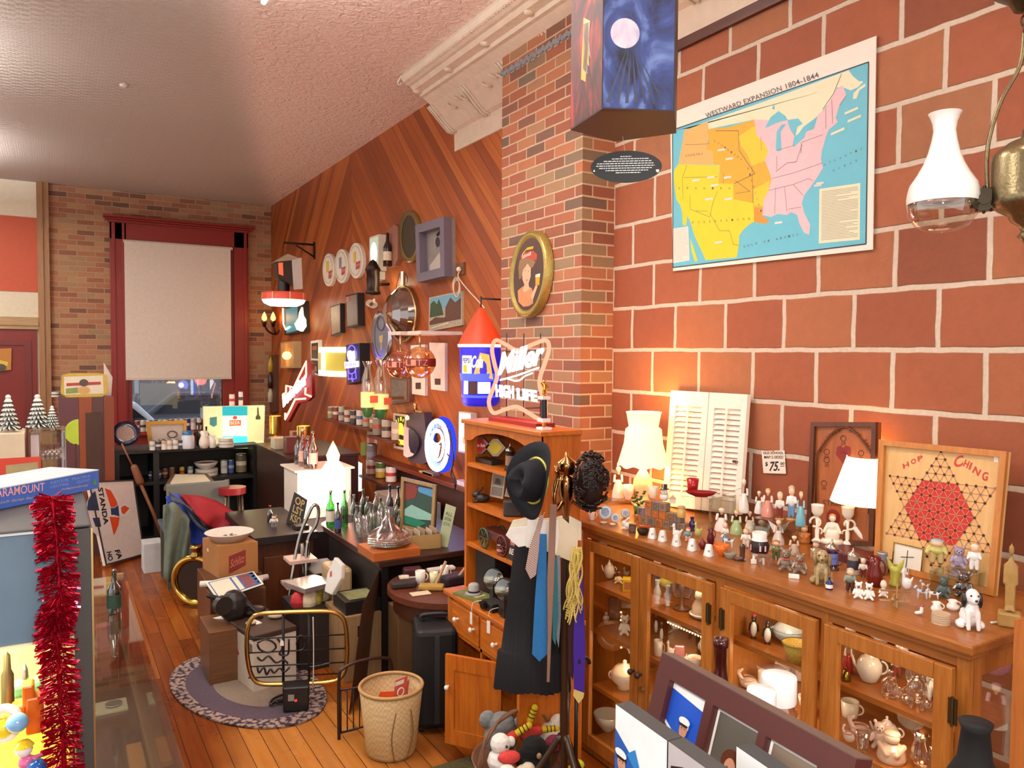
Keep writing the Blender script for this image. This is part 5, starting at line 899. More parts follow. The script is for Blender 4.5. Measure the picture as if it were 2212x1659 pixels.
def artmat(name,c0,c1,c2,sc,dist=2.2,st=(1,1,.5)):
 mt,nt=_mat(name); p=N(nt,'BsdfPrincipled',i_Roughness=.6); out(nt,p.outputs[0]); tc=N(nt,'TexCoord'); mp=N(nt,'Mapping'); mp.inputs['Scale'].default_value=st; L(nt,tc.outputs['Object'],mp.inputs[0]); no=N(nt,'TexNoise',i_Scale=sc,i_Detail=4.0,i_Distortion=dist); L(nt,mp.outputs[0],no.inputs['Vector']); L(nt,ramp(nt,no.outputs[0],[(.3,c0),(.5,c1),(.68,c2)]),p.inputs['Base Color']); return mt
def facepl(a,b): u=(b-a);u.z=0;u.normalize();n=V((u.y,-u.x,0));n=n if n.dot(a)<0 else -n;return Pl(a,n,u)
f1=facepl(P5[0],P5[1]);f2=facepl(P5[1],P5[2]);w1=(P5[1]-P5[0]).length;w2=(P5[2]-P5[1]).length
g=G();g.add([f1.pt(a,b_,.0008) for a,b_ in ((.004,.004),(w1-.001,.004),(w1-.001,hb),(.004,hb))],[(0,1,2,3)]);g.o('red_panel',artmat('red_print','#1a0808','#541312','#a82a20',9,2.5,(1,1,.35)),t,w=1)
g=G();
for i in range(4): g.add([f1.pt(w1*a,b_,.0014) for a,b_ in ((.35+.05*i,.14+.03*i),(.5+.05*i,.12+.02*i),(.62-.03*i,.3),(.42,.33-.02*i))],[(0,1,2,3)],i%2)
g.o('colour_streaks',[m('#c9a524',.4),m('#8a7f9a',.4)],t,w=1)
g=G();g.add([f2.pt(a,b_,.0008) for a,b_ in ((.001,.004),(w2-.004,.004),(w2-.004,hb),(.001,hb))],[(0,1,2,3)]);g.o('blue_panel',artmat('blue_print','#0d1026','#2f4586','#6f8cc8',7,2.0,(1,1,.6)),t,w=1)
g=G();g.flat(f2,elp(w2*.3,hb*.46,w2*.2,w2*.2),.0014);g.o('pale_moon',artmat('moon_print','#8f93bc','#d8cfe0','#f2eaf0',14,1.0),t,w=1)
g=G()
for i in range(7): x=w2*(.05+.13*i);g.flat(f2,[(x,.02),(x+w2*.05,.02),(w2*.35+i*.004,.2-.004*i)],.0016)
g.o('dark_folds',m('#1d2a58',.4),t,w=1)
g=G();c=sum(P5,V())/5;g.tube([(c.x,c.y,zb+hb),(c.x,c.y,CEIL)],.002,5);g.o('hanging_cord',m('#d8d0c0'),t,w=1)
d=ray(1353,360).normalized();c=V((0,0,H))+d*2.62;pl=Pl(c,V((-d.x,-d.y,0)).normalized());t=T('oval_sign','black oval hanging card covered in small white print','sign',c)
g=G();g.slab(pl,elp(1353,360,77,34.5,40,-1.5),.004);g.o('card',m('#1c2022',.4),t,w=1)
g=G();random.seed(4)
for i,(y,x0,x1) in enumerate([(338,1340,1364),(343,1322,1402),(348,1304,1408),(353,1290,1412),(358,1288,1414),(363,1294,1408),(368,1308,1400),(373,1330,1384)]):
 x=x0
 while x<x1: w=3+6*random.random();pline(g,pl,[(x,y+(1353-x)*.02),(min(x+w,x1),y+(1353-x-w)*.02)],.0028,.0006);x+=w+1.4
g.fpx(pl,[(1281,371),(1286,371),(1283.5,366)],.0006);g.fpx(pl,[(1417,366),(1424,366),(1424,370),(1420.5,373),(1417,370)],.0006);g.o('white_print',m('#e2e4e4',.6),t,w=1)
g=G();g.tube([pl.px(1350,326),pl.px(1345,295)],.001,4);g.o('thread',m('#c8c0b0'),t,w=1)
dep=1.78;d=ray(2036,450);c=V((0,0,H))+d*dep;k=dep/F;t=T('hanging_oil_lamp','antique brass hanging oil lamp arm with milk glass chimney shade, top right','oil lamp',c,-math.atan2(c.x,c.y))
BR=m('#8a7c5c',.28,.9,nz=.4,sc=160,bump=.001);Zk=lambda y:(450-y)*k
pf=[(70,440),(71,428),(69,412),(66,400),(52,378),(40,355),(31,330),(25,305),(22,285),(24,268),(29,254),(33,247)]
g=G();g.lathe([(r*k,Zk(y)) for r,y in pf],32);g.o('milk_glass_shade',m('#f4f2ee',.12,coat=.8,nz=.02),t)
pf=[(66,412),(70,440),(67,465),(52,488),(30,499),(0,502)]
g=G(); g.lathe([(r*k,Zk(y)) for r,y in pf],32); g.o('glass_globe',gl('#f6f2ec',.1),t); g=G(); g.lathe([(r*k,Zk(y)) for r,y in [(62,414),(60,425),(40,436),(20,438)]],24); g.o('inner_ring',gl('#e8e4e0',.2),t)
fx=160*k
g=G();g.tube([(78*k,0,Zk(445)),(100*k,0,Zk(445))],.011,10);g.tube([(66*k,0,Zk(438)),(84*k,0,Zk(444))],[.02,.012],10);g.o('burner_arm',BR,t);g=G();g.cyl(24*k,-.006,.006,16,(76*k,-.01,Zk(440)),ax=(0,1,0));g.cyl(12*k,-.016,.008,14,(76*k,-.01,Zk(440)),ax=(0,1,0));
for i in range(12): a=i*PI/6;g.ell((76*k+26*k*cos(a),-.01,Zk(440)+26*k*sin(a)),.004,6)
g.o('wick_wheel',m('#3a3226',.35,.8),t,bevel=.001)
g=G();g.lathe([(r*k,Zk(y)) for r,y in [(0,300),(20,302),(22,318),(45,328),(60,340),(72,352),(74,365),(72,440),(74,452),(60,466),(42,476),(36,490),(20,500),(18,512),(24,520),(14,530),(8,540),(0,542)]],28,(fx,0,0));g.o('oil_font',BR,t)
g=G();g.tube(smooth_path([(fx-78*k,0,Zk(425)),(fx-80*k,0,Zk(330)),(fx-60*k,0,Zk(240)),(fx-28*k,0,Zk(170)),(fx-22*k,0,Zk(100))],8),.0045,8);g.tube(smooth_path([(fx+78*k,0,Zk(425)),(fx+80*k,0,Zk(330)),(fx+55*k,0,Zk(240)),(fx+10*k,0,Zk(170)),(fx-22*k,0,Zk(100))],8),.0045,8);g.o('bail',BR,t)
g=G()
for i in range(14): z=Zk(95-i*16);g.tube([(fx-22*k+.007*cos(a)*(1 if i%2 else .2),.007*cos(a)*(.2 if i%2 else 1),z+.012*sin(a)) for a in [PI*j/5 for j in range(10)]],.0022,5,closed=True)
g.tube([(fx-22*k,0,Zk(-130)),(fx-22*k,0,CEIL-c.z)],.003,6);g.o('chain',m('#4a3f2c',.4,.8),t)
g=G();g.lathe([(0,Zk(62)),(20*k,Zk(58)),(30*k,Zk(40)),(58*k,Zk(20)),(60*k,Zk(0)),(40*k,Zk(-16)),(0,Zk(-20))],20,(fx-22*k,0,0));g.o('smoke_bell',m('#4a3f2c',.4,.8,nz=.4,sc=100),t)
pl=PX(XC-.045);t=T('oval_portrait','oval gilt framed portrait of a lady holding a beer on the brick chimney','picture',(XC,3.9,1.9))
oc=(1141,592);E=lambda sx,sy:elp(oc[0],oc[1],40*sx,94*sy,36,6)
g=G();o_,i_=E(1,1),E(.8,.84);mid=E(.9,.92)
O=[pl.px(*p)-pl.n*.04 for p in E(1.04,1.02)];O1=[pl.px(*p) for p in o_];M_=[pl.px(*p)+pl.n*.012 for p in mid];I_=[pl.px(*p)-pl.n*.004 for p in i_];n=36
g.add(O+O1+M_+I_,[(a*n+i,a*n+(i+1)%n,(a+1)*n+(i+1)%n,(a+1)*n+i) for a in range(3) for i in range(n)],0,True);g.o('gilt_frame',m('#a8934f',.35,.6,nz=.35,sc=90,bump=.002),t,w=1)
def op(x,y): return (1060+280/929*x,420+500/1659*y)
g=G();g.fpx(pl,E(.82,.86),-.004);
for mi,h,pts in [(1,-.0035,[(195,770),(190,690),(225,660),(250,655),(290,670),(300,700),(300,780),(270,800),(230,805)]),(2,-.003,[(222,560),(230,500),(262,480),(285,520),(283,590),(268,640),(240,650),(225,610)]),(2,-.0032,[(240,640),(268,640),(275,680),(245,700),(225,690)]),(3,-.0028,[(195,520),(205,470),(240,455),(290,465),(320,480),(300,520),(285,530),(262,495),(230,540),(215,600),(200,610)]),(4,-.003,[(215,470),(210,440),(230,420),(300,400),(330,430),(325,470),(290,470),(240,458)]),(5,-.0027,[(222,440),(250,400),(300,390),(305,370),(260,380),(225,420)]),(6,-.0026,[(318,590),(350,585),(345,650),(318,650)]),(7,-.0025,[(318,575),(352,565),(350,590),(318,595)]),(2,-.0024,[(285,730),(320,650),(335,655),(312,720),(298,760)]),(8,-.002,[(238,545),(248,541),(246,548)]),(8,-.002,[(264,548),(274,546),(270,552)]),(9,-.002,[(250,612),(266,610),(258,620)])]: g.fpx(pl,[op(*p) for p in pts],h,mi)
g.tpx(pl,op(222,462),op(290,432),op(220,435),'Schmidt',-.0018,7,shear=.25,bold=.02)
g.o('portrait',[m(c,.45) for c in ('#4a3028','#c98a5c','#e2b08c','#8a6a48','#b0402c','#d8b020','#d8a018','#f0e8d8','#2a1a14','#b04a3c')],t,w=1)
# ================= maple hutch with open shelves, drawers and an ajar door
MAP=wood('#a4500f','#c87020',2,9,.35); MAPH=wood('#a85410','#ca7222',1,9,.35)
bx0,bx1,by0,by1,bzt,dz=1.74,1.94,2.66,3.35,1.477,.65;ex0=1.64
hu=T('hutch','tall orange maple hutch with open shelves over drawers beside the chimney','bookcase',(1.8,3.0,0))
def ho(g,nm,mt=MAP,**k): return g.o(nm,mt,hu,w=1,**k)
zs=[un(1010,y,'x',bx0).z for y in (999,1086,1171)]
g=G();g.box(bx0-.015,by0-.015,bzt-.02,bx1,by1+.015,bzt);ho(g,'top',MAPH,bevel=.003)
for y in (by0,by1-.02): g=G();g.box(bx0,y,dz,bx1,y+.02,bzt-.02);ho(g,'side_panel')
g=G();g.box(bx1-.01,by0+.02,dz,bx1,by1-.02,bzt-.02);ho(g,'back_panel',wood('#a5561c','#c07028',2,8))
for z in zs: g=G();g.box(bx0+.004,by0+.02,z-.018,bx1-.01,by1-.02,z);ho(g,'shelf',MAPH)
g=G();g.prism([(bx0-.004,by0,bzt-.02),(bx0-.004,by1,bzt-.02)]+[(bx0-.004,by1-.0-(by1-by0)*s,bzt-.10+.055*(sin(PI*min(1,max(0,(s-.12)/.76)))**.5 if .12<s<.88 else 0)) for s in [i/24 for i in range(25)]],(.012,0,0));ho(g,'arched_rail')
g=G();g.box(ex0-.012,by0-.02,dz-.022,1.965,by1+.01,dz);ho(g,'worktop',MAPH,bevel=.004)
g=G(); g.box(ex0,by1-.04,0,1.96,by1-.02,dz-.022); g.box(ex0,by0,0,1.96,by0+.02,dz-.022); ho(g,'base_side'); g=G(); g.box(1.94,by0+.02,0,1.95,by1-.04,dz-.022); ho(g,'base_back'); g=G(); g.box(ex0+.01,by0+.02,.05,1.94,by1-.04,.07); ho(g,'base_floor',MAPH)
g=G();g.box(ex0,by0+.02,dz-.035,ex0+.02,by1-.04,dz-.022);g.box(ex0,by0+.02,.455,ex0+.02,by1-.04,.47);g.box(ex0,2.98,.07,ex0+.02,3.0,dz-.035);g.box(ex0,by0+.02,.0,ex0+.02,by1-.04,.06);g.box(ex0,3.27,.06,ex0+.02,3.31,dz-.03);ho(g,'face_frame')
KNB=cer('#f0ebe0')
for i,(y0,y1) in enumerate([(3.005,3.265),(2.70,2.975)]):
 g=G();g.box(ex0-.008,y0,.475,ex0+.012,y1,dz-.037);dr=ho(g,'drawer',MAPH,bevel=.003);
 for yy in ((y0+y1)/2,) if i else (y1-.06,y0+.04): g=G();g.cyl(.006,0,.014,10,ax=(-1,0,0));g.ell((-.02,0,0),(.009,.012,.012),10);kk=g.o('knob',KNB,dr);kk.location=(ex0-.008-hu.location.x,yy-hu.location.y,.545)
g=G();hy=2.98;hx=ex0-.01;fx_,fy_=1.462,2.99+.03;A0=V((1.475,3.02,.07));Bh=V((ex0-.006,2.80,.07));u=(Bh-A0);n_=V((u.y,-u.x,0)).normalized();n_=-n_ if n_.dot(A0)>0 else n_
for a,b_,z0,z1 in ((0,.16,.0,.40),(.84,1,.0,.40),(.16,.84,.0,.065),(.16,.84,.335,.40)): g.obox(A0+u*a+V((0,0,z0)),u*(b_-a),-n_*.018,(0,0,z1-z0))
g.obox(A0+u*.16+V((0,0,.06))-n_*.006,u*.68,-n_*.006,(0,0,.28));dd=ho(g,'door',MAP)
g=G();c=A0+u*.06+V((0,0,.26));g.cyl(.005,0,.012,8,c,ax=n_);g.ell(c+n_*.018,.011,10);
for j,v in enumerate(g.v): g.v[j]=v-hu.location
g.o('knob',KNB,dd)
S=zs;C_=1.82
def dia(cx,cy,w,h): return [(cx-w,cy),(cx-w*.25,cy-h),(cx+w*.25,cy-h),(cx+w,cy),(cx+w*.25,cy+h),(cx-w*.25,cy+h)]
pl=PX(1.80);g0=T('diamond_sign','silver sign of two joined diamonds, one red and one yellow, in the hutch','sign',(1.8,3.25,S[0]))
for nm,cx,cy,col,tx_ in (('red_diamond',1036,962,'#b02028','Grain Belt'),('yellow_diamond',1070,967,'#b8a020','')):
 g=G();g.slab(pl,dia(cx,cy,22,19),.008);g.o(nm+'_rim',metal('#b0aca4',.4),g0,w=1);g=G();g.fpx(pl,dia(cx,cy,17,14),.001);g.o(nm,m(col,.35),g0,w=1)
 if tx_: g=G();g.tpx(pl,(cx-13,cy+3),(cx+13,cy+4),(cx-13,cy-4),tx_,.002,bold=.02);g.o('lettering',m('#f0e0d8',.5),g0,w=1)
g=G();g.obox((1.79,3.17,S[0]),(0,.16,0),(.06,0,0),(0,0,.022));g.o('base',m('#2a2622',.4),g0,w=1)
B('stein',1102,1018,958,34,S[0],1.79,[gloss('#2a1510'),'#8a6a50'],'dark brown beer stein with a round badge on the top hutch shelf',name='beer_stein',cat='mug')
B('bunny',1038,1088,1055,44,S[1],1.80,[m('#2a2624',.4)],'black bird decoy figure on the second hutch shelf',name='bird_decoy',cat='figurine')
for i,(q,lb) in enumerate([([(1064,1020),(1092,1025),(1086,1078),(1058,1072)],'old grey photograph card standing on the second hutch shelf, left'),([(1097,1040),(1117,1046),(1112,1076),(1090,1072)],'smaller faded photograph card right on the second hutch shelf')]):
 pl=PX(1.84-.012*i); t=T('photo_card',lb,'photograph',pl.px(*q[3])); g=G(); g.slab(pl,q,.003); g.o('card',m('#b8aa98',.6),t,w=1)
 g=G();g.fpx(pl,[inq(q,.1,.08),inq(q,.9,.08),inq(q,.9,.5),inq(q,.1,.5)],.001,0);g.fpx(pl,[inq(q,.1,.56),inq(q,.9,.56),inq(q,.9,.92),inq(q,.1,.92)],.001,0);g.fpx(pl,[inq(q,.25,.45),inq(q,.35,.2),inq(q,.65,.22),inq(q,.75,.46)],.0015,1);g.o('grey_print',[m('#857a70',.6,nz=.4,sc=80),m('#4a443f',.6)],t,w=1)
B('slab',1108,1106,1070,42,S[1],1.77,[m('#37302c',.45,nz=.4,sc=60)],'dark metal mechanical piece with pale knobs, second hutch shelf')
t=T('toy_wagon','dark cast iron toy wagon with green and red spoked wheels in the hutch','toy',(1.80,3.12,S[2]))
G().box(-.04,-.17,.05,.04,.1,.09).o('wagon_box',m('#5a2a22',.5),t,bevel=.003)
for y,c in ((-.12,'#5a2420'),(.05,'#2f4a30')):
 for x in (-.05,.05):
  g=G();g.tube([(x,y+.045*cos(a),.05+.045*sin(a)) for a in [PI*i/9 for i in range(18)]],.005,6,closed=True)
  for i in range(6): a=PI*i/3;g.tube([(x,y,.05),(x,y+.045*cos(a),.05+.045*sin(a))],.003,5)
  g.o('wheel',m(c,.5),t)
B('can',1082,1206,1182,18,S[2],1.76,['#7a2a22','#c09078','#6a2420'],'small red tin with a face on the third hutch shelf')
for i,(q,c,tx_) in enumerate([([(1100,1152),(1127,1160),(1120,1190),(1092,1180)],'#c87468','RED'),([(1100,1178),(1125,1186),(1118,1216),(1094,1208)],'#2c2622','BEER')]):
 pl=PX(1.765-.012*i); t=T('tin_sign',['pink red lettered tin at the right of the third hutch shelf','black lettered tin below the pink one in the hutch'][i],'tin',pl.px(*q[3])); g=G(); g.slab(pl,q,.02); g.o('tin',m(c,.5),t,w=1); g=G(); g.tpx(pl,inq(q,.12,.55),inq(q,.9,.6),inq(q,.12,.15),tx_,.001,bold=.02); g.o('lettering',m('#efe0d0',.6),t,w=1)
p=un(1047,1276,'z',dz+.0); t=T('black_case','black box shaped case at the left of the hutch worktop','case',(1.83,3.2,dz)); G().box(-.06,-.1,0,.09,.09,.19).o('case_body',m('#141212',.5),t,bevel=.004)
t=T('film_boxes','flat carton with rainbow coloured edge lying on the black case','box',(1.83,3.2,dz+.1905)); G().box(-.05,-.09,0,.05,.085,.025).o('carton',m('#4a4236',.5),t)
for i,c in enumerate(['#e8e0d0','#d83a20','#d8206a','#e8c020','#3a8a30','#3060c0','#e6e6e2']): G().box(-.053,.08-.024*i-.023,.002,-.05,.08-.024*i,.023).o('colour_band',m(c,.4),t)
def headlamp(px,py,r,X,label):
 c=un(px,py,'x',X); k_=-(RW.transposed()@(c-V((0,0,H)))).z/F; t=T('headlamp',label,'lamp',c); ax=V((-.75,-.55,.12)); r*=k_
 G().lathe([(0,-.10),(r*.5,-.09),(r*.95,-.03),(r*1.04,0),(r*1.0,.008)],24,ax=ax).o('shell',m('#2a2420',.35,.7),t); G().lathe([(r*1.0,.004),(r*.8,-.02),(r*.4,-.045),(0,-.055)],24,ax=ax).o('reflector',metal('#d8d4c8',.16),t); G().lathe([(0,.012),(r*.6,.01),(r*.98,.004)],24,ax=ax).o('lens',gl('#f4f4ee',.12),t)
 G().box(-.012,-.012,dz-c.z,.03,.02,-.02).o('foot',m('#2a2420',.4),t)
headlamp(1067,1251,24,1.74,'silver headlamp reflector beside the black case'); headlamp(1091,1273,24,1.68,'silver headlamp nearest the hanging black skirt')
t=T('book','green covered booklet under the small grey hat on the hutch worktop','book',(1.70,3.17,dz),.25); G().box(-.055,-.09,0,.055,.09,.012).o('cover',m('#6a7038',.5,nz=.5,sc=40),t); G().box(-.054,-.088,.002,-.0535,.088,.010).o('page_edges',m('#e8dc9c',.6),t) ; G().box(-.03,-.05,.0121,.03,.03,.0125).o('cover_print',m('#c8c080',.5,nz=.5,sc=90),t)
t=T('toy_hat','small grey felt hat with black band standing on the green booklet','hat',(1.70,3.175,dz+.013)); K_hat(t,.05,.085,[m('#8f8c88',.8),m('#a5a29e',.8)]); G().cyl(.0285,.008,.017,20).o('hat_band',m('#151313',.6),t)
for i,(x,y,lb) in enumerate([(1.69,2.97,'black folding camera lying at the front of the hutch worktop'),(1.72,2.86,'black box camera with lens next to the skirt')]):
 t=T('old_camera',lb,'camera',(x,y,dz),.3*i); G().box(-.035,-.05,0,.035,.05,.05-.012*(1-i)).o('camera_body',m('#1b1918',.5,nz=.3,sc=150,bump=.001),t,bevel=.005); g=G(); g.cyl(.018,0,.02,16,(-.035,.01,.025),ax=(-1,0,0)); g.o('lens',metal('#5a5652',.3),t); g=G(); g.tube(smooth_path([(-.03,.05,.03),(-.065,.07,.02),(-.075,.065,-.02)],5),.0015,5); g.box(-.079,.055,-.075,-.077,.075,-.02); g.o('price_tag',m('#eae2d2',.7),t)
pl=PX(1.86); q=[(1077,1212),(1119,1226),(1116,1256),(1076,1243)]; t=T('tin_box','orange red tin with a pale crest standing behind the headlamps','tin',(1.86,2.85,dz)); g=G(); g.slab(pl,q,.03); g.o('tin_body',m('#c83a18',.4),t,w=1); g=G(); g.fpx(pl,[inq(q,0,.0),inq(q,.36,0),inq(q,.36,1),inq(q,0,1)],.001); g.o('crest_panel',m('#a8b0ac',.5),t,w=1); g=G(); g.fpx(pl,[inq(q,a,b_) for a,b_ in ((.08,.15),(.28,.18),(.28,.6),(.18,.85),(.08,.6))],.002); g.o('crest',m('#2a2c30',.5),t,w=1)
c=un(1115,895,'z',bzt); pl=Pl((1.86,3.05,bzt),V((-1,-.28,0)).normalized()); t=T('neon_sign','red butterfly shaped neon beer sign with white script on top of the hutch','neon sign',(1.86,3.05,bzt))
path=[(1071,735),(1094,745),(1118,757),(1146,746),(1178,735),(1186,752),(1178,782),(1168,810),(1166,835),(1176,868),(1178,900),(1168,907),(1143,893),(1117,879),(1092,884),(1066,892),(1056,868),(1066,838),(1074,812),(1068,785),(1063,755)]
g=G();g.tube(smooth_path([pl.px(*p) for p in path],5,True),.0095,10,closed=True);g.o('red_tube',emi('#ff5a46',5.5),t,w=1)
g=G();
for h in (.006,.010): g.tpx(pl,(1078,812),(1178,786),(1078,764),'Miller',h,shear=.35,bold=.03)
g.tube(smooth_path([pl.px(*p) for p in [(1081,821),(1120,810),(1164,794)]],5),.004,8);g.tube([pl.px(*p) for p in [(1096,818),(1112,823),(1122,822),(1134,812),(1150,806)]],.0035,8)
for h in (.006,.010): g.tpx(pl,(1074,857),(1113,861),(1073,830),'HIGH',h,bold=.05); g.tpx(pl,(1120,862),(1163,868),(1119,838),'LIFE',h,bold=.05)
g.o('white_tube_lettering',emi('#fff4ff',4),t,w=1)
g=G();
for x in (1085,1122,1158): g.tube([pl.px(x,720,-.03),pl.px(x,900,-.03)],.003,6)
for y in (760,850,884): g.tube([pl.px(1078,y,-.03),pl.px(1166,y-3,-.03)],.003,6)
g.o('support_grid',m('#1a1718',.5),t,w=1); g=G(); a=pl.px(1066,900); g.obox((1.80,2.80,bzt),(.10,0,0),(0,.42,0),(0,0,.018)); g.o('base',m('#7a1f1a',.5),t,w=1)
light('POINT','neon_light',pl.px(1090,815,.1)-t.location,3.0,'#ff6a55',.12,parent=t); light('POINT','neon_light',pl.px(1160,815,.1)-t.location,3.0,'#ff6a55',.12,parent=t)
p,h,k_,rz=st(1179,926,797,bzt);t=T('trophy','small trophy with dark column and gold figure at the right of the neon sign','trophy',(1.79,2.72,bzt));
G().box(-.025,-.025,0,.025,.025,.012).o('marble_base',m('#efe6e2',.3),t,bevel=.002); G().lathe([(.006,.012),(.012,.03),(.016,.034)],12).o('stem',metal('#b8863a'),t); G().box(-.02,-.02,.034,.02,.02,.05).o('marble_block',m('#f0e8e4',.3),t); G().cyl(.014,.05,.13,18).o('column',m('#1a1220',.15),t); G().box(-.02,-.02,.13,.02,.02,.143).o('marble_cap',m('#f0e8e4',.3),t)
G().cap((-.006,0,.15),(-.004,0,.17),.005,.006).cap((.006,0,.15),(.004,0,.17),.005,.006).cap((0,0,.17),(0,0,.19),.009,.008).ell((0,0,.205),.008,8).cap((-.009,0,.19),(-.02,-.005,.2),.004,.003).cap((.009,0,.19),(.018,-.004,.178),.004,.003).cyl(.008,.143,.147,10).o('gold_figure',metal('#c8963c',.25),t,rem=.0022)
# ================= coat rack and what hangs on it
rx,ry=1.655,2.36
ct=T('coat_rack','brass topped coat rack standing in front of the hutch, hung with ties and hats','coat rack',(rx,ry,0));kk=2.87/F
BRS=metal('#a5794a',.18)
G().cyl(.016,.05,1.22,14).o('pole',m('#3a2416',.25),ct); G().lathe([(0,1.435),(.006,1.43),(.008,1.415),(.036,1.395),(.037,1.38),(.034,1.35),(.012,1.345),(.03,1.335),(.034,1.31),(.026,1.25),(.016,1.2),(.016,1.18)],24).o('finial',BRS,ct)
for a in (205,335,90):
 ca,sa=cos(rad(a)),sin(rad(a));G().tube(smooth_path([(.02*ca,.02*sa,1.25),(.07*ca,.07*sa,1.22),(.085*ca,.085*sa,1.28),(.06*ca,.06*sa,1.34),(.075*ca,.075*sa,1.37)],6),.007,8).o('hook',BRS,ct)
for a in (30,150,270): ca,sa=cos(rad(a)),sin(rad(a));G().tube(smooth_path([(.01*ca,.01*sa,.35),(.12*ca,.12*sa,.18),(.24*ca,.24*sa,.02)],6),.013,8).o('leg',m('#33200f',.3),ct)
fw=V((rx,ry,0)).normalized();sd=V((fw.y,-fw.x,0))     # away from viewer, and to the photo's right
def rk(px,py,dy=0):  # point on the rack's upright plane, dy metres towards the viewer
 p=Pl(V((rx,ry,0))-fw*dy,-fw);return p.px(px,py)
def rpl(dy): return Pl(V((rx,ry,0))-fw*dy,-fw)
t=T('cowboy_hat','navy felt cowboy hat with a gold chain band hung on the coat rack','hat',rk(1160,1038,.10));
n=(-fw*.72-sd*.68+V((0,0,.08))).normalized();mj=V((0,0,1))*.97+sd*.26;mj=(mj-n*mj.dot(n)).normalized();mn=n.cross(mj)
g=G();NB=36;rows=[]
for j,(s,lift) in enumerate([(.5,.004),(.75,.0),(1,.006),(1.0,.009),(.75,.004),(.5,.006)]):
 rows.append([mj*(.145*s*cos(a))+mn*(.105*s*sin(a))+n*(lift+.05*s*s*sin(a)**2*(1 if j<9 else 0)) for a in [2*PI*i/NB for i in range(NB)]])
for r in rows: g.v+=r
for j in range(5):
 for i in range(NB): g.f.append((j*NB+i,j*NB+(i+1)%NB,(j+1)*NB+(i+1)%NB,(j+1)*NB+i));g.mi.append(0);g.sm.append(True)
NAVY=m('#0a0d17',.85,nz=.2)
g.o('brim',NAVY,t);g=G();prv=[]
for z,s in ((.0,.62),(.04,.6),(.085,.55),(.11,.46),(.105,.3),(.09,.12)): prv.append([mj*(.128*s*cos(a))+mn*(.1*s*sin(a))+n*(z-.02*abs(cos(a))*(z>.08)) for a in [2*PI*i/NB for i in range(NB)]])
for r in prv: g.v+=r
for j in range(5):
 for i in range(NB): g.f.append((j*NB+i,j*NB+(i+1)%NB,(j+1)*NB+(i+1)%NB,(j+1)*NB+i));g.mi.append(0);g.sm.append(True)
g.add(prv[-1],[tuple(range(NB))]);g.o('crown',NAVY,t)
g=G();g.tube([mj*(.083*cos(a))+mn*(.066*sin(a))+n*.012 for a in [2*PI*i/40 for i in range(40)]],.006,6,closed=True);g.o('gold_band',m('#c2b45a',.4,.7,nz=.6,sc=300),t)
t=T('curly_wig','dark brown curly wig hung on the right of the coat rack','wig',rk(1277,1040,.05));g=G();random.seed(5);g.ell((0,0,0),(.05,.05,.098),14);
for i in range(150):
 a=random.random()*2*PI;b=math.acos(2*random.random()-1);d=V((sin(b)*cos(a)*.06,sin(b)*sin(a)*.06,cos(b)*.108));q=V((random.random()-.5,random.random()-.5,random.random()-.5)).normalized();r=.008+.005*random.random();e=d.normalized().cross(q);e=e.normalized() if e.length>.01 else V((1,0,0));f_=e.cross(d.normalized())
 g.tube([d+(e*cos(x)+f_*sin(x))*r+d.normalized()*x*.001 for x in [j*1.0 for j in range(6)]],.0038,5)
g.o('curls',m('#22100a',.5,nz=.3),t)
CARD=[m('#e9dfc6',.7),m('#f0ece4',.7),m('#e4d7ba',.7)]
for i,(q,dy) in enumerate([([(1096,1150),(1108,1124),(1150,1116),(1205,1124),(1216,1150),(1150,1168)],.02),([(1140,1124),(1205,1124),(1208,1158),(1202,1196),(1136,1182)],.045),([(1176,1120),(1212,1116),(1250,1150),(1246,1200),(1236,1214),(1192,1196)],.03),([(1205,1116),(1226,1112),(1256,1128),(1256,1168),(1242,1166)],.01),([(1092,1156),(1102,1140),(1150,1136),(1156,1176),(1120,1182)],.035)]):
 g=G();g.slab(rpl(dy),q,.004);g.thing('cardboard_hanger',['widest cream cardboard trouser hanger at the left of the coat rack','white cardboard hanger behind the striped tie','folded white cardboard hanger slanting down right of the strap','small cream hanger at the right behind the others','lowest cream cardboard hanger at the far left'][i],'hanger',CARD[i%3],'cardboard hangers on the coat rack',bevel=.001)
def stripes(name,c0,c1,sc,ang):
 mt,nt=_mat(name); p=N(nt,'BsdfPrincipled',i_Roughness=.7); out(nt,p.outputs[0]); tc=N(nt,'TexCoord'); mp=N(nt,'Mapping'); mp.inputs['Rotation'].default_value=(0,ang,-math.atan2(rx,ry)); L(nt,tc.outputs['Object'],mp.inputs[0]); w=N(nt,'TexWave',i_Scale=sc); w.bands_direction='Z'; L(nt,mp.outputs[0],w.inputs['Vector']); L(nt,ramp(nt,w.outputs[0],[(.45,c0),(.5,c1)],'CONSTANT'),p.inputs['Base Color']); return mt
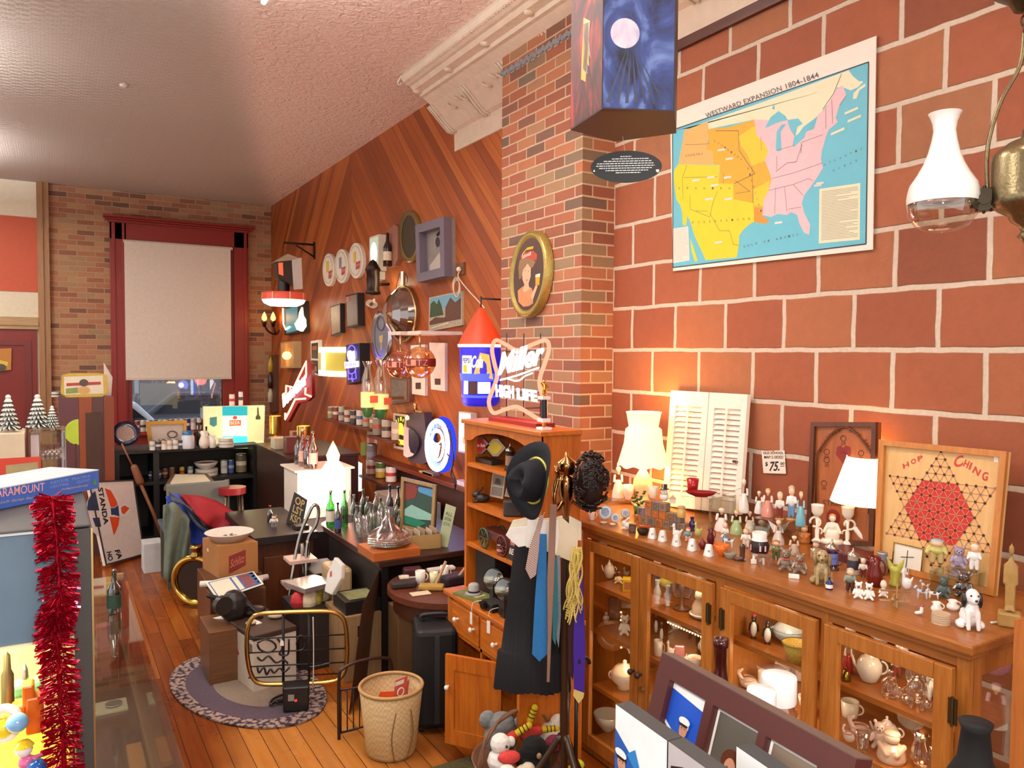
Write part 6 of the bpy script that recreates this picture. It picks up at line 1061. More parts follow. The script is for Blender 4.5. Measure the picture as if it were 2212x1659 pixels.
ties=[('striped_tie','red and white diagonal striped necktie hung on the coat rack','necktie',[(1165,1118),(1177,1106),(1172,1130),(1167,1150),(1164,1190),(1158,1242),(1146,1252),(1135,1229),(1144,1180),(1156,1146)],.075,stripes('tie_stripes','#6a2a30','#e0d2c4',60,.6)),
('blue_tie','long bright blue necktie ending in a point','necktie',[(1166,1153),(1181,1154),(1182,1300),(1183,1413),(1165,1430),(1149,1413),(1155,1300)],.06,m('#1f6fae',.6,nz=.2,sc=120)),
('leather_strap','long brown strap hanging from the coat rack hook','strap',[(1188,1090),(1203,1090),(1197,1250),(1191,1380),(1187,1474),(1181,1474),(1183,1380),(1182,1250)],.085,m('#8c6a58',.6)),
('teal_tie','dark teal necktie right of the brown strap','necktie',[(1194,1205),(1203,1205),(1206,1330),(1200,1395),(1193,1380)],.05,m('#2a6a72',.6)),
('grey_tie','grey blue patterned necktie, third from the strap','necktie',[(1203,1200),(1210,1200),(1212,1330),(1207,1400),(1202,1380)],.045,m('#7a8490',.6,nz=.4,sc=200)),
('brown_tie','dark maroon necktie hanging lowest beside the purple one','necktie',[(1226,1230),(1240,1235),(1242,1400),(1238,1470),(1228,1450)],.03,m('#3c1620',.6,nz=.5,sc=160)),
('purple_tie','vivid purple necktie with a pale yellow tip at the right','necktie',[(1244,1232),(1258,1232),(1265,1400),(1262,1498),(1240,1490),(1238,1400)],.06,m('#3c1a90',.55))]
for nm,lb,cat,q,dy,mt in ties:
 g=G();g.slab(rpl(dy),q,.004);o=g.thing('necktie' if cat=='necktie' else nm,lb,cat,mt,bevel=.0015)
 if nm=='purple_tie': g=G(); g.slab(rpl(dy+.001),[(1240,1489),(1262,1497),(1260,1508),(1250,1520),(1238,1502)],.005); g.o('yellow_tip',m('#cbb76a',.6),o,w=1); g=G(); g.fpx(rpl(dy),[(1249,1424),(1254,1424),(1255,1434),(1248,1434)],.001); g.o('dark_motif',m('#16122a',.6),o,w=1)
c=rk(1158,1180,.0);t=T('pleated_skirt','long black pleated skirt hanging from the coat rack','skirt',c,-math.atan2(rx,ry));g=G();zk=lambda y:(rk(1158,y,0).z-c.z);nn=72;vs=[];fs=[];R_=[(1172,40,0),(1230,46,3),(1320,56,6),(1410,66,8),(1413,72,12),(1494,80,14)]
for y,r,wv in R_:
 for i in range(nn): a=2*PI*i/nn;q=(r+wv*.5*(1 if i%2 else -1))*kk;vs.append((q*cos(a)-.012,q*.42*sin(a)+.03,zk(y)+.004*sin(a*7)*(y>1490)))
for j in range(len(R_)-1): fs+=[(j*nn+i,j*nn+(i+1)%nn,(j+1)*nn+(i+1)%nn,(j+1)*nn+i) for i in range(nn)]
g.add(vs,fs,0,True);g.o('cloth',m('#060507',.8),t)
c=rk(1240,1190,.09);t=T('lace_scarf','yellow crocheted lace scarf draped at the right of the coat rack','scarf',c);g=G();random.seed(8)
for i in range(26):
 x0=1236+20*random.random();x1=1222+34*random.random();y1=1300+50*random.random();pts=[rk(x0,1182,.09)]+[rk(x0+(x1-x0)*s+5*sin(9*s+i),1182+(y1-1182)*s,.09+.012*sin(7*s+i*2)) for s in (.15,.3,.45,.6,.75,.9,1)];g.tube(smooth_path([p-c for p in pts],4),.0028,5)
for i in range(26): y=1190+5.5*i;g.tube(smooth_path([rk(1236-.1*(y-1182)+7*j,y+4*(j%2),.093)-c for j in range(4)],3),.002,4)
g.o('lace',m('#cdb55e',.7),t)
for i,(x,c_) in enumerate([(1232,'#5a3a22'),(1246,'#2a1c14')]):
 a=rk(x,1400+40*i,-.05); b=V((a.x+.02*i,a.y+.03,0.0)); t=T('walking_cane',['brown wooden walking cane leaning at the coat rack','dark walking cane with a metal collar by the cabinet'][i],'cane',b); g=G(); g.tube([(0,0,0),a-b],.008,8); g.o('shaft',m(c_,.35),t); g=G(); g.tube(arc((a-b)+V((.03,0,0)),.03,0,180,8),.008,8); g.o('handle',m(c_,.35),t)
p=V((2.08,3.06,0)); k_=-(RW.transposed()@(p+V((0,0,1.2))-V((0,0,H)))).z/F; t=T('floor_lamp','small lit cream lamp glowing between hutch and glass cabinet','lamp',p); zz=lambda y:un(1232,y,'y',p.y).z
G().cyl(.012,.02,zz(1140),10).o('pole',metal('#8a6a3a'),t); G().lathe([(0,0),(.1,0),(.1,.015),(.02,.03),(0,.03)],20).o('base',metal('#6a5030'),t); G().lathe([(24*k_,zz(1140)),(14*k_,zz(1088))],24).o('lamp_shade',shade('#ffd890','#f0dcae',1.2),t); light('POINT','lamp_light',(0,0,zz(1115)),2.0,'#ffcf88',.03,parent=t)
# ================= the board wall hung with lamps, signs and trays
def wbox(name,label,cat,q,xw,side,front=None,part='box_body',bevel=0,minus=0):
 ym=(q[1][1]+q[2][1])/2; Yw=un(xw,ym,'x',XW).y; X=un(q[1][0],ym,'y',Yw).x; pl=PX(X); t=T(name,label,cat,pl.px(*q[3])+V((0,0,0))); t.location.x=XW
 g=G();P=[pl.px(*p) for p in q];g.prism(P,(XW-X,0,0));g.o(part,side,t,w=1,bevel=bevel)
 if front: g=G();g.fpx(pl,[inq(q,a,b) for a,b in ((.06,.05),(.94,.05),(.94,.95),(.06,.95))],.001);g.o('face_panel',front,t,w=1)
 return t,pl
def kz(c): return -(RW.transposed()@(c-V((0,0,H)))).z/F
def add(t,name,mats,fn,**k): g=G();fn(g);return g.o(name,mats,t,w=1,**k)
def wflat(name,label,cat,q,d,mt,th=None,part='board',**k):
 pl=PX(XW-d);t=T(name,label,cat,pl.px(*q[-1]));t.location.x=XW;g=G();g.slab(pl,q,th or d);g.o(part,mt,t,w=1,**k);return t,pl
def cord(label,pts,X,c='#2a1c16',r=.003,name='cord'):
 G().tube(smooth_path([un(x,y,'x',X) for x,y in pts],6),r,5).thing(name,label,'cord',m(c,.5))
DK=m('#241a1e',.5)
a=un(680,529,'x',XW); yb=a.y; b=un(613,524,'y',yb)
t=T('wall_bracket','black iron swing bracket high on the board wall near the back corner','bracket',(XW,yb,a.z-.3))
g=G(); g.tube([a,b],.012,6); g.tube([un(680,556,'x',XW),un(640,530,'y',yb)],.01,6); g.box(XW-.015,yb-.02,un(680,560,'x',XW).z,XW,yb+.02,a.z+.03); g.o('arm',m('#2a1712',.5,.5),t,w=1)
c=un(613,645,'y',yb); k=kz(c); t=T('hanging_bar_lamp','glowing white disc lamp with red rim hanging from the iron bracket','lamp',c); zz=lambda y:un(613,y,'y',yb).z-c.z
G().lathe([(0,zz(662)),(30*k,zz(661)),(42*k,zz(655)),(45.5*k,zz(648))],32).o('glowing_bowl',emi('#fff1d6',2.6),t); g=G(); g.lathe([(45.5*k,zz(648)),(46*k,zz(636)),(44*k,zz(632)),(0,zz(630))],32); g.o('red_rim',m('#c84a34',.4,em=.5),t)
g=G()
for i in range(8): a_=i*PI/4;g.obox((46.2*k*cos(a_),46.2*k*sin(a_),zz(648)),(-.012*sin(a_),.012*cos(a_),0),(.004*cos(a_),.004*sin(a_),0),(0,0,zz(633)-zz(648)))
g.o('rim_rib',m('#f2d8c0',.4),t); G().cyl(12.5*k,zz(632),zz(594),20).o('black_neck',m('#141012',.4),t); G().tube([(0,0,zz(594)),(0,0,zz(524))],.004,6).o('hanger_rod',m('#3a2a20',.5),t)
light('POINT','lamp_light',(0,0,zz(680)),2.5,'#ffe2b8',.1,parent=t)
t=T('lantern_sign','little roofed lantern sign with red letter panel above the disc lamp','sign',un(615,594,'y',yb-.06));t.location.y=yb-.06
pl=PY(yb-.14); g=G(); g.slab(pl,[(599,566),(650,560),(650,624),(600,600)],.16); g.o('lantern_body',m('#3a2c24',.5),t,w=1); g=G(); g.prism([pl.px(592,566),pl.px(622,548),pl.px(652,560)],(0,.16,0)); g.o('roof',m('#b8a488',.5),t,w=1); g=G(); g.fpx(pl,[(601,568),(611,567),(612,596),(602,592)],.002); g.o('red_panel',m('#d8603c',.4,em=.8),t,w=1); g=G(); g.fpx(pl,[(630,562),(651,556),(654,624),(634,626)],.003); g.o('white_panel',m('#d8d4cc',.5),t,w=1)
yb=un(603,712,'x',XW).y; t=T('wall_sconce','dark wall sconce with two glowing flame shaped bulbs beside the back corner','sconce',un(590,712,'y',yb));
for x in (571,590): c=un(x,686,'y',yb); add(t,'flame_bulb',emi('#ffb04a',6),lambda g:g.lathe([(0,-.05),(.03,-.03),(.035,0),(.02,.045),(0,.08)],12,c)); add(t,'candle_cup',m('#2c1a12',.4,.5),lambda g:g.lathe([(0,-.13),(.02,-.12),(.03,-.08),(.045,-.05),(.03,-.05),(0,-.06)],12,c)); light('POINT','flame_light',c-t.location+V((-.05,-.05,.0)),1.2,'#ffa850',.05,parent=t)
add(t,'arms',m('#2c1a12',.4,.5),lambda g:g.tube(smooth_path([un(571,702,'y',yb),un(580,716,'y',yb),un(596,722,'y',yb),V((XW,yb,un(596,712,'y',yb).z))],5),.014,7).tube([un(590,704,'y',yb),un(596,722,'y',yb)],.012,7))
for i,(x,y,rx_,ry_) in enumerate([(709,583,12.5,35.5),(737,575,14,37),(768,563,15.5,38.5)]):
 t,pl=wflat('beer_plate',f"round white beer sign disc with a red label, {['leftmost','middle','rightmost'][i]} of the three",'sign',elp(x,y,rx_,ry_,32),.04,m('#e6dcc8',.4),part='disc',bevel=.004); t['group']='three round white beer signs'
 add(t,'raised_ring',m('#d2c6ae',.4),lambda g:g.tube([pl.px(*p)+pl.n*.003 for p in elp(x,y,rx_*.82,ry_*.82,28)],.007,5,closed=True))
 add(t,'printed_glass',[m('#e2c44a',.3),m('#8a8a92',.3)],lambda g:(g.fpx(pl,[(x-5,y-18),(x+1,y-20),(x+1,y+4),(x-4,y+6)],.002,i%2),))
 add(t,'red_label',m('#b84a4c',.4),lambda g:g.fpx(pl,[(x+1,y+4),(x+rx_*.8,y-1),(x+rx_*.75,y+16),(x+1,y+20)],.003))
 add(t,'label_lettering',m('#e8c8c0',.5),lambda g:g.tpx(pl,(x+2,y+13),(x+rx_*.72,y+9),(x+2,y+8),'Schlitz',.004))
t,pl=wbox('box_light','tall white lit beer box light with a glowing oval on its face','light box',[(798,513),(818,506),(818,584),(798,592)],835,m('#d9d2c4',.5),emi('#d9d8b8',.8))
add(t,'glowing_oval',emi('#fffbe0',2.2),lambda g:g.fpx(pl,elp(808,547,7,24,20),.003));
t2,pl2=wbox('label_light','white and red base box fixed under the tall box light','light box',[(798,594),(815,586),(815,603),(799,610)],832,m('#e8e2d4',.45)); add(t2,'red_label',m('#b8433c',.4,em=.4),lambda g:g.fpx(pl2,[(800,594.5),(813,588.5),(813,601),(800,606.5)],.002))
light('POINT','box_glow',un(830,610,'x',XW-.1),.8,'#fff0c0',.04)
t,pl=wflat('bottle_plaque','pinkish brown plaque with a mounted dark bottle beside the box light','sign',[(836,500),(852,484),(859,490),(859,560),(852,574),(837,578)],.05,m('#8e5c48',.5)); add(t,'bottle',m('#2c1812',.2),lambda g:g.lathe([(0,-.17),(.04,-.17),(.04,0),(.015,.06),(.013,.13),(0,.13)],14,pl.px(844,535)+pl.n*.03)); add(t,'bottle_label',m('#d8c8a8',.5),lambda g:g.lathe([(.041,-.12),(.041,-.04)],14,pl.px(844,535)+pl.n*.03))
def ring(g,pl,E0,E1,h0,h1,th,mi=0):
 n=len(E0);O=[pl.px(*p)-pl.n*th for p in E0];O1=[pl.px(*p)+pl.n*h0 for p in E0];I1=[pl.px(*p)+pl.n*h1 for p in E1];g.add(O+O1+I1,[(a*n+i,a*n+(i+1)%n,(a+1)*n+(i+1)%n,(a+1)*n+i) for a in range(2) for i in range(n)],mi,True)
t,pl=wflat('relief_tray','dark round embossed metal tray with a gilt rim high on the board wall','tray',elp(885,511,19,51,32),.03,m('#4a4030',.4,.5,nz=.6,sc=60,bump=.006),part='relief'); add(t,'gilt_rim',m('#8a7442',.35,.6),lambda g:(ring(g,pl,elp(885,511,22,56,32),elp(885,511,17,46,32),.012,.004,.03),))
q=[(913.5,488),(976,469.5),(977.5,597),(917,611)];t,pl=wflat('grey_framed_picture','grey shadow box frame with a black and white photo of a reading lamp','picture',q,.03,m('#8a8078',.5,nz=.3,sc=12),part='photo')
add(t,'grey_frame',m('#6d6470',.5),lambda g:frame4(g,pl,q,.07,.07)); add(t,'printed_lamp',[m('#2f2b2c',.5),m('#bdb2a4',.5)],lambda g:(g.tube([pl.px(x,y)+pl.n*.004 for x,y in [(968,560),(970,530),(966,505),(955,497),(946,508)]],.012,6),g.fpx(pl,elp(946,523,5,11,14),.003,0),g.fpx(pl,[(928,575),(950,545),(962,590),(930,597)],.0025,1))); add(t,'red_badge',m('#a03a44',.4),lambda g:g.fpx(pl,[(961,581),(969,579),(969,588),(961,590)],.004))
t,pl=wflat('wall_outlet','small brown wall outlet with a white plug high on the boards','outlet',[(986,570),(1001,566),(1001,592),(988,595)],.02,m('#6d4a2c',.5)); add(t,'plug',m('#e6dccb',.4),lambda g:g.ell(pl.px(996,582)+pl.n*.02,.02,8))
cord('white cord running from the outlet down to the red roofed lamp',[(996,582),(990,598),(1010,625),(1035,652),(1047,666)],XW-.03,'#e2d2bc',.006);g=G()
for i in range(3): g.tube([un(985+7*cos(a)+i,617+18*sin(a)+3*i,'x',XW-.03-.01*i) for a in [PI*j/9 for j in range(18)]],.004,5,closed=True)
g.thing('cord_coil','coil of white cord hanging under the wall outlet','cord',m('#e2d2bc',.5))
q=[(927,643),(998,628),(998,702),(926,716)];t,pl=wflat('postcard_print','colour print of a rustic lodge among pine trees below the grey frame','picture',q,.02,m('#b8a888',.5),part='print_board')
add(t,'printed_scene',[m('#6fa0b4',.5),m('#35482c',.5,nz=.5,sc=30),m('#5a3a2a',.5,nz=.4,sc=40),m('#a89a84',.5,nz=.4,sc=40),m('#d8c8ac',.5)],lambda g:[g.fpx(pl,[inq(q,*p) for p in s],h,c) for c,h,s in ((0,.001,[(.03,.03),(.97,.03),(.97,.4),(.03,.4)]),(3,.001,[(.03,.4),(.97,.4),(.97,.97),(.03,.97)]),(1,.002,[(.03,.6),(.05,.2),(.15,.12),(.25,.25),(.3,.1),(.38,.3),(.45,.6)]),(2,.002,[(.5,.75),(.5,.4),(.65,.12),(.8,.3),(.97,.2),(.97,.75)]),(2,.0025,[(.03,.72),(.2,.62),(.45,.68),(.7,.62),(.97,.7),(.97,.82),(.03,.82)]),(4,.003,[(.08,.9),(.6,.84),(.6,.88),(.08,.94)]))])
t,pl=wflat('copper_dish','large round tinted glass dish hanging by a cord on the board wall','dish',elp(872,678,27,59,32),.03,m('#8d6a44',.2,.5,nz=.2,sc=6),part='dish_face'); add(t,'domed_glass',gl('#d8b88c',.22),lambda g:[g.add([pl.px(*p)+pl.n*h for p in elp(872,678,27*s,59*s,32)]+[pl.px(*p)+pl.n*h2 for p in elp(872,678,27*s2,59*s2,32)],[(i,(i+1)%32,32+(i+1)%32,32+i) for i in range(32)],0,True) for s,h,s2,h2 in ((1,.004,.9,.06),(.9,.06,.7,.11),(.7,.11,.4,.15),(.4,.15,.05,.16))]); add(t,'bright_rim',metal('#c8a878'),lambda g:g.tube([pl.px(*p)+pl.n*.006 for p in elp(872,678,28,60,32)],.012,6,closed=True)); add(t,'socket',metal('#d8d0c0'),lambda g:g.cyl(.022,0,.12,12,pl.px(877,617)+pl.n*.03))
cord('thin black cord looping up from the copper dish',[(845,668),(852,640),(862,595),(872,588),(880,600),(878,614)],XW-.04)
t,pl=wflat('silver_tray','oval silver blue tray with a printed wine glass on the board wall','tray',elp(824,726,17,53,32),.03,m('#8a8ea0',.3,.5),part='tray_face'); add(t,'fluted_rim',metal('#c2c4cc'),lambda g:(ring(g,pl,elp(824,726,19,55,32),elp(824,726,14.5,44,32),.018,.004,.03),)); add(t,'printed_glass',[m('#c8b47a',.4),m('#5d6078',.4)],lambda g:(g.fpx(pl,[(819,726),(828,723),(827,738),(823,742),(820,738)],.002,0),g.fpx(pl,[(823,742),(825,742),(825,756),(822,757)],.002,0),g.tube([pl.px(*p)+pl.n*.004 for p in elp(823,700,8,14,16)],.005,5,1,closed=True)))
t,pl=wbox('dark_box_sign','narrow dark shadow box with a tan face, left of a pair','light box',[(713,662),(735,655),(736,719),(716,727)],745,m('#1f191c',.5),m('#9a8068',.4,nz=.4,sc=8)); t,pl=wbox('dark_box_sign','wide dark shadow box with a grey face, right of a pair','light box',[(747,638),(772,632),(774,703),(749,709)],787,m('#1f191c',.5),m('#77695f',.4,nz=.4,sc=8)); add(t,'red_tab',m('#c85a50',.4),lambda g:g.fpx(pl,[(748,642),(755,640),(755,650),(748,652)],.003))
yb=un(810,630,'x',XW-.14).y; t=T('wall_lantern','small dark carriage lantern under the white box light','lantern',un(806,640,'y',yb)); add(t,'lantern_cage',m('#2c1a14',.4,.5),lambda g:g.lathe([(0,.0),(.07,.01),(.075,.03),(.06,.05),(.065,.22),(.08,.23),(.03,.31),(0,.33)],6,un(806,638,'y',yb))); add(t,'mount',m('#2c1a14',.4,.5),lambda g:g.tube([un(806,615,'y',yb),V((XW,yb,un(806,612,'y',yb).z))],.012,6)); add(t,'pull_tag',m('#e8e0d0',.6),lambda g:g.box(*(un(808,650,'y',yb-.08)-V((.01,.002,.02))),*(un(808,650,'y',yb-.08)+V((.01,.002,.02)))))
g=G()
for i in range(4): g.tube([un(800+9*cos(a)+2*i,655+7*sin(a)+i,'x',XW-.04-.008*i) for a in [PI*j/8 for j in range(16)]],.005,5,closed=True)
g.thing('cord_bundle','bundled pale cord hanging below the carriage lantern','cord',m('#d8ccb4',.6))
t,pl=wbox('lit_bottle_sign','dark framed lit sign with a turquoise panel and glowing bulb shape','light box',[(612,664),(655,650),(657,716),(614,724)],668,m('#2b2220',.5)); add(t,'turquoise_panel',m('#3a97a8',.4,em=.25),lambda g:g.fpx(pl,[(618,668),(643,660),(643,714),(619,720)],.002)); add(t,'neon_outline',emi('#fff6d0',3.5),lambda g:g.tube([pl.px(*p)+pl.n*.012 for p in [(613,666),(614,700),(619,712),(627,706)]],.009,6)); add(t,'glowing_bulb_shape',emi('#fff3b8',3.0),lambda g:g.prism([pl.px(*p)+pl.n*.004 for p in [(655,664),(657,682),(662,690),(663,705),(655,716),(645,712),(640,700),(648,688),(650,676)]],pl.n*.02))
t,pl=wbox('amber_box_sign','lit square box sign glowing amber in the middle','light box',[(606,740),(634,737),(634,795),(606,795)],651,m('#b8986c',.5),artmat('amber_print','#e8c070','#d88a48','#b8b060',6,1.0)); add(t,'glowing_centre',emi('#ffcf7a',3.2),lambda g:g.fpx(pl,elp(620,768,10,9,18),.004)); light('POINT','box_glow',pl.px(620,768)+pl.n*.08,.8,'#ffb860',.05)
t,pl=wbox('tall_white_box','tall narrow white display box with a dark bottle picture','light box',[(671,737),(688,734),(688,812),(672,806)],696,m('#e0dacb',.5)); add(t,'dark_picture',[m('#2a2a26',.4),m('#a85a3a',.4),m('#8a8a80',.4)],lambda g:(g.fpx(pl,[(673,742),(687,740),(687,775),(673,774)],.002,0),g.fpx(pl,[(675,748),(685,747),(685,756),(675,756)],.003,1),g.fpx(pl,[(673,778),(687,779),(687,808),(674,802)],.002,0),g.fpx(pl,[(676,790),(685,792),(685,804),(677,800)],.003,2)))
X0=un(700,780,'x',XW-.02); cy=un(722,780,'x',XW).y; zt_,zb_=un(722,750,'x',XW).z,un(722,812,'x',XW).z; hw=(un(699,780,'x',XW).y-un(747,780,'x',XW).y)/2
t=T('scenic_light','half round lit scenic beer light with glowing bands above and below','light box',(XW,cy,zb_));g=G();N_=16;arcp=[(-.12*sin(PI*i/N_),hw*cos(PI*i/N_)) for i in range(N_+1)]
G().add([(x,y,z) for z in (.05,zt_-zb_-.05) for x,y in arcp],[(i,i+1,N_+2+i,N_+1+i) for i in range(N_)],0,True).o('scenic_panel',shade('#b8a648','#b0a040',.55),t)
for z in (0,zt_-zb_-.06): G().prism([(x*1.06,y*1.04,z) for x,y in arcp],(0,0,.06)).o('glowing_band',emi('#fff2c4',2.4),t)
G().add([(x*1.02-.004,y,z) for z in (.06,zt_-zb_-.06) for x,y in arcp[7:10]],[(0,1,4,3),(1,2,5,4)],0,True).o('bright_stripe',emi('#fffbe0',2.6),t); light('POINT','scenic_glow',(-.22,-.05,.25),1.4,'#ffefb0',.08,parent=t)
t,pl=wbox('neon_box','black box sign with blue neon ribbon and white lettering band','neon sign',[(747,745),(777,741),(778,823),(750,831)],799,m('#17121a',.5))
add(t,'blue_neon',emi('#5a48ff',4),lambda g:(g.tube(smooth_path([pl.px(*p)+pl.n*.012 for p in [(754,777),(753,760),(758,748),(764,747),(769,753),(770,770)]],5),.006,6),g.tube(smooth_path([pl.px(*p)+pl.n*.012 for p in [(754,796),(757,806),(763,807),(769,803),(771,794)]],5),.006,6),[g.tube([pl.px(*p)+pl.n*.012 for p in s],.005,6) for s in ([(754,799),(755,820),(761,817),(764,824),(766,818),(772,818),(770,796)],[(763,807),(763,820)])])); add(t,'white_neon_bust',emi('#f4f2ff',4),lambda g:g.prism([pl.px(*p)+pl.n*.006 for p in [(754,760),(758,757),(763,760),(768,758),(770,765),(768,775),(768,781),(757,783),(756,776),(753,767)]],pl.n*.01)); add(t,'white_neon_band',emi('#f4f4ff',4),lambda g:g.prism([pl.px(*p)+pl.n*.006 for p in [(747,782),(776,780),(776,792),(748,796)]],pl.n*.01)); add(t,'band_lettering',m('#6a5cff',.5,em=2),lambda g:g.tpx(pl,(750,793),(774,789.5),(750,785),'Pabst',.017,bold=.03)); light('POINT','blue_glow',pl.px(762,770)+pl.n*.2,.6,'#7a6aff',.06)
yb=un(812,860,'x',XW-.30).y; t=T('twin_carafe_lamp','wall lamp of two clear glass carafes with cream and green bases','lamp',un(808,872,'y',yb))
for x,y0,y1,w in ((794,780,862,13),(823,778,866,15)):
 c=un(x,y1,'y',yb-.05); k=kz(c); h=(un(x,y0,'y',yb-.05)-c).length; add(t,'glass_carafe',gl('#f2ead8',.16),lambda g:g.lathe([(w*k,0),(w*k,h*.35),(w*.95*k,h*.5),(w*.5*k,h*.78),(w*.48*k,h*.85),(w*.85*k,h)],20,c)); add(t,'cream_band',m('#e8cf84',.4,em=.5),lambda g:g.cyl(w*1.12*k,-.07,.06,20,c)); add(t,'green_base',m('#2f6a3c',.3),lambda g:g.lathe([(0,-.16),(w*.6*k,-.15),(w*1.0*k,-.07)],20,c)); add(t,'red_label',m('#c05a3c',.4),lambda g:g.box(c.x-.0,c.y-w*1.16*k,c.z-.03,c.x+.07,c.y-w*1.1*k,c.z+.03))
add(t,'wall_bar',m('#8a6a40',.4,.6),lambda g:g.box(un(808,862,'y',yb).x-.03,yb-.03,un(808,864,'y',yb).z,XW,yb+.03,un(808,858,'y',yb).z)); light('POINT','lamp_light',un(822,835,'y',yb-.3)-t.location,.8,'#ffe0a0',.05,parent=t)
for i,(q,gx,gy,gr,txt) in enumerate([([(887,746),(918,744),(918,855),(890,851)],865,787,27,'SCHL'),([(927,740),(961,741),(961,845),(931,841)],907,783,30,'SCHLITZ')]):
 t,pl=wbox('globe_lamp',['white panel wall lamp with an amber glass globe, left of a pair','white panel wall lamp with an amber glass globe, right of a pair'][i],'lamp',q,q[1][0]+6,m('#e9e2d8',.4),part='white_panel');y0=pl.px(q[0][0],q[0][1]).y;X=pl.o.x-.32
 c=un(gx,gy,'x',X); k=kz(c); c2=V((X,c.y,un(gx,740,'x',X).z));
 add(t,'top_arm',m('#e4dcd0',.4),lambda g:g.obox((X-.05,c.y-.12,c2.z+.06),(XW-X,0,0),(0,.24,0),(0,0,.025))); add(t,'stem',metal('#d0c0a0'),lambda g:g.tube([c+V((0,0,.1)),V((X,c.y,c2.z+.07))],.008,6)); add(t,'amber_globe',gl('#f6c896',.12),lambda g:g.ell(c,gr*1.15*k,24)); add(t,'filament_bulb',emi('#ffd9a0',14),lambda g:g.ell(c,.028,10)); add(t,'red_band',m('#8a2a1c',.4),lambda g:g.lathe([(gr*k*1.14,-.03),(gr*k*1.16,0),(gr*k*1.14,.03)],28,c));
 f=PL_=Pl(c,V((-.83,-.55,0)))
 def bandtx(g):
  for j,ch in enumerate('SCHLITZ'):
   a_=rad(145+ (-62+21*j)) ;r=gr*k*1.18;p=c+V((cos(a_+.98)*r,sin(a_+.98)*r,0));u=V((-sin(a_+.98),cos(a_+.98),0));g.tx(p-u*-.0-u*.02+V((0,0,-.022)),p+u*.02+V((0,0,-.022)),p-u*.02+V((0,0,.022)),ch)
 add(t,'band_lettering',m('#f0a080',.4),bandtx); add(t,'name_plate',m('#4a2a20',.5),lambda g:g.fpx(pl,[inq(q,a,b_) for a,b_ in ((.3,.76),(.7,.75),(.7,.88),(.3,.89))],.002)); light('POINT','globe_light',c-t.location+V((-.0,0,0)),2.2,'#ffbe78',.03,parent=t)
t,pl=wflat('grey_plaque','grey weathered plaque half hidden behind the amber globes','plaque',[(843,815),(884,818),(884,868),(843,874)],.05,m('#6a4a38',.5)); add(t,'stone_face',m('#7d6c5e',.7,nz=.5,sc=30),lambda g:g.fpx(pl,[(846,820),(880,823),(880,863),(846,868)],.003))
c=un(1036,880,'x',2.48); cx_=2.46; c=un(1038,870,'x',cx_); k=kz(c); zz=lambda y:un(1038,y,'x',cx_).z-c.z
t=T('pagoda_lamp','lit blue hanging lamp with a bright red pointed roof beside the chimney','lamp',c)
G().lathe([(48*k,zz(744)),(40*k,zz(724)),(26*k,zz(700)),(12*k,zz(676)),(5*k,zz(666)),(0,zz(664))],28).o('red_roof',m('#e04020',.5,em=.55),t); G().lathe([(49*k,zz(750)),(50*k,zz(744))],28).o('glowing_rim',emi('#fff0d0',3),t)
G().lathe([(46*k,zz(748)),(44*k,zz(800)),(42*k,zz(820)),(41*k,zz(868)),(34*k,zz(876)),(0,zz(877))],28).o('blue_shade',m('#2a22b8',.4,em=.75),t); G().lathe([(45.5*k,zz(806)),(43*k,zz(822))],28).o('light_blue_band',m('#4a5ae0',.4,em=1.0),t); G().lathe([(42*k,zz(852)),(40*k,zz(866))],28).o('light_blue_foot',m('#4a5ae0',.4,em=1.0),t)
va=math.atan2(-c.y,-c.x)
def patch(nm,mt,a0,a1,y0,y1,r):
 n=6;G().add([(r*k*cos(va+rad(a0+(a1-a0)*i/n)),r*k*sin(va+rad(a0+(a1-a0)*i/n)),zz(y)) for y in (y1,y0) for i in range(n+1)],[(i,i+1,n+2+i,n+1+i) for i in range(n)],0,True).o(nm,mt,t)
patch('window_pane',emi('#fffbe8',3),-8,28,824,848,43.5); patch('window_pane',emi('#fffbe8',3),-55,-38,822,850,43.5); patch('brown_door',m('#4a2a20',.5),-36,-10,823,850,43.4); patch('white_badge',m('#f0ece4',.4,em=1.2),-58,-24,768,806,46.4); patch('yellow_glass',m('#e0a020',.4,em=.8),-52,-38,788,804,46.7)
def cyltx(nm,txt,a0,a1,y0,y1,r,mt,**kw):
 vs,fs=text_mesh(txt,**kw);G().add([(r*k*cos(va+rad(a0+(a1-a0)*x)),r*k*sin(va+rad(a0+(a1-a0)*x)),zz(y0+(y1-y0)*y)) for x,y in vs],fs).o(nm,mt,t)
cyltx('badge_lettering','PEPSI',-55,-28,784,773,46.9,m('#20306a',.4,em=.2),bold=.03); cyltx('script_lettering','Cola',-24,6,794,768,46.8,emi('#f6f4ff',1.6),shear=.35,bold=.03)
g=G(); n=8; g.add([(47*k*cos(va+rad(a)),47*k*sin(va+rad(a)),zz(y)) for a,y in ((-18,806),(-2,762),(22,766),(34,818))],[(0,1,2,3)]); g.o('orange_lampshade_picture',m('#f0a050',.5,em=.9),t); light('POINT','lamp_light',(-.5,-.2,zz(735)),1.2,'#ff6a3a',.1,parent=t); light('POINT','lamp_light',(-.5,-.1,zz(850)),.8,'#6a5aff',.1,parent=t)
G().tube([(0,0,zz(664)),(0,0,zz(640))],.005,6).o('hanging_loop',m('#2a1a14'),t); G().tube([(0,0,zz(645)),(XW-c.x,0,zz(645))],.006,6).o('wall_hook',m('#2a1a14'),t)
pl=Pl(un(640,850,'x',2.38),V((-.86,-.5,0)).normalized()); t=T('star_neon','red star shaped neon sign with white script lettering','neon sign',pl.px(640,930)); st_=[(662,781),(633,836),(619,833),(617,872)] ; zp=lambda x,y:(560+260/2054*x,730+210/1659*y)
star=[(800,400),(590,845),(460,815),(450,950),(600,1050),(440,1390),(610,1060),(880,1020),(790,960),(800,640)]
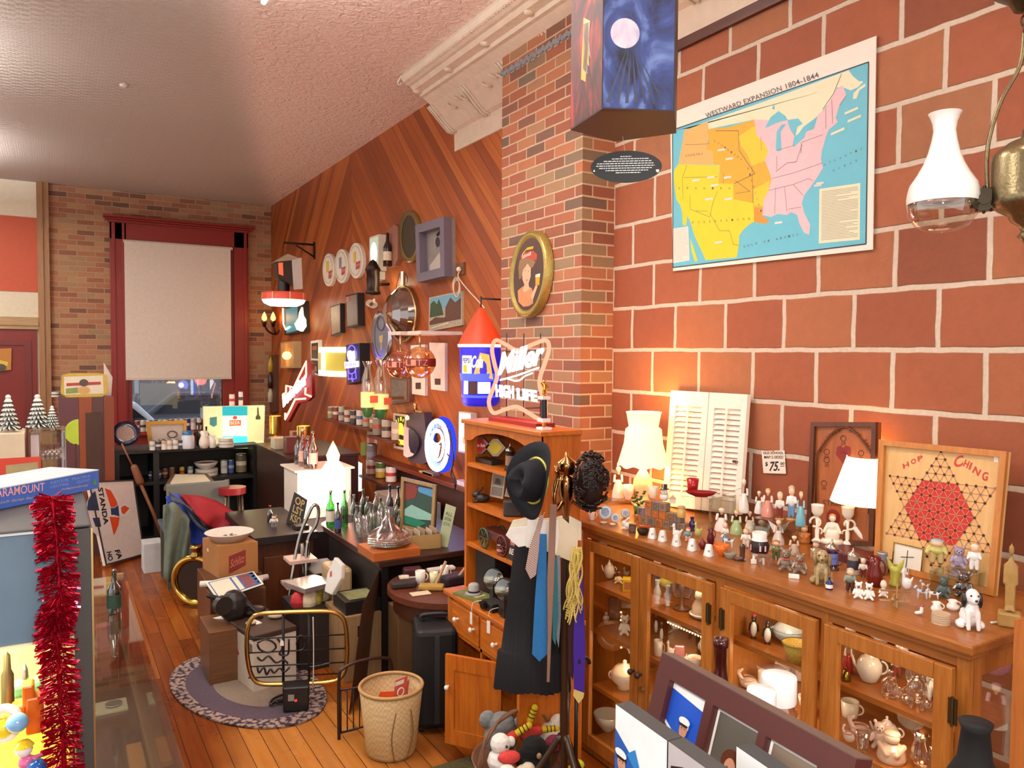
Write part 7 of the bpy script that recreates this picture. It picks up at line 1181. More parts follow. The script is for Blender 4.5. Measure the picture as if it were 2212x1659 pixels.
g=G();g.tube([pl.px(*zp(*p)) for p in [(800,640),(800,400),(700,610),(590,845),(460,815),(455,950)]],.012,7);g.tube([pl.px(*zp(*p)) for p in [(445,1280),(440,1390),(530,1220),(610,1050),(790,1035)]],.012,7);g.tube([pl.px(*zp(*p)) for p in [(790,850),(785,960),(885,1000)]],.012,7);g.o('pink_tube',emi('#ff9a80',3.4),t,w=1)
g=G();g.slab(pl,[zp(*p) for p in [(815,395),(870,440),(880,1010),(800,1080),(640,1120),(470,1440),(430,1400),(440,1280),(600,1050),(460,960),(450,815),(590,845)]],.05);
for j,v in enumerate(g.v): g.v[j]=v-pl.n*.02
g.o('red_back',m('#7a1420',.4),t,w=1)
g=G();
for h in (.015,.022): g.tpx(pl,zp(430,1190),zp(850,760),zp(390,985),'Budweiser',h,shear=.3,bold=.045)
g.o('white_script',emi('#fff6f2',4),t,w=1); light('POINT','neon_light',pl.px(640,850)+pl.n*.25-t.location,2.0,'#ff7a60',.1,parent=t)
for i,(x,y0,y1) in enumerate(((587,768,890),)):
 t,pl=wflat('bottle_thermometer','tall narrow brown bottle plaque at the dark back corner of the board wall','plaque',[(581,y0),(594,y0-2),(595,y1),(583,y1+4)],.05,m('#5a3424',.5)); add(t,'bottles',[m('#b8962c',.4),m('#3a2016',.3),m('#c9b9a0',.5)],lambda g:[g.lathe([(0,-.12),(.04,-.12),(.04,0),(.014,.07),(0,.13)],10,pl.px(588,yy)+pl.n*.02,j) for j,yy in enumerate((785,820,850))])
LX=2.58; a=un(815,985,'x',LX); b_=un(1003,1062,'x',LX); zl=(a.z+b_.z)/2
G().box(LX,4.30,zl-.035,XW,7.0,zl).thing('wall_ledge','long dark reddish ledge shelf under the wall signs','shelf',wood('#5a2412','#70301a',1,8),bevel=.004)
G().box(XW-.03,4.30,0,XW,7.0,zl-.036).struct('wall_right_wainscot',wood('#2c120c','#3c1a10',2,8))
def onledge(px,py,X): return un(px,py,'x',X)
pl=Pl(un(865,985,'x',2.60),V((-1,-.05,0)).normalized())
def lp(x,y): return (840+180/1757*x,870+170/1659*y)
t=T('sun_sign','black lit sign with a bright yellow sun rising over a glass','light box',V((2.60,un(865,985,'x',2.6).y,zl)));q=[lp(*p) for p in [(120,215),(385,245),(362,1000),(130,950)]]
g=G(); g.slab(pl,q,.06); g.o('black_box',m('#1c140c',.5),t,w=1); g=G(); frame4(g,pl,q,.02,.012); g.o('white_edge',m('#c8b8a0',.5),t,w=1)
g=G();g.fpx(pl,[lp(*p) for p in [(165,680),(175,560),(200,470),(235,420),(290,440),(315,540),(335,700),(250,670)]],.002);g.fpx(pl,[lp(*p) for p in [(165,745),(240,775),(325,790),(325,900),(240,870),(165,840)]],.002)
for p in ([(245,380),(240,300),(275,300),(270,385)],[(290,400),(305,340),(320,350),(305,405)],[(325,470),(355,440),(350,470),(330,490)],[(205,400),(195,320),(205,320),(220,395)],[(165,480),(150,360),(165,360),(190,440)],[(340,640),(340,560),(358,560),(356,640)]): g.fpx(pl,[lp(*x) for x in p],.002)
g.o('yellow_sun',emi('#ffe03a',2.2),t,w=1); g=G(); g.fpx(pl,[lp(*p) for p in [(200,855),(280,880),(275,915),(205,890)]],.003); g.o('small_label',m('#8a7a20',.5,em=.5),t,w=1)
pl=Pl(un(895,1000,'x',2.585),V((-1,-.05,0)).normalized()); t=T('grey_clock_sign','tall dark grey sign with a white oval ring around a navy face','sign',V((2.585,un(895,1000,'x',2.585).y,zl))); g=G(); g.slab(pl,[lp(*p) for p in [(395,250),(740,200),(830,1240),(700,1300),(420,1240),(360,1000)]],.07); g.o('grey_body',m('#4a4048',.5),t,w=1); g=G(); E0=[lp(*p) for p in [(380,490),(460,510),(540,560),(640,660),(700,780),(700,900),(640,1040),(560,1120),(440,1150),(375,1100)]]; E1=[lp(*p) for p in [(440,560),(480,545),(540,590),(620,680),(655,780),(655,900),(610,1010),(560,1080),(480,1040),(440,900)]]; n=10; g.add([pl.px(*p)+pl.n*.03 for p in E0]+[pl.px(*p)+pl.n*.01 for p in E1],[(i,(i+1)%n,n+(i+1)%n,n+i) for i in range(n)],0,True); g.o('white_ring',m('#c9bfbc',.4),t,w=1); g=G(); g.fpx(pl,E1,.008); g.o('navy_face',m('#2a2238',.25),t,w=1); g=G(); c=pl.px(*lp(640,190)); g.cyl(.015,-.06,.08,10,c,ax=(0,-1,0)); g.lathe([(0,0),(.02,.0),(.015,.04),(.02,.06),(0,.08)],10,pl.px(*lp(560,180))); g.o('brass_top',metal('#c8a878'),t,w=1); g=G(); g.fpx(pl,[lp(*p) for p in [(450,290),(500,245),(545,290),(545,350),(490,370),(455,340)]],.05); g.o('price_tag',m('#efe6d8',.6),t,w=1)
pl=Pl(un(950,1010,'x',2.54),V((-1,-.1,0)).normalized()); t=T('blue_ring_neon','oval blue white neon ring sign with a glass shape in the middle','neon sign',V((2.55,un(952,1015,'x',2.55).y,zl)))
ec=lp(1090,890)
g=G(); g.tube([pl.px(*p)+pl.n*.03 for p in elp(*ec,22.5,52.5,40)],.017,8,closed=True); g.tube([pl.px(*p)+pl.n*.03 for p in elp(*ec,13,33,32)],.011,8,closed=True); g.tube([pl.px(*p)+pl.n*.03 for p in elp(*lp(1085,735),10.5,12.5,24)],.006,6,closed=True); g.o('blue_white_tube',emi('#dfeaff',3.6),t,w=1); g=G(); g.prism([pl.px(*lp(*p))+pl.n*.03 for p in [(1000,850),(1160,890),(1140,1010),(1120,1120),(1080,1200),(1040,1120),(1020,1000)]],pl.n*.012); g.o('white_glass_shape',emi('#f4f8ff',3.6),t,w=1); g=G()
ring(g,pl,elp(*ec,21,49,32),elp(*ec,15,38,32),.02,.02,.0);g.o('pale_ring_plate',m('#7f97c0',.4,em=.25),t,w=1);arct=G()
for j,ch in enumerate('BREWERY'):
 a_=rad(150-20*j);x,y=ec[0]+18*cos(a_),ec[1]-43*sin(a_);arct.tpx(pl,(x-1.6,y+3),(x+1.6,y+3),(x-1.6,y-4),ch,.024)
arct.o('dark_lettering',m('#2a4a6a',.5),t,w=1); g=G(); g.tube([pl.px(*p)-pl.n*.02 for p in elp(*ec,24,55,32)],.022,7,closed=True); g.o('blue_back_tube',emi('#2a3cff',1.6),t,w=1)
g=G();
for x in (935,948,962): g.tube([pl.px(x,905,-.03),pl.px(x,1012,-.03)],.005,5)
for y in (920,960,1000): g.tube([pl.px(925,y,-.03),pl.px(972,y+4,-.03)],.005,5)
g.o('wire_frame',m('#15121c',.5),t,w=1); light('POINT','neon_light',pl.px(948,960)+pl.n*.2-t.location,1.4,'#7a8cff',.1,parent=t); light('POINT','neon_light',pl.px(960,960)-pl.n*.03-t.location+V((0,-.25,0)),.7,'#5a5cff',.06,parent=t)
cord('black cords hanging beside the blue neon ring',[(972,930),(976,960),(980,990),(976,1015),(985,1040),(982,1058)],2.5,'#17121c',.006); cord('second black cord crossing behind the blue neon ring',[(966,980),(978,1000),(974,1025),(983,1050)],2.48,'#17121c',.005)
t,pl=wbox('white_light_box','bright white lit box sign half hidden by the hutch','light box',[(991,889),(1017,893),(1016,982),(990,976)],1030,m('#e8ddc8',.5),emi('#fff6e4',2.4)); add(t,'orange_mark',m('#e0a060',.5,em=.8),lambda g:g.fpx(pl,[(1000,944),(1012,945),(1012,960),(1000,958)],.004))
for i,(x0,x1,y,h,c,lb) in enumerate([(905,933,1012,14,'#b0a05c','yellow lettered strip lying on the ledge under the blue neon'),(912,935,1004,10,'#8d7f78','grey paper lying behind the yellow strip on the ledge'),(985,1003,1042,24,'#c8b8b8','white paper lying at the right end of the ledge')]):
 q0,q1=un(x0,y,'x',2.60),un(x1,y+6,'x',2.60); G().obox((2.60,min(q0.y,q1.y),zl+.0005),(.06,0,0),(0,abs(q0.y-q1.y),0),(0,0,.012+.01*i)).thing('paper_strip',lb,'paper',m(c,.6))
def wallshelf(label,x0,x1,y,X,dep=.16):
 a,b=un(x0,y,'x',X),un(x1,y,'x',X); z=a.z; G().box(X,min(a.y,b.y),z-.02,XW,max(a.y,b.y),z).thing('wall_shelf',label,'shelf',wood('#5a2a14','#74381c',1,8)); return z,max(a.y,b.y),min(a.y,b.y)
zc,ya,yb=wallshelf('short dark wall shelf carrying a row of old beer cans',697,798,903,2.54);random.seed(12)
cc=[('#9a9a70','#c8b890','#7a7a5a'),('#8a2a2a','#d8d0c0','#8a2a2a'),('#b0a894','#6a5a4a','#b0a894'),('#c8c0b0','#a83a3a','#c8c0b0'),('#3a3a40','#b0a080','#3a3a40'),('#d0c8bc','#4a6a8a','#d0c8bc'),('#a0988c','#b85a3a','#a0988c'),('#8a7a5a','#d0c4a4','#8a7a5a')]
for i in range(8): y=ya-.08-(ya-yb-.16)*i/7;t=T('beer_can',f"old beer can, {['first','second','third','fourth','fifth','sixth','seventh','eighth'][i]} from the left on the short wall shelf",'can',(2.61,y,zc),-.3,'cans on the short wall shelf');K_can(t,.13+.012*(i%3),.075,cc[i])
zc,ya,yb=wallshelf('small bracket shelf holding cans between red glow and sun sign',793,846,940,2.52)
for i in range(3): y=ya-.07-(ya-yb-.14)*i/2; t=T('beer_can',f"grey printed can, {['left','middle','right'][i]} of three left of the sun sign",'can',(2.60,y,zc),-.3,'cans left of the sun sign'); K_can(t,.17,.10,[('#8a8478','#b05040','#8a8478'),('#b8ae9c','#4a4a40','#b8ae9c'),('#a89c8c','#c8bcb0','#a89c8c')][i])
zc,ya,yb=wallshelf('lower bracket shelf with paint style cans beside the lit white sign',772,826,1024,2.45)
for i,(h,c) in enumerate([(.14,('#b8a898','#8a3a34','#b8a898')),(.15,('#c8b040','#e8e0c0','#4a6a30')),(.14,('#d8cfc4','#b03a38','#d8cfc4'))]): y=ya-.07-(ya-yb-.14)*i/2; t=T('beer_can',['small red and cream can','yellow and green can','white can with red band'][i]+' on the lower bracket shelf','can',(2.56,y,zc),-.3,'cans on the lower bracket shelf'); K_can(t,h,.095,c)
B('can',803,1003,958,22,un(803,1003,'x',2.6).z,2.6,['#77757a','#8a8890','#77757a'],'large grey oil can on the wall beside the lit white sign',name='oil_can',cat='can'); B('slab',785,984,955,12,un(785,984,'x',2.62).z,2.62,[m('#7a8a3a',.5)],'green carton beside the large grey oil can')
t,pl=wflat('paper_flyer','pale wall flyer with a red figure above the oil can','poster',[(793,921),(816,925),(814,968),(792,962)],.01,m('#b89c88',.6)); add(t,'red_figure',m('#a05048',.6),lambda g:g.fpx(pl,elp(803,950,6,11,12),.001))
# ================= middle of the room
def boxt(name,label,cat,x0,y0,z0,x1,y1,z1,mt,part=None,rz=0,bevel=.003,group=None):
 t=T(name,label,cat,((x0+x1)/2,(y0+y1)/2,z0),rz,group); a,b=(x1-x0)/2,(y1-y0)/2; G().box(-a,-b,0,a,b,z1-z0).o(part or 'box_body',mt,t,bevel=bevel); t['h']=z1-z0; return t
def face(t,name,mt,pts,x0,x1,y,z0,z1):  # printed panel on the side towards the viewer, in the thing's own axes
 G().add([(x0+(x1-x0)*a,y,z0+(z1-z0)*b) for a,b in pts],[tuple(range(len(pts)))]).o(name,mt,t)
SQ=[(0,0),(1,0),(1,1),(0,1)];CB=m('#8f6a44',.7,nz=.15)
def legs(t,x0,y0,x1,y1,h,w,mt):
 for x in (x0,x1-w):
  for y in (y0,y1-w): G().box(x,y,0,x+w,y+w,h).o('leg',mt,t)
E_=lambda s,dx=0,dy=0:[un(x,y,'z',0) for x,y in elp(536+dx,1494+dy,171*s,80*s,56,7)]
def braid():
 mt,nt=_mat('braid'); p=N(nt,'BsdfPrincipled',i_Roughness=.95); out(nt,p.outputs[0]); tc=N(nt,'TexCoord'); n=N(nt,'TexVoronoi',i_Scale=42.0); L(nt,tc.outputs['Object'],n.inputs['Vector']); L(nt,ramp(nt,n.outputs['Distance'],[(.3,'#9c8478'),(.5,'#8a7268'),(.62,'#2e2430')]),p.inputs['Base Color']); return mt
t=T('braided_rug','oval braided rug with mottled border, purple grey band and tan centre','rug',(.9,4.25,0)); c=un(536,1494,'z',0)
for i,(s,mt,nm) in enumerate([(1,braid(),'border'),(.80,m('#4c3d48',.95,nz=.35,sc=80),'purple_band'),(.52,m('#79695a',.95,nz=.25,sc=80),'tan_centre')]):
 g=G();g.prism([c+(p-c)*1+V((0,0,.001)) for p in (E_(s) if i<2 else E_(s,12,-4))],(0,0,.012+.002*i));g.o(nm,mt,t,w=1,bevel=.003)
P=[un(478,1440,'z',.015),un(548,1496,'z',.015),un(640,1468,'z',.015)]; P.append(P[0]+P[2]-P[1]); h=.27; t=T('white_carton','white carton with a red diamond print standing on the rug under dark machinery','carton',P[1])
g=G(); g.prism(P,(0,0,h)); g.o('box_body',m('#cfc3b2',.6),t,w=1); f1=facepl(P[0],P[1]); w1=(P[1]-P[0]).length; g=G(); g.flat(f1,[(w1*.32,h*.62),(w1*.45,h*.42),(w1*.58,h*.55),(w1*.46,h*.8)],.001,0); g.flat(f1,[(w1*.2,h*.5),(w1*.32,h*.3),(w1*.45,h*.38),(w1*.36,h*.54)],.0008,1); g.flat(f1,[(w1*.86,h*.75),(w1*.97,h*.75),(w1*.97,h*.92),(w1*.86,h*.92)],.001,1); g.o('red_diamond_print',[m('#b82230',.5),m('#6a625c',.5)],t,w=1)
t=T('machine_lid','brown dark metal machine cover lying on the white carton','machine',P[1]+V((0,0,h+.001))); g=G(); cc=sum(P,V())/4; g.prism([cc+(p-cc)*1.02+V((0,0,h+.001)) for p in P],(0,0,.03)); g.o('cover',m('#3f2c20',.5,nz=.3),t,w=1,bevel=.006)
for dx,dy,r in ((.0,.1,.07),(.1,-.02,.05),(-.05,-.06,.03)): g=G();g.ell(cc+V((dx,dy,h+.032+r*.3)),(r,r*.8,r*.35),12);g.o('fitting',m('#b8aa94' if r<.06 else '#241c18',.5),t,w=1)
p=un(515,1345,'z',.33); t=T('old_machine','black cast iron hand machine with crank behind the white carton','machine',V((p.x,p.y+.12,.30))); fig(t,.22,.22,[('body',m('#1c1716',.45,nz=.3),[('e',0,0,.4,.36,.3,.42),('c',-.3,0,.6,.08,-.6,0,.75,.06),('c',.1,0,.7,.07,.6,-.3,.1,.06)])]); G().cyl(.05,-.02,.02,18,(-.07,-.06,.12),ax=(.3,-1,0)).o('crank_wheel',m('#2a2422',.4),t); boxt('wooden_crate','brown crate under the black hand machine','crate',p.x-.15,p.y+.0,0,p.x+.15,p.y+.3,.30,wood('#5a3a22','#70492c',0,8))
for i,(a,b,lb) in enumerate([((458,1342),(500,1332),'white paper roll sticking out left of the hand machine'),((520,1334),(560,1350),'short white paper roll behind the white carton')]):
 G().tube([un(*a,'z',.28),un(*b,'z',.31)],.018,12).thing('paper_roll',lb,'paper roll',m('#e6ddcc',.6))
c=un(640,1521,'z',.016); pl=Pl(c,(-c.x*.25,-1,0)); t=T('gold_neon_sign','unlit neon sign with gold rounded tube frame standing on the rug','neon sign',c); R_=[(545,1335),(562,1326),(600,1323),(660,1321),(712,1321),(738,1332),(747,1356),(750,1400),(747,1440),(735,1464),(710,1473),(660,1476),(600,1478),(562,1476),(545,1462),(536,1430),(533,1390),(536,1355)]
g=G();g.tube(smooth_path([pl.px(*p) for p in R_],5,True),.0115,10,closed=True);g.o('gold_tube',metal('#c2a25c',.22),t,w=1)
g=G()
for y in (1382,1412,1442,1466): g.tube([pl.px(536,y,-.01),pl.px(748,y-10,-.01)],.004,6)
for x in (612,668): g.tube([pl.px(x,1320,-.012),pl.px(x,1480,-.012)],.007,6)
g.o('black_frame',m('#131112',.5),t,w=1);g=G()
for s in ([(556,1440),(560,1452),(570,1440),(576,1456),(584,1444),(592,1452),(604,1442),(614,1450),(626,1440)],[(556,1418),(566,1426),(580,1416),(596,1430),(612,1424),(622,1432)],[(556,1388),(572,1380),(590,1386),(596,1398),(580,1408),(562,1402),(556,1390)],[(598,1376),(610,1396),(604,1412),(622,1412),(624,1380)],[(640,1390),(648,1372),(660,1380),(656,1400),(646,1404)],[(668,1440),(690,1436),(716,1430)]): g.tube(smooth_path([pl.px(*p,.008) for p in s],4),.005,6)
g.o('dark_tube_lettering',m('#181516',.3),t,w=1); g=G(); q=[pl.px(610,1470),pl.px(668,1466),pl.px(666,1518),pl.px(612,1523)]; g.prism(q,pl.n*.09); g.o('transformer',m('#101012',.35),t,w=1,bevel=.008); g=G(); g.fpx(pl,[(622,1484),(635,1484),(635,1497),(622,1498)],.091,0); g.fpx(pl,[(636,1494),(641,1493),(641,1498),(636,1499)],.093,1); g.o('plate_and_switch',[m('#8a8a86',.4),m('#e04020',.3,em=1)],t,w=1)
g=G(); g.tube(smooth_path([pl.px(676,1330,.02),pl.px(677,1400,.03),pl.px(676,1470,.03),un(672,1500,'z',.03),un(650,1517,'z',.025),un(620,1512,'z',.03)],6),.003,6); g.o('white_cord',m('#cfc8bc'),t,w=1); g=G(); g.tube(smooth_path([un(x,y,'z',.03) for x,y in [(612,1500),(590,1510),(584,1522),(600,1514),(620,1510),(596,1518)]],6),.007,6); g.o('black_cord',m('#141214'),t,w=1); g=G(); g.fpx(pl,[(605,1383),(609,1378),(613,1383),(613,1392),(605,1392)],.02); g.o('price_tag',m('#eee8dc',.6),t,w=1)
t=boxt('wooden_crate','pale wooden crate carrying a black boxed game right of the gold frame','crate',1.34,4.0,0,1.56,4.32,.36,wood('#8a6c4a','#a5845c',2,8)); face(t,'hand_slot',m('#1a1410',.8),SQ,-.03,.05,-.161,.24,.30)
t=boxt('boxed_game','black boxed game with pale framed cover on the wooden crate','game box',1.36,4.02,.3602,1.58,4.24,.435,m('#161312',.4)); G().box(-.08,-.08,.0752,.08,.08,.0765).o('cover_print',m('#8a8a5c',.5,nz=.5,sc=30),t)
t=boxt('wooden_case','light tan wooden case with a round hole behind the boxed game','case',1.40,4.36,0,1.52,4.60,.52,wood('#a58a62','#bda078',2,8),bevel=.02); G().cyl(.012,0,.004,10,(-.03,-.121,.44),ax=(0,-1,0)).o('finger_hole',m('#1a1410',.8),t)
boxt('tan_carton','tan carton standing upright under the round table','carton',1.60,3.86,0,1.74,4.02,.40,CB); boxt('flat_carton','large brown carton beneath the round table, behind the suitcase','carton',1.76,3.95,0,2.14,4.25,.30,m('#7d5a36',.7))
A0,A1=un(753,1545,'z',0),un(790,1470,'z',0); g=G(); g.prism([A0,A0+(A1-A0)*1.15,A0+(A1-A0)*1.25+V((.10,.05,.60)),A0+V((.09,.05,.52))],(.004,.008,0)); g.thing('leaning_sheet','tall brown hardboard sheet with a slanted top leaning behind the basket','board',m('#5a3c26',.6))
t=boxt('dark_storage_box','dark storage box behind the gold tube frame','box',1.17,4.25,0,1.38,4.62,.335,m('#231a18',.5));random.seed(21)
for i,(x,y,z,sx,sy,sz,c,lb) in enumerate([(1.21,4.4,.36,.05,.05,.06,'#a82028','bright red toy pail in the toy heap'),(1.26,4.38,.36,.05,.05,.06,'#d8c8a4','cream round toy in the toy heap'),(1.31,4.4,.36,.04,.05,.05,'#a89838','mustard coloured toy in the toy heap'),(1.36,4.45,.36,.05,.06,.05,'#c8b8a8','pale crumpled cloth toy at the right of the toy heap')]):
 g=G();g.ell((x,y,z),(sx,sy,sz),12);g.ell((x+.02,y,z+.02),(sx*.6,sy*.6,sz*.8),10);g.thing('soft_toy',lb,'toy',m(c,.7,nz=.3),rem=.006)
boxt('silver_box','flat silver foil box with a red shine on top of the toy heap','box',1.18,4.33,.425,1.39,4.55,.455,m('#b0a09a',.25,.5,nz=.5,sc=14),rz=.3)
pl=Pl(un(700,1282,'z',.45),V((-1,-.35,.25)).normalized()); t=T('white_toy_board','white plastic toy board with rounded edge leaning beside the ladder','toy board',un(700,1282,'z',.45)); g=G(); g.slab(pl,[(722,1203),(738,1220),(736,1250),(716,1286),(700,1278),(706,1240)],.03); g.o('panel',m('#d8d4cc',.4),t,w=1,bevel=.006); g=G(); g.fpx(pl,[(713,1236),(717,1232),(717,1244),(713,1247)],.002); g.o('red_sticker',m('#c84a38',.5),t,w=1); boxt('pedestal_box','dark box holding up the white toy board','box',1.36,4.62,0,1.55,4.95,.44,m('#1d1614',.6))
t=T('step_ladder','folding chrome step ladder standing open in front of the low table','ladder',(1.15,5.0,0)); CH=metal('#b0aca6',.2); yb=4.75
fr=lambda x,y:un(x,y,'y',yb+.0);top=fr(682,1090)
a,b=fr(600,1300),fr(636,1270);t.location=(a.x,yb,0);a.z=b.z=.0
g=G(); g.tube(smooth_path([V((a.x,yb-.1,0)),fr(640,1190),fr(668,1108),fr(680,1091),fr(688,1100),fr(684,1130),fr(662,1190),V((b.x+.06,yb-.1,0.0))],6),.011,10); g.o('front_rails',CH,t,w=1); g=G(); g.tube([fr(652,1175),V((fr(692,1268).x,yb+.3,0))],.011,8); g.tube([fr(664,1168),V((fr(706,1268).x,yb+.3,0))],.011,8); g.o('rear_legs',CH,t,w=1)
for y in (1215,1268): p=fr(628 if y<1250 else 622,y);g=G();g.box(p.x-.02,yb-.06,p.z,p.x+.15,yb+.10,p.z+.02);g.o('step',m('#c9a89a',.5),t,w=1)
t=T('low_table','dark low wooden cabinet table with black edged top behind the ladder','table',(1.3,5.6,0)); g=G(); g.box(1.10,5.05,.55,1.52,6.0,.60); g.o('top',m('#1c1516',.4),t,w=1,bevel=.003); g=G(); g.box(1.13,5.1,0,1.50,5.98,.55); g.o('body',wood('#42200f','#5a2e16',2,8),t,w=1); g=G(); g.box(1.17,5.08,.06,1.46,5.1,.46); g.o('door',wood('#4a2612','#64351a',2,8),t,w=1,bevel=.004)
pl=Pl(un(640,1130,'z',.6),V((-.5,-1,.25)).normalized()); q=[(636,1062),(664,1080),(650,1146),(618,1128)]; t=T('letter_sign','black tray sign with large tan letters leaning at the white cabinet','sign',pl.px(*q[3])); g=G(); g.slab(pl,q,.012); g.o('panel',m('#150f0e',.4),t,w=1); g=G()
for s,y in (('OP',.08),('LST',.36),('KSO',.64)): g.tpx(pl,inq(q,.2,y+.24),inq(q,.86,y+.24),inq(q,.2,y),s,.002,bold=.02)
g.o('lettering',m('#b8985c',.5),t,w=1)
A('kid',592,1140,1112,20,.60,['#8a8480','#cfc8c2','#4a3a34'],'small white trinket figure on the low table'); boxt('small_tin','small black tin lying at the front of the low table','tin',1.40,5.15,.6002,1.49,5.24,.625,m('#2a2422',.4)); A('bottle',583,1128,1092,12,.60,[gl('#5a4030',.14),None,'#a03030'],'slim brown bottle with red cap on the low table')
t=T('long_desk','long dark desk along the wall crowded with bottles','desk',(1.85,4.45,0)); g=G(); g.box(1.53,3.96,.615,2.30,4.98,.65); g.o('top',wood('#2c1610','#3c2016',1,8),t,w=1,bevel=.004); g=G(); g.box(1.56,4.0,.0,1.6,4.95,.615); g.o('side_panel',m('#120c0b',.5),t,w=1); g=G(); g.box(1.6,4.4,.0,2.28,4.43,.615); g.o('back_panel',m('#120c0b',.5),t,w=1)
dz2=.6502;random.seed(31)
def bot(px,pb,pt,w,c,lb,extra=()): return A('bottle',px,pb,pt,w,dz2,[gl(c,.14,.04)]+list(extra),lb,'bottles on the long desk')
bot(714,1136,1060,19,'#3f9a3a','big bright green bottle with a white label at the left of the desk',['#d8d0c0','#b0a090']); bot(730,1150,1086,15,'#4a2a1c','small brown bottle with a blue label beside the green one',['#3a4a8a','#20242a']); bot(744,1136,1058,16,'#58a848','second green bottle behind the brown one')
for i in range(16): x=756+7*i+random.random()*4;y=1112+ (i%4)*13+ (i*3%7);bot(x,y,y-52-12*random.random(),13,['#e6efe6','#dfe8e4','#cfe0cf','#f0f2ee','#6aa85a'][i%5],f"{['clear','clear','pale green','clear','green'][i%5]} glass bottle, number {i+1} from the left among the desk bottles")
bot(842,1130,1046,15,'#1e1613','dark brown bottle with a grey label by the painting',['#8a8a90']); bot(860,1128,1050,14,'#141016','black bottle standing against the painting',['#a8a098'])
for i in range(5): A('tumbler',776+16*i,1160-5*i,1118-5*i,17,dz2,['#eef4f2'],f"clear drinking glass, {['first','second','third','fourth','fifth'][i]} from the left along the desk front",'drinking glasses on the desk')
t=boxt('wooden_tray','shallow orange wooden tray on the desk corner','tray',1.50,3.965,.6502,1.78,4.22,.70,wood('#9a4f1e','#b4642a',0,8)); p=V((1.64,4.09,.7002)); t=T('glass_platter','stack of clear glass plates wrapped in pink plastic on the wooden tray','plates',p)
for i in range(3): G().lathe([(0,.012*i),(.06,.012*i+.001),(.12,.012*i+.018),(.12,.012*i+.021),(0,.012*i+.006)],28).o('plate',gl('#e8f0ea',.2),t)
random.seed(2);g=G();n=18;rr=[(.10,.04),(.085,.07),(.05,.10),(.03,.14),(.01,.16)];g.v=[];
vs=[];fs=[]
for r,z in rr:
 for i in range(n): a=2*PI*i/n;q=r*(1+.22*sin(a*5+z*40)+.1*random.random());vs.append((q*cos(a),q*sin(a),z+.012*sin(a*3)))
for j in range(len(rr)-1): fs+=[(j*n+i,j*n+(i+1)%n,(j+1)*n+(i+1)%n,(j+1)*n+i) for i in range(n)]
g.add(vs,fs,0,True);g.o('plastic_wrap',gl('#e8c4bc',.06,.2),t)
p=un(908,1190,'z',.65); t=T('photo_carton','open tan carton filled with old photographs at the right of the desk','carton',(p.x+.02,p.y+.1,.6502),-.2); BX=m('#a58a58',.7); G().box(-.13,-.08,0,.13,.08,.004).o('base',BX,t)
for q in ((-.13,-.08,.13,-.076),(-.13,.076,.13,.08),(-.13,-.08,-.126,.08),(.126,-.08,.13,.08)): G().box(q[0],q[1],0,q[2],q[3],.085).o('side',BX,t)
for i in range(9): tt=T('photo_print',f"old photograph in the tan carton, {['first','second','third','fourth','fifth','sixth','seventh','eighth','ninth'][i]} from the left",'photograph',(p.x+.02-.10+.024*i,p.y+.1-.004*i,.656),-.2+.1*(i%3),'photographs in the tan carton'); G().box(-.002,-.05,0,.002,.05,.09+.01*(i%3)).o('print',m(['#8a7460','#c8b8a4','#a58c74'][i%3],.5),tt)
pl=Pl(un(870,1140,'z',.65),V((-1,-.55,.2)).normalized()); q=[(869,1030),(944,1048),(938,1156),(866,1140)]; t=T('painting','wood framed landscape painting with red trees and green water on the desk','painting',pl.px(*q[3])); g=G(); g.slab(pl,q,.015); g.o('canvas',m('#2a4238',.5,nz=.5,sc=14),t,w=1); g=G(); frame4(g,pl,q,.022,.014); g.o('frame',wood('#8a6a40','#a5824e',2,8),t,w=1); g=G()
for mi,h,s in ((0,.002,[(.1,.1),(.5,.08),(.4,.35),(.1,.45)]),(1,.002,[(.4,.12),(.9,.1),(.9,.26),(.5,.22)]),(2,.0025,[(.1,.62),(.3,.5),(.6,.55),(.9,.6),(.9,.72),(.5,.76),(.1,.74)]),(3,.003,[(.1,.75),(.5,.76),(.75,.8),(.5,.92),(.12,.9)])): g.fpx(pl,[inq(q,*p) for p in s],h,mi)
g.o('painted_scene',[m('#7a2a18',.5),m('#4a88b0',.5),m('#8ab8a8',.5),m('#1e7a5c',.5)],t,w=1)
pl=Pl(un(945,1180,'z',.65),V((-1,-.8,.12)).normalized()); q=[(963,1088),(985,1096),(966,1186),(945,1182)]; t=T('green_card','tall pale green printed card leaning right of the photo carton','card',pl.px(*q[3])); g=G(); g.slab(pl,q,.003); g.o('card',m('#a9b48c',.6),t,w=1); g=G()
for i,s in enumerate(('ALL','NATIONAL','BOWL')): g.tpx(pl,inq(q,.15,.24+.12*i),inq(q,.85,.24+.12*i),inq(q,.15,.16+.12*i),s,.001)
g.o('lettering',m('#3a4a34',.6),t,w=1)
rc=V((1.80,3.63,0)); t=T('round_table','round dark wood drum table piled with small things beside the hutch','table',rc); G().cyl(.33,.545,.575,40).o('top',wood('#4a2010','#62301a',0,8),t,bevel=.006); G().cyl(.30,.46,.545,40).o('apron',wood('#3c1a0e','#522612',0,8),t); G().cyl(.06,.03,.46,20).o('pedestal',m('#160e0c',.5),t); G().cyl(.22,0,.03,28).o('foot',m('#160e0c',.5),t); G().cyl(.008,0,.012,10,(-.06,-.30,.5),ax=(-.2,-1,0)).o('knob',m('#8a7a6a',.4),t)
tz=.5752
K2=lambda *a,**k:A(*a,**k)
K2('cup',908,1259,1233,28,tz,['#e6e4d4'],'white mug of tools on the round table, left of three'); K2('cup',937,1260,1236,24,tz,['#dcd8a8'],'pale yellow mug of the three on the round table'); K2('cup',960,1251,1222,24,tz,['#e8e6e0'],'tall white mug, right of three on the round table')
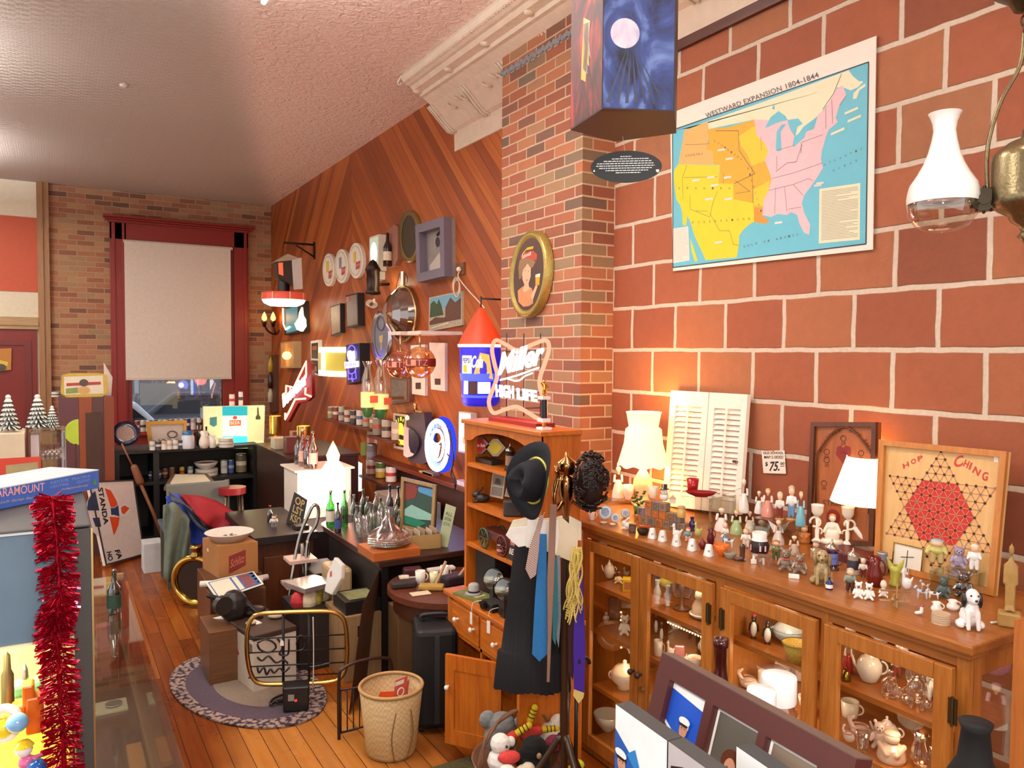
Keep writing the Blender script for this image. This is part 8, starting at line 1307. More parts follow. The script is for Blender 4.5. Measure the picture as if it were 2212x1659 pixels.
for i,(px,py,w,d,h,c,lb,rz) in enumerate([(872,1268,.13,.07,.035,'#2c211c','black leather case at the left front of the round table',.2),(932,1274,.13,.05,.03,'#a88438','tan open box lid at the front of the round table',-.2),(908,1283,.10,.06,.004,'#d8c8a8','cream envelope lying at the front edge of the round table',.3),(982,1262,.14,.08,.05,'#251c2a','dark leather pouch beside the hutch on the round table',.5),(850,1254,.05,.04,.03,'#d8ccb0','cream dial instrument at the left edge of the round table',0),(945,1222,.16,.05,.02,'#dcd8d4','long white box at the back of the round table',.35),(850,1238,.1,.06,.05,'#3c1016','dark red rounded purse at the back left of the round table',.2),(885,1248,.12,.05,.008,'#b8b8b4','grey metal plate behind the leather case',.1)]):
 p=un(px,py,'z',tz); d_=p-rc; d_.z=0; L_=d_.length; p=rc+d_*min(1,.25/max(L_,.01)); p.z=tz+.0004*i; t=T(['leather_case','tan_box','envelope','pouch','dial','white_box','purse','metal_plate'][i],lb,['case','box','envelope','pouch','instrument','box','purse','plate'][i],p,rz-.4); G().box(-w/2,-d/2,0,w/2,d/2,h).o('body',m(c,.5,nz=.2),t,bevel=min(h*.3,.01))
for i,(a,b,lb) in enumerate([((866,1238),(890,1206),'pair of pale wooden sticks leaning up on the round table'),((905,1232),(970,1168),'long pale measuring rod slanting over the round table')]):
 p0=rc+V((-.12+.1*i,-.05,tz));p1=p0+V((.10+.12*i,.06,.12+.06*i));g=G();g.tube([p0,p1],.008,6);g.thing('wooden_stick',lb,'stick',m('#b08c68',.6))
t=T('black_suitcase','tall black soft suitcase standing between basket and hutch','suitcase',(1.57,3.32,0),-.35); G().box(-.10,-.09,.02,.10,.17,.50).o('case_shell',m('#090809',.6,nz=.3),t,bevel=.03,seg=3); G().tube(smooth_path([(-.06,.04,.50),(-.06,.04,.53),(.06,.04,.53),(.06,.04,.50)],4),.010,8).o('handle',m('#1e1c1e',.5),t); G().box(-.012,-.0945,.05,.012,-.0885,.47).o('zip_strap',m('#2c2a2c',.5),t)
for x in (-.07,.07): G().cyl(.02,-.01,.01,12,(x,-.05,.02),ax=(1,0,0)).o('wheel',m('#0d0d0e',.5),t)
def weave(a,b,sc=60):
 mt,nt=_mat('weave'); p=N(nt,'BsdfPrincipled',i_Roughness=.6); out(nt,p.outputs[0]); tc=N(nt,'TexCoord'); w=N(nt,'TexChecker',i_Scale=sc); L(nt,tc.outputs['Object'],w.inputs['Vector']); n=N(nt,'TexNoise',i_Scale=30.0); L(nt,tc.outputs['Object'],n.inputs['Vector']); c=mixc(nt,w.outputs['Fac'],mixc(nt,n.outputs[0],a,b),mixc(nt,.3,b,'#3a2410')); L(nt,c,p.inputs['Base Color']); bu=N(nt,'Bump',i_Strength=.6,i_Distance=.004); L(nt,w.outputs['Fac'],bu.inputs['Height']); L(nt,bu.outputs[0],p.inputs['Normal']); return mt
bp=un(845,1622,'z',0); t=T('wicker_basket','tall tapered tan wicker basket holding red cards on the floor','basket',bp); k=kz(bp); zz=lambda y:(1622-y)*k*1.0
WV=weave('#b8945c','#c8a878',75); G().lathe([(0,.004),(52*k,.004),(54*k,.02),(68*k,.30),(66*k,.30),(51*k,.02),(0,.012)],32).o('body',WV,t); G().tube([(67*k*cos(a),67*k*sin(a),.302) for a in [2*PI*i/32 for i in range(32)]],.008,8,closed=True).o('rim',m('#b08a54',.6),t)
g=G();
for s in (-1,1): g.tube(smooth_path([(s*.035,-68*k,.24),(s*.05,-62*k,.12),(s*.03,-55*k,.01)],5),.003,5)
g.o('string_tie',m('#8a6436',.6),t)
for i,(x,y,rz,h,c,lb) in enumerate([(.035,.0,.3,.13,'#c85848','tall red card with a white ring in the wicker basket'),(-.03,.02,-.4,.08,'#d8501c','orange red card in the wicker basket, left'),(.03,-.04,-.1,.06,'#ddd6ce','white card at the front of the wicker basket'),(.07,.03,.6,.09,'#b84a40','second red card leaning at the basket rim')]):
 tt=T('card',lb,'card',bp+V((x,y,.19)),rz); g=G(); g.obox((-.035,0,0),(.07,0,.0),(0,.004,0),(.02,0,h)); g.o('card_sheet',m(c,.5),tt)
 if i==0: g=G(); g.tube([(.012+.018*cos(a),-.001,.07+.018*sin(a)) for a in [2*PI*j/18 for j in range(18)]],.003,5,closed=True); g.o('white_ring',m('#efe8e0',.5),tt); G().obox((-.02,-.001,.105),(.05,0,0),(0,-.0005,0),(.003,0,.018)).o('white_strip',m('#efe8e0',.5),tt)
t=T('rack_handle','dark bent metal hoop rack standing behind the wicker basket','rack',bp+V((-.04,.22,0))); g=G(); g.tube(smooth_path([(-.13,0,0),(-.13,0,.27),(-.11,0,.33),(-.02,0,.35),(.09,0,.34),(.13,0,.29),(.135,0,0)],6),.008,8); g.o('hoop',m('#3a241c',.35,.4),t); g=G()
for i in range(9): g.tube([(-.12+.03*i,0,.23),(-.12+.03*i,0,.03)],.003,5)
g.tube([(-.13,0,.23),(.13,0,.22)],.005,6);g.tube([(-.13,0,.03),(.13,0,.03)],.005,6);g.o('wire_grid',m('#2a2226',.35,.4),t)
pp=un(1118,1700,'z',0); t=T('plush_basket','round brown twig basket with arched handle full of stuffed toys','basket',pp); k=kz(pp); G().lathe([(0,.005),(78*k,.005),(100*k,.13),(97*k,.13),(76*k,.02),(0,.015)],30).o('body',weave('#6a4a34','#8a6448',70),t)
hp=[(98*k*cos(rad(a)),-.02+.03*sin(rad(a)),.12+.20*sin(rad(a))) for a in range(0,181,12)]
for s in (0,PI): G().tube([(x+.006*cos(i*1.3+s),y+.006*sin(i*1.3+s),z) for i,(x,y,z) in enumerate(hp)],.007,7).o('handle',m('#6e4a32',.6,nz=.3),t)
FU=lambda c:m(c,.95,nz=.3,sc=70,bump=.004)
def toy(nm,lb,x,y,z,h,spec): t=T(nm,lb,'stuffed toy',pp+V((x,y,z)),-.35);fig(t,h,h,[(n,mt,ps) for n,mt,ps in spec]);return t
toy('plush_duck','white plush duck with a big red bill at the left of the basket',-.11,-.05,.12,.16,[('body',FU('#efe9df'),[('e',0,0,.3,.36,.3,.3),('e',-.02,0,.72,.26,.24,.26),('e',.26,.05,.72,.12,.12,.14)]),('bill',FU('#c8403a'),[('e',.16,-.28,.5,.3,.16,.16)]),('eye',cer('#141012'),[('e',.1,-.24,.75,.03,.03,.04)]),('eye',cer('#141012'),[('e',.22,-.2,.7,.03,.03,.04)])])
toy('plush_dog','small white plush head with black eyes, lowest left in the basket',-.13,-.13,.10,.10,[('body',FU('#ece6da'),[('e',0,0,.45,.45,.4,.45),('e',.1,-.3,.3,.25,.2,.2)]),('eye',cer('#141012'),[('e',.2,-.4,.62,.05,.03,.06)]),('nose',cer('#2a2018'),[('e',.05,-.48,.35,.08,.04,.06)])])
toy('plush_bear','black plush bear in the middle of the basket',.0,-.12,.11,.17,[('body',FU('#0b0a0b'),[('e',0,0,.3,.42,.36,.3),('e',0,-.05,.68,.32,.28,.28),('e',-.3,-.02,.5,.14,.14,.16),('e',.3,-.02,.55,.14,.14,.16)]),('muzzle',FU('#a58a68'),[('e',.06,-.33,.62,.06,.05,.07)])])
toy('plush_koala','grey plush koala at the back left of the basket',-.04,.07,.12,.19,[('body',FU('#7d7f80'),[('e',0,0,.4,.4,.3,.4),('e',-.3,0,.8,.2,.14,.2),('e',0,-.05,.7,.3,.26,.26)])])
toy('plush_seal','blue grey plush toy at the back right of the basket',.09,.07,.12,.17,[('body',FU('#6a8290'),[('e',0,0,.45,.42,.3,.42),('e',.0,-.05,.78,.3,.26,.22)])])
toy('plush_rabbit','cream long haired plush rabbit at the right of the basket',.15,-.02,.12,.16,[('body',FU('#cdc3b2'),[('e',0,0,.4,.42,.34,.4),('e',.2,0,.75,.24,.2,.24),('c',-.2,-.1,.6,.1,-.6,-.2,.7,.08)])])
toy('plush_lamb','cream woolly plush in front of the duck',-.06,-.15,.10,.10,[('body',FU('#d8c9b0'),[('e',0,0,.4,.5,.4,.4),('e',.2,.1,.6,.3,.3,.3)])])
for i,(x,y,z,a,lb) in enumerate([(-.02,-.02,.24,.5,'yellow striped plush leg with red boot, left of three'),(.05,-.01,.27,1.2,'yellow striped plush leg with red boot, standing tallest'),(.10,-.03,.23,0,'yellow striped plush leg lying to the right')]):
 t=T('striped_leg_toy',lb,'stuffed toy',pp+V((x,y,z)),-.35); d=V((cos(a),0,sin(a))); G().cap(d*-.01,d*.06,.014,.014).o('leg',FU('#cdb01c'),t); G().cap(d*-.05+V((0,-.01,-.005)),d*-.015,.026,.02).o('boot',FU('#c23a30'),t); g=G()
 for j in range(3): q=d*(.02+.016*j);g.lathe([(.0148,-.002),(.0148,.002)],12,q,ax=d)
 g.o('black_stripe',m('#1a1410',.8),t)
for i,(x,y,z,c,lb) in enumerate([(.11,-.10,.20,'#7a2440','red and black plaid plush ball in the basket'),(.14,-.15,.15,'#a83a34','small red plush bit at the right front of the basket'),(.16,-.17,.12,'#b8c030','lime green plush bit at the lower right')]): g=G(); g.ell(pp+V((x,y,z)),(.04,.035,.035),12); g.ell(pp+V((x+.02,y-.01,z+.01)),(.025,.025,.02),10); g.thing('plush_scrap',lb,'stuffed toy',FU(c),rem=.004)
t=T('floor_mat','dark green shaggy floor mat under basket and cabinet door','mat',(1.45,2.75,0)); G().box(-.38,-.2,.0005,.3,.22,.008).o('mat_pile',m('#4a4526',.95,nz=.6,sc=60,bump=.01),t)
t=T('beer_carton','tan cardboard beer carton with a red label carrying a white bowl','carton',(.98,5.12,.40),-.02); P=[un(436,1228,'z',.40),un(473,1250,'z',.40),un(557,1237,'z',.40)]; P.append(P[0]+P[2]-P[1]); g=G(); g.prism(P,(0,0,.20)); t.location=P[1]; g.o('box_body',m('#a06c38',.7),t,w=1); f=facepl(P[1],P[2]); w1=(P[2]-P[1]).length; g=G(); g.flat(f,[(w1*.25,.02),(w1*.68,.06),(w1*.68,.16),(w1*.25,.13)],.001); g.o('red_label',m('#7a1f1c',.5),t,w=1); g=G(); g.tx(f.pt(w1*.28,.055),f.pt(w1*.65,.085),f.pt(w1*.28,.105),'Schlitz',.002,0,f.n,shear=.3); g.o('label_lettering',m('#b07a50',.6),t,w=1); f2_=facepl(P[0],P[1]); g=G(); g.flat(f2_,elp(.1,.14,.018,.012,14),.001); g.o('hand_hole',m('#d8c8b0',.6),t,w=1)
cc=sum(P,V())/4; cc.z=.6002; t=T('white_bowl','white enamel bowl holding shiny foil trinkets on the beer carton','bowl',cc); G().lathe([(0,0),(.10,0),(.145,.05),(.15,.052),(.14,.055),(.098,.008),(0,.008)],32).o('bowl_body',m('#dcd2c4',.4),t)
for i in range(14): a=i*2.4; r=.02+.005*i; tt=T('foil_trinket','small shiny foil trinket lying in the white bowl','trinket',cc+V((r*cos(a),r*sin(a),.009)),a,'foil trinkets in the white bowl'); G().add([(-.018,-.012,0),(.02,-.01,.012),(.016,.014,.004),(-.015,.012,.016)],[(0,1,2),(0,2,3)]).o('foil',metal('#d8cfc0',.2),tt)
boxt('brown_stool','plain brown wooden stool box under the beer carton','stool',cc.x-.17,cc.y-.14,0,cc.x+.17,cc.y+.16,.399,wood('#4a2814','#5e361c',2,8))
q=[un(x,y,'z',.42) for x,y in [(443,1258),(548,1234),(570,1262),(470,1297)]]; t=T('calendar_print','blue bordered calendar print lying on white paper rolls','print',q[3]); g=G(); g.prism(q,(0,0,.002)); g.o('sheet',m('#e6dfcc',.6),t,w=1)
def qi(a,b,h=.003): return q[0]*(1-a)*(1-b)+q[1]*a*(1-b)+q[2]*a*b+q[3]*(1-a)*b+V((0,0,h))
g=G();
for mi,(a0,a1,b0,b1) in ((0,(.04,.96,.06,.94)),(1,(.06,.46,.1,.9)),(1,(.5,.6,.1,.9)),(2,(.64,.86,.1,.9)),(0,(.88,.95,.1,.9))): g.add([qi(a0,b0,.003+.0005*mi),qi(a1,b0,.003+.0005*mi),qi(a1,b1,.003+.0005*mi),qi(a0,b1,.003+.0005*mi)],[(0,3,2,1)],mi)
g.o('printed_blocks',[m('#3a6aa0',.5),m('#e2d8c0',.6),m('#7a4a50',.5,nz=.7,sc=60)],t,w=1)
for i,(a,b,lb) in enumerate([((432,1262),(568,1254),'white paper roll under the calendar print, rear'),((470,1268),(578,1246),'white paper roll under the calendar print, right')]): G().tube([un(*a,'z',.40),un(*b,'z',.40)],.019,12).thing('paper_roll',lb,'paper roll',m('#e2d9c8',.6))
p=un(510,1275,'z',.38); boxt('wooden_box','brown wooden box carrying the paper rolls','box',p.x-.15,p.y-.02,0,p.x+.17,p.y+.2,.379,wood('#54301a','#6a4226',0,8))
p=un(425,1310,'z',0); t=T('brass_porthole','polished brass ring lamp with a knob on top standing on the floor','brass ring',p,.9); G().tube([(0,.16*cos(a),.19+.16*sin(a)) for a in [2*PI*i/36 for i in range(36)]],.026,12,closed=True,flat=1.5).o('brass_ring',metal('#c8a24a',.2),t); G().cyl(.15,-.01,.01,30,(0,0,.19),ax=(1,0,0)).o('dark_glass',gloss('#2a1c12'),t); G().lathe([(0,.34),(.04,.345),(.045,.37),(.03,.385),(.035,.41),(.05,.42),(.03,.44),(0,.44)],18).o('knob',metal('#a88448',.2),t); G().box(-.05,-.06,0,.05,.06,.02).o('foot',metal('#8a6a34'),t)
# ================= back of the shop
yk=7.8;zc=.885;z2=un(400,1036,'y',yk).z
t=T('back_counter','low black shelf counter below the window covered with cans and bottles','counter',(1.1,8.0,0)); BK=m('#120d0d',.5)
for z,n in ((zc-.03,'top'),(z2-.03,'shelf'),(.05,'bottom_shelf')): G().box(-.63,-.2,z,.66,.3,z+.03).o(n,BK,t)
for x in (-.63,-.3,.6): G().box(x,-.198,0,x+.05,.29,zc-.0301).o('upright',BK,t)
G().box(-.63,.29,0,.66,.31,zc).o('back_panel',m('#090707',.6),t)
Zc=zc+.0002
def D(kind,px,pb,pt,w,c,lb,z=Zc,y=8.0,**k):
 p=un(px,(pb+pt)/2,'y',y); kk=kz(p); p.z=z; t=T(k.get('name',KN[kind]),lb,k.get('cat',KC.get(kind,'figurine')),p,-math.atan2(p.x,p.y),k.get('group')); globals()['K_'+kind](t,abs(pb-pt)*kk,w*kk,c); return t
D('plateup',272,985,920,54,['#23284a','#b89a8c'],'dark blue round plate with a pink picture at the left counter end')
q=[(315,911),(403,908),(401,962),(322,968)]; pl=PY(8.1); t=T('gilt_framed_print','gold framed print standing among cans on the back counter','picture',(pl.px(*q[3]).x,8.1,Zc)); g=G(); g.slab(pl,q,.02); g.o('print',m('#cdbdb0',.6),t,w=1); g=G(); frame4(g,pl,q,.03,.02); g.o('gold_frame',m('#b8892c',.35,.4),t,w=1); g=G(); g.tube([pl.px(*p)+pl.n*.004 for p in elp(372,938,10,7,16)],.006,5,closed=True); g.o('drawn_oval',m('#7a5a5a',.6),t,w=1)
cc2=[('#d8d4cc','#a8a4a0','#d8d4cc'),('#3a3a48','#c8c4bc','#3a3a48'),('#e2ddd0','#e2ddd0','#c8a880'),('#d8cfc4','#b8b0a8','#d8cfc4')]
for i,x in enumerate((329,342,354,366,379,391)): D('can',x,970,949,12,cc2[i%4],f"can in the front row on the back counter, {['first','second','third','fourth','fifth','sixth'][i]} from the left",y=7.75,group='front row of cans on the back counter')
for i,x in enumerate((349,362,375,401)): D('can',x,952,932,13,cc2[(i+1)%4] if i<3 else ('#26346a','#c8c8d0','#26346a'),['grey can stacked second from the left','white can stacked in the middle','cream can stacked third','blue can standing right of the gilt frame'][i]+', back counter',y=7.92)
D('jar',406,976,938,26,[m('#cfd4dc',.4),'#2a6a9a'],'blue and white plastic jug carton on the back counter',y=7.75); D('bottle',430,975,930,12,[gloss('#1a1312')],'dark bottle with pale cap, left of a pair by the white jug'); D('bottle',446,975,936,12,[gloss('#22161a')],'dark bottle, right of a pair by the white jug'); D('pitcher',441,975,938,26,['#e6dccd','#c06a50'],'white pitcher with a printed crest on the back counter',y=7.72); D('bottle',448,958,928,9,[gl('#6a3418',.12)],'small brown bottle behind the white pitcher',y=7.9); D('cup',459,974,948,20,['#e8e4da'],'white mug with printed crest right of the pitcher',y=7.72); D('hat',461,950,934,16,[m('#4a7a34',.6),m('#4a7a34',.6)],'small green cap standing behind the white mug',y=7.86,z=Zc); D('stack',489,975,955,30,[m('#d8cfc4',.6),3],'short stack of white papers in front of the lit sign',y=7.72)
q=[(441,879),(572,876),(570,968),(443,970)]; pl=PY(8.04); t=T('lit_tabletop_sign','lit cream sign board with a bright blue and yellow middle panel','light box',(pl.px(506,968).x,8.04,Zc)); g=G(); g.slab(pl,q,.08); g.o('cream_board',m('#dcd6a4',.5,em=.45),t,w=1)
g=G();
for mi,b in ((0,(878,898)),(1,(898,942)),(2,(942,958))): g.fpx(pl,[(480,b[0]),(534,b[0]-.5),(534,b[1]),(480,b[1]+.5)],.01,mi)
g.o('lit_panel',[emi('#3ab4b8',1.2),emi('#fff6b0',2.0),emi('#4ad0f0',1.8)],t,w=1); g=G(); g.fpx(pl,[(495,908),(520,907),(520,919),(495,920)],.012); g.fpx(pl,elp(507,902,5,4,12),.012); g.o('red_label',m('#c0342c',.5,em=.5),t,w=1); g=G(); g.tpx(pl,(497,917),(518,916.5),(497,910),'BEER',.014); g.o('lettering',m('#f0d8c0',.5,em=.5),t,w=1); g=G(); g.fpx(pl,[(453,902),(468,900),(468,918),(461,922),(453,917)],.01); g.o('teal_badge',m('#3a8a90',.5),t,w=1); g=G(); g.fpx(pl,[(445,958),(568,954),(568,966),(445,969)],.012); g.o('glowing_base',emi('#ffffa8',1.1),t,w=1); g=G(); g.fpx(pl,[(555,880),(558,880),(559,896),(562,900),(562,906),(552,906),(552,900),(555,896)],.01); g.o('bottle_print',m('#4a5038',.5),t,w=1); light('POINT','sign_glow',pl.px(507,925)+pl.n*.25-t.location,2,'#fff0b0',.1,parent=t)
for i,(x,b,tp,w,c,lb) in enumerate([(501,878,851,11,('#e6dcd4','#c03a34','#e6dcd4'),'red and white can standing on top of the lit cream sign'),(520,877,845,9,('#e6e4e0','#4a4a50','#e6e4e0'),'tall white can with dark print on top of the lit cream sign')]): D('can',x,b,tp,w,c,lb,z=un(507,877.5,'y',8.08).z,y=8.08)
for i,x in enumerate((296,308,320,332,346,357,369,381,393,404,417,430)): D('can',x,919,893,11,[('#8a3a24','#d8ccc0','#8a3a24'),('#d8d4cc','#3a3432','#d8d4cc'),('#dcd8d0','#dcd8d0','#b8b0a4'),('#2a3a8a','#e0dcd4','#2a3a8a'),('#d8d4cc','#5a8aa8','#d8d4cc'),('#c8c0b0','#4a3a30','#c8c0b0')][i*5%6],f"beer can on the window sill, {['first','second','third','fourth','fifth','sixth','seventh','eighth','ninth','tenth','eleventh','twelfth'][i]} from the left",z=.7405,y=YB-.11,group='beer cans on the window sill')
Z3=z2+.0002
D('bowl',445,1000,985,50,['#d8cfc6','#7a1f22'],'white tub with a dark red lid on the lower counter shelf',z=Z3+.06,name='lidded_tub',cat='tub'); D('stack',446,1016,1001,46,[m('#e2dccb',.6),2],'white carton stack under the red lidded tub',z=Z3,name='carton_stack',cat='boxes')
for i,(x,b,tp,w,c) in enumerate([(327,1037,1020,12,('#2a3a5a','#c8c8c8','#2a3a5a')),(342,1037,1018,12,('#4a6a9a','#d0d0d0','#3a4a6a')),(356,1037,1016,13,('#5a3424','#a88a70','#5a3424')),(371,1037,1014,12,('#6a4a34','#6a4a34','#6a4a34')),(393,1036,1014,10,('#c8a030','#8a3a2a','#c8a030')),(411,1032,1010,11,('#a8b0b8','#d0d0d0','#8a96a8')),(484,1030,1000,14,('#e2ddd4','#c8c0b4','#e2ddd4')),(499,1028,999,12,('#3a5a9a','#a8b0c8','#3a5a9a')),(521,1026,985,22,('#8a7a5c','#d8d0b8','#6a5a44'))]): D('can',x,b,tp,w,c,f"{['dark blue','blue','brown','brown paper','yellow','pale blue','white','bright blue','large tan stein like'][i]} can on the lower counter shelf, {['first','second','third','fourth','fifth','sixth','seventh','eighth','ninth'][i]} from the left",z=Z3)
t=boxt('side_counter','dark brown wooden side counter running along the board wall','counter',1.69,6.45,0,2.3,7.6,.90,wood('#2c1610','#3c2018',1,8)); G().box(-.32,-.59,.9,.32,.59,.92).o('top',wood('#331a10','#46261a',1,8),t)
zs_=.9202
def S_(kind,px,pb,pt,w,c,lb,z=zs_,X=1.95,**k): return B(kind,px,pb,pt,w,z,X,c,lb,**k)
for i,(x,y0,y1,w) in enumerate([(595,905,943,13),(656,926,965,14)]):
 c=un(x,(y0+y1)/2,'x',1.95); k=kz(c); t=T('brass_shade_lamp',['brass cylinder lamp glowing at its top, left, on the side counter','brass cylinder lamp glowing at its top, right, on the side counter'][i],'lamp',V((c.x,c.y,zs_))); h=(y1-y0)*k; hb=max(.05,c.z-h/2-zs_); G().lathe([(.07,0),(.07,.02),(.012,.03),(.012,hb)],14).o('stem',metal('#8a6a30'),t); G().lathe([(w*1.0*k,hb),(w*k,hb+h)],24).o('brass_shade',metal('#c8a050',.2),t); G().cyl(w*.96*k,hb+h-.02,hb+h-.01,20).o('glowing_top',emi('#ffe2a0',5),t); light('POINT','lamp_light',(0,0,hb+h+.06),1.2,'#ffd080',.04,parent=t)
t=boxt('dark_bench','dark bench carrying the white cabinet at the board wall','bench',1.58,5.45,0,2.35,6.40,.50,m('#1a1010',.5)); t=boxt('white_cabinet','white painted cabinet topped with bottles, lit by the bright lamp','cabinet',1.62,5.92,.5002,2.05,6.32,.87,m('#e0d4c4',.5)); G().box(-.24,-.22,.37,.24,.22,.385).o('top',m('#e6dccd',.4),t,bevel=.003); G().box(-.02,-.202,.1,.06,-.2005,.26).o('lock_plate',m('#5a3428',.5),t)
bc=['#6a7a3a','#c85a4a','#d8907a','#e0a890','#c8b8e0','#7a3a28','#a84a30','#d0b090']
for i,x in enumerate((630,640,650,659,668,678,687,694)): p=V((1.72+.03*(i%3),6.26-.045*i,.8855)); t=T('bottle',f"tall bottle glowing in lamp light on the white cabinet, {['first','second','third','fourth','fifth','sixth','seventh','eighth'][i]} from the left",'bottle',p,0,'bottles on the white cabinet'); K_bottle(t,.24+.05*(i%2),.065,[gl(bc[i],.15),'#c8a090' if i%2 else None])
p=V((1.80,5.60,.5002)); t=T('bright_lamp','brilliantly lit white lamp with a flame shaped orange top beside the white cabinet','lamp',p); G().lathe([(0,0),(.09,0),(.09,.02),(.03,.05),(.03,.12)],20).o('base',m('#d8d0c4',.4),t); G().lathe([(.04,.12),(.085,.16),(.09,.42),(.05,.48),(0,.48)],24).o('white_globe',emi('#fff6ee',9),t); G().lathe([(.04,.48),(.05,.53),(.025,.59),(0,.64)],16).o('flame_tip',emi('#ffb060',8),t); light('POINT','lamp_light',(-.2,-.1,.35),12,'#ffd8b8',.1,parent=t); light('POINT','lamp_light',(.22,.25,.62),7,'#ff7a4a',.08,parent=t)
t=T('lit_scene_sign','lit white sign with a black silhouette border beside the bright lamp','light box',(2.42,5.9,.63)); pl=PX(2.42); q=[(736,985),(769,1002),(768,1062),(737,1048)]; g=G(); g.slab(pl,q,.06); g.o('white_panel',emi('#f4f0ea',1.3),t,w=1); g=G(); frame4(g,pl,q,.03,.01); g.fpx(pl,[(752,1000),(762,1003),(758,1012),(766,1020),(764,1036),(756,1046),(768,1052),(768,1004)],.012); g.o('black_border',m('#15120f',.5),t,w=1); boxt('sign_stand','pale cabinet base supporting the lit white sign','stand',2.36,5.45,0,2.62,6.2,.62,m('#9a948a',.5))
for i,(x,y,h,w,c,lb) in enumerate([(2.0,7.3,.13,.12,'#8a3a2c','stack of dark red boxes at the back of the side counter'),(1.8,7.1,.10,.16,'#b8a890','pale box of small things on the side counter'),(1.8,6.75,.14,.12,'#5a2018','dark red tin at the front of the side counter')]): boxt('small_box',lb,'box',x-w/2,y-w/2,zs_,x+w/2,y+w/2,zs_+h,m(c,.5,nz=.3))
# ================= left side
def wl(pl,t,nm,mt,q,h=.001): g=G();g.fpx(pl,q,h);g.o(nm,mt,t,w=1)
pl=PY(YB-.06); t=T('door_picture','small orange sunset picture hanging on the red door','picture',pl.px(12,798)); g=G(); g.slab(pl,[(-14,754),(25,752),(24,799),(-14,802)],.02); g.o('board',m('#b87a2c',.5),t,w=1); wl(pl,t,'yellow_sun',m('#d8b840',.5),[(-10,776),(18,782),(16,790),(-10,800)]); wl(pl,t,'dark_hill',m('#4a4a34',.5),elp(2,794,12,8,14),.002)
WC=wood('#6d3014','#8e4620',2,5); t=T('plank_cabinet','tall cabinet of red brown and purplish vertical boards left of the counter','cabinet',(.25,7.8,0)); x=-.2; n=0
for w_,c in ((.15,'#5d3436'),(.10,'#8a421c'),(.09,'#52302c'),(.08,'#7c3818')): G().box(x,-.2,0,x+w_-.002,.3,1.395).o('board',wood(c,c,2,6),t);x+=w_
G().box(.0,-.215,.3,.12,-.2005,1.26).o('dark_panel',wood('#3c2014','#4c2a1a',2,6),t)
pl=Pl((.2,7.68,1.396),(0,-1,.12)); t=T('beer_tray','gold rimmed rectangular beer tray with a coloured label leaning on the plank cabinet','tray',(.22,7.72,1.396)); q=[(134,810),(150,806),(215,806),(231,810),(234,846),(220,858),(146,860),(131,850)]; g=G(); g.slab(pl,q,.02); g.o('gold_rim',m('#a58a34',.35,.5),t,w=1); qq=[(138,814),(222,811),(224,850),(139,853)]; wl(pl,t,'cream_face',m('#d8cdb4',.5),qq,.002); wl(pl,t,'red_ribbon',m('#a83428',.5),[inq(qq,*p) for p in ((.06,.36),(.94,.34),(.94,.5),(.06,.52))],.004); wl(pl,t,'dark_emblem',m('#4a3a2c',.5),elp(181,827,10,8,14),.006); wl(pl,t,'tan_barrel',m('#c89a58',.5),elp(181,843,14,8,16),.005); wl(pl,t,'green_field',m('#7a8a40',.5),[inq(qq,*p) for p in ((.04,.66),(.35,.62),(.35,.92),(.04,.94))],.004)
pl=PY(7.75); t=T('paper_pennant','white folded paper pennant standing behind the gold rimmed tray','paper',V((pl.px(232,840).x,7.8,1.396))); g=G(); g.slab(PY(7.85),[(224,783),(243,815),(240,860),(226,860)],.02); g.o('sheet',m('#d8ccc0',.6),t,w=1); D('can',120,835,824,16,('#c8c4c0','#3a3634','#c8c4c0'),'small silver box peeking out left of the gold rimmed tray',z=1.396,y=7.75)
t=boxt('glass_showcase','long low wood and glass showcase counter at the left aisle','showcase',-.75,1.95,0,.315,4.55,.10,wood('#5a3018','#6e3e22',1,8))
for x,y in ((.50,-1.29),(.50,1.26),(-.52,-1.29),(-.52,1.26)): G().box(x,y,.1,x+.03,y+.03,.62).o('corner_post',wood('#8a6a48','#a08058',2,8),t)
G().box(.505,-1.26,.1,.51,1.26,.6).o('side_glass',gl('#eef0ea',.05),t); G().box(-.53,-1.3,.60,.53,1.3,.605).o('top_glass',gl('#eef0ea',.05),t); G().box(-.5,-1.26,.33,.49,1.26,.335).o('glass_shelf',gl('#e8ece6',.06),t); G().box(.50,-1.29,.3,.53,1.29,.33).o('rail',wood('#8a6a48','#a08058',1,8),t)
for i,(x,y,z,w,d,h,c,lb) in enumerate([(.18,2.75,.1005,.2,.25,.03,'#d8a828','yellow envelope lying in the low glass showcase'),(.16,3.1,.1005,.14,.12,.14,'#1d1a1a','black box standing in the low glass showcase'),(.17,3.5,.3355,.16,.12,.01,'#d8d2b8','cream watch card on the showcase glass shelf'),(.15,2.2,.1005,.16,.2,.08,'#1c2040','navy pouch at the near end of the showcase'),(.2,4.2,.3355,.06,.06,.13,'#d88a90','pink packet at the far end of the showcase'),(.24,3.0,.335,.05,.2,.02,'#b07838','tan wooden ruler in the showcase')]): tt=boxt(['envelope','black_box','watch_card','pouch','packet','ruler'][i],lb,['envelope','box','watch','pouch','packet','ruler'][i],x-w/2,y-d/2,z,x+w/2,y+d/2,z+h,m(c,.5))
t=T('watch','round grey faced watch lying on the cream card','watch',(.2,3.5,.346)); G().cyl(.03,0,.008,24).o('dial',m('#6a7470',.3),t); G().tube([(.03*cos(a),.03*sin(a),.006) for a in [2*PI*i/20 for i in range(20)]],.003,6,closed=True).o('bezel',metal('#c8c4bc'),t)
t=T('green_bottle','small dark green bottle standing on the showcase top by the aisle','bottle',(.23,3.9,.6055)); K_bottle(t,.2,.06,[gl('#5a7a5a',.14),'#1a3a2a'])
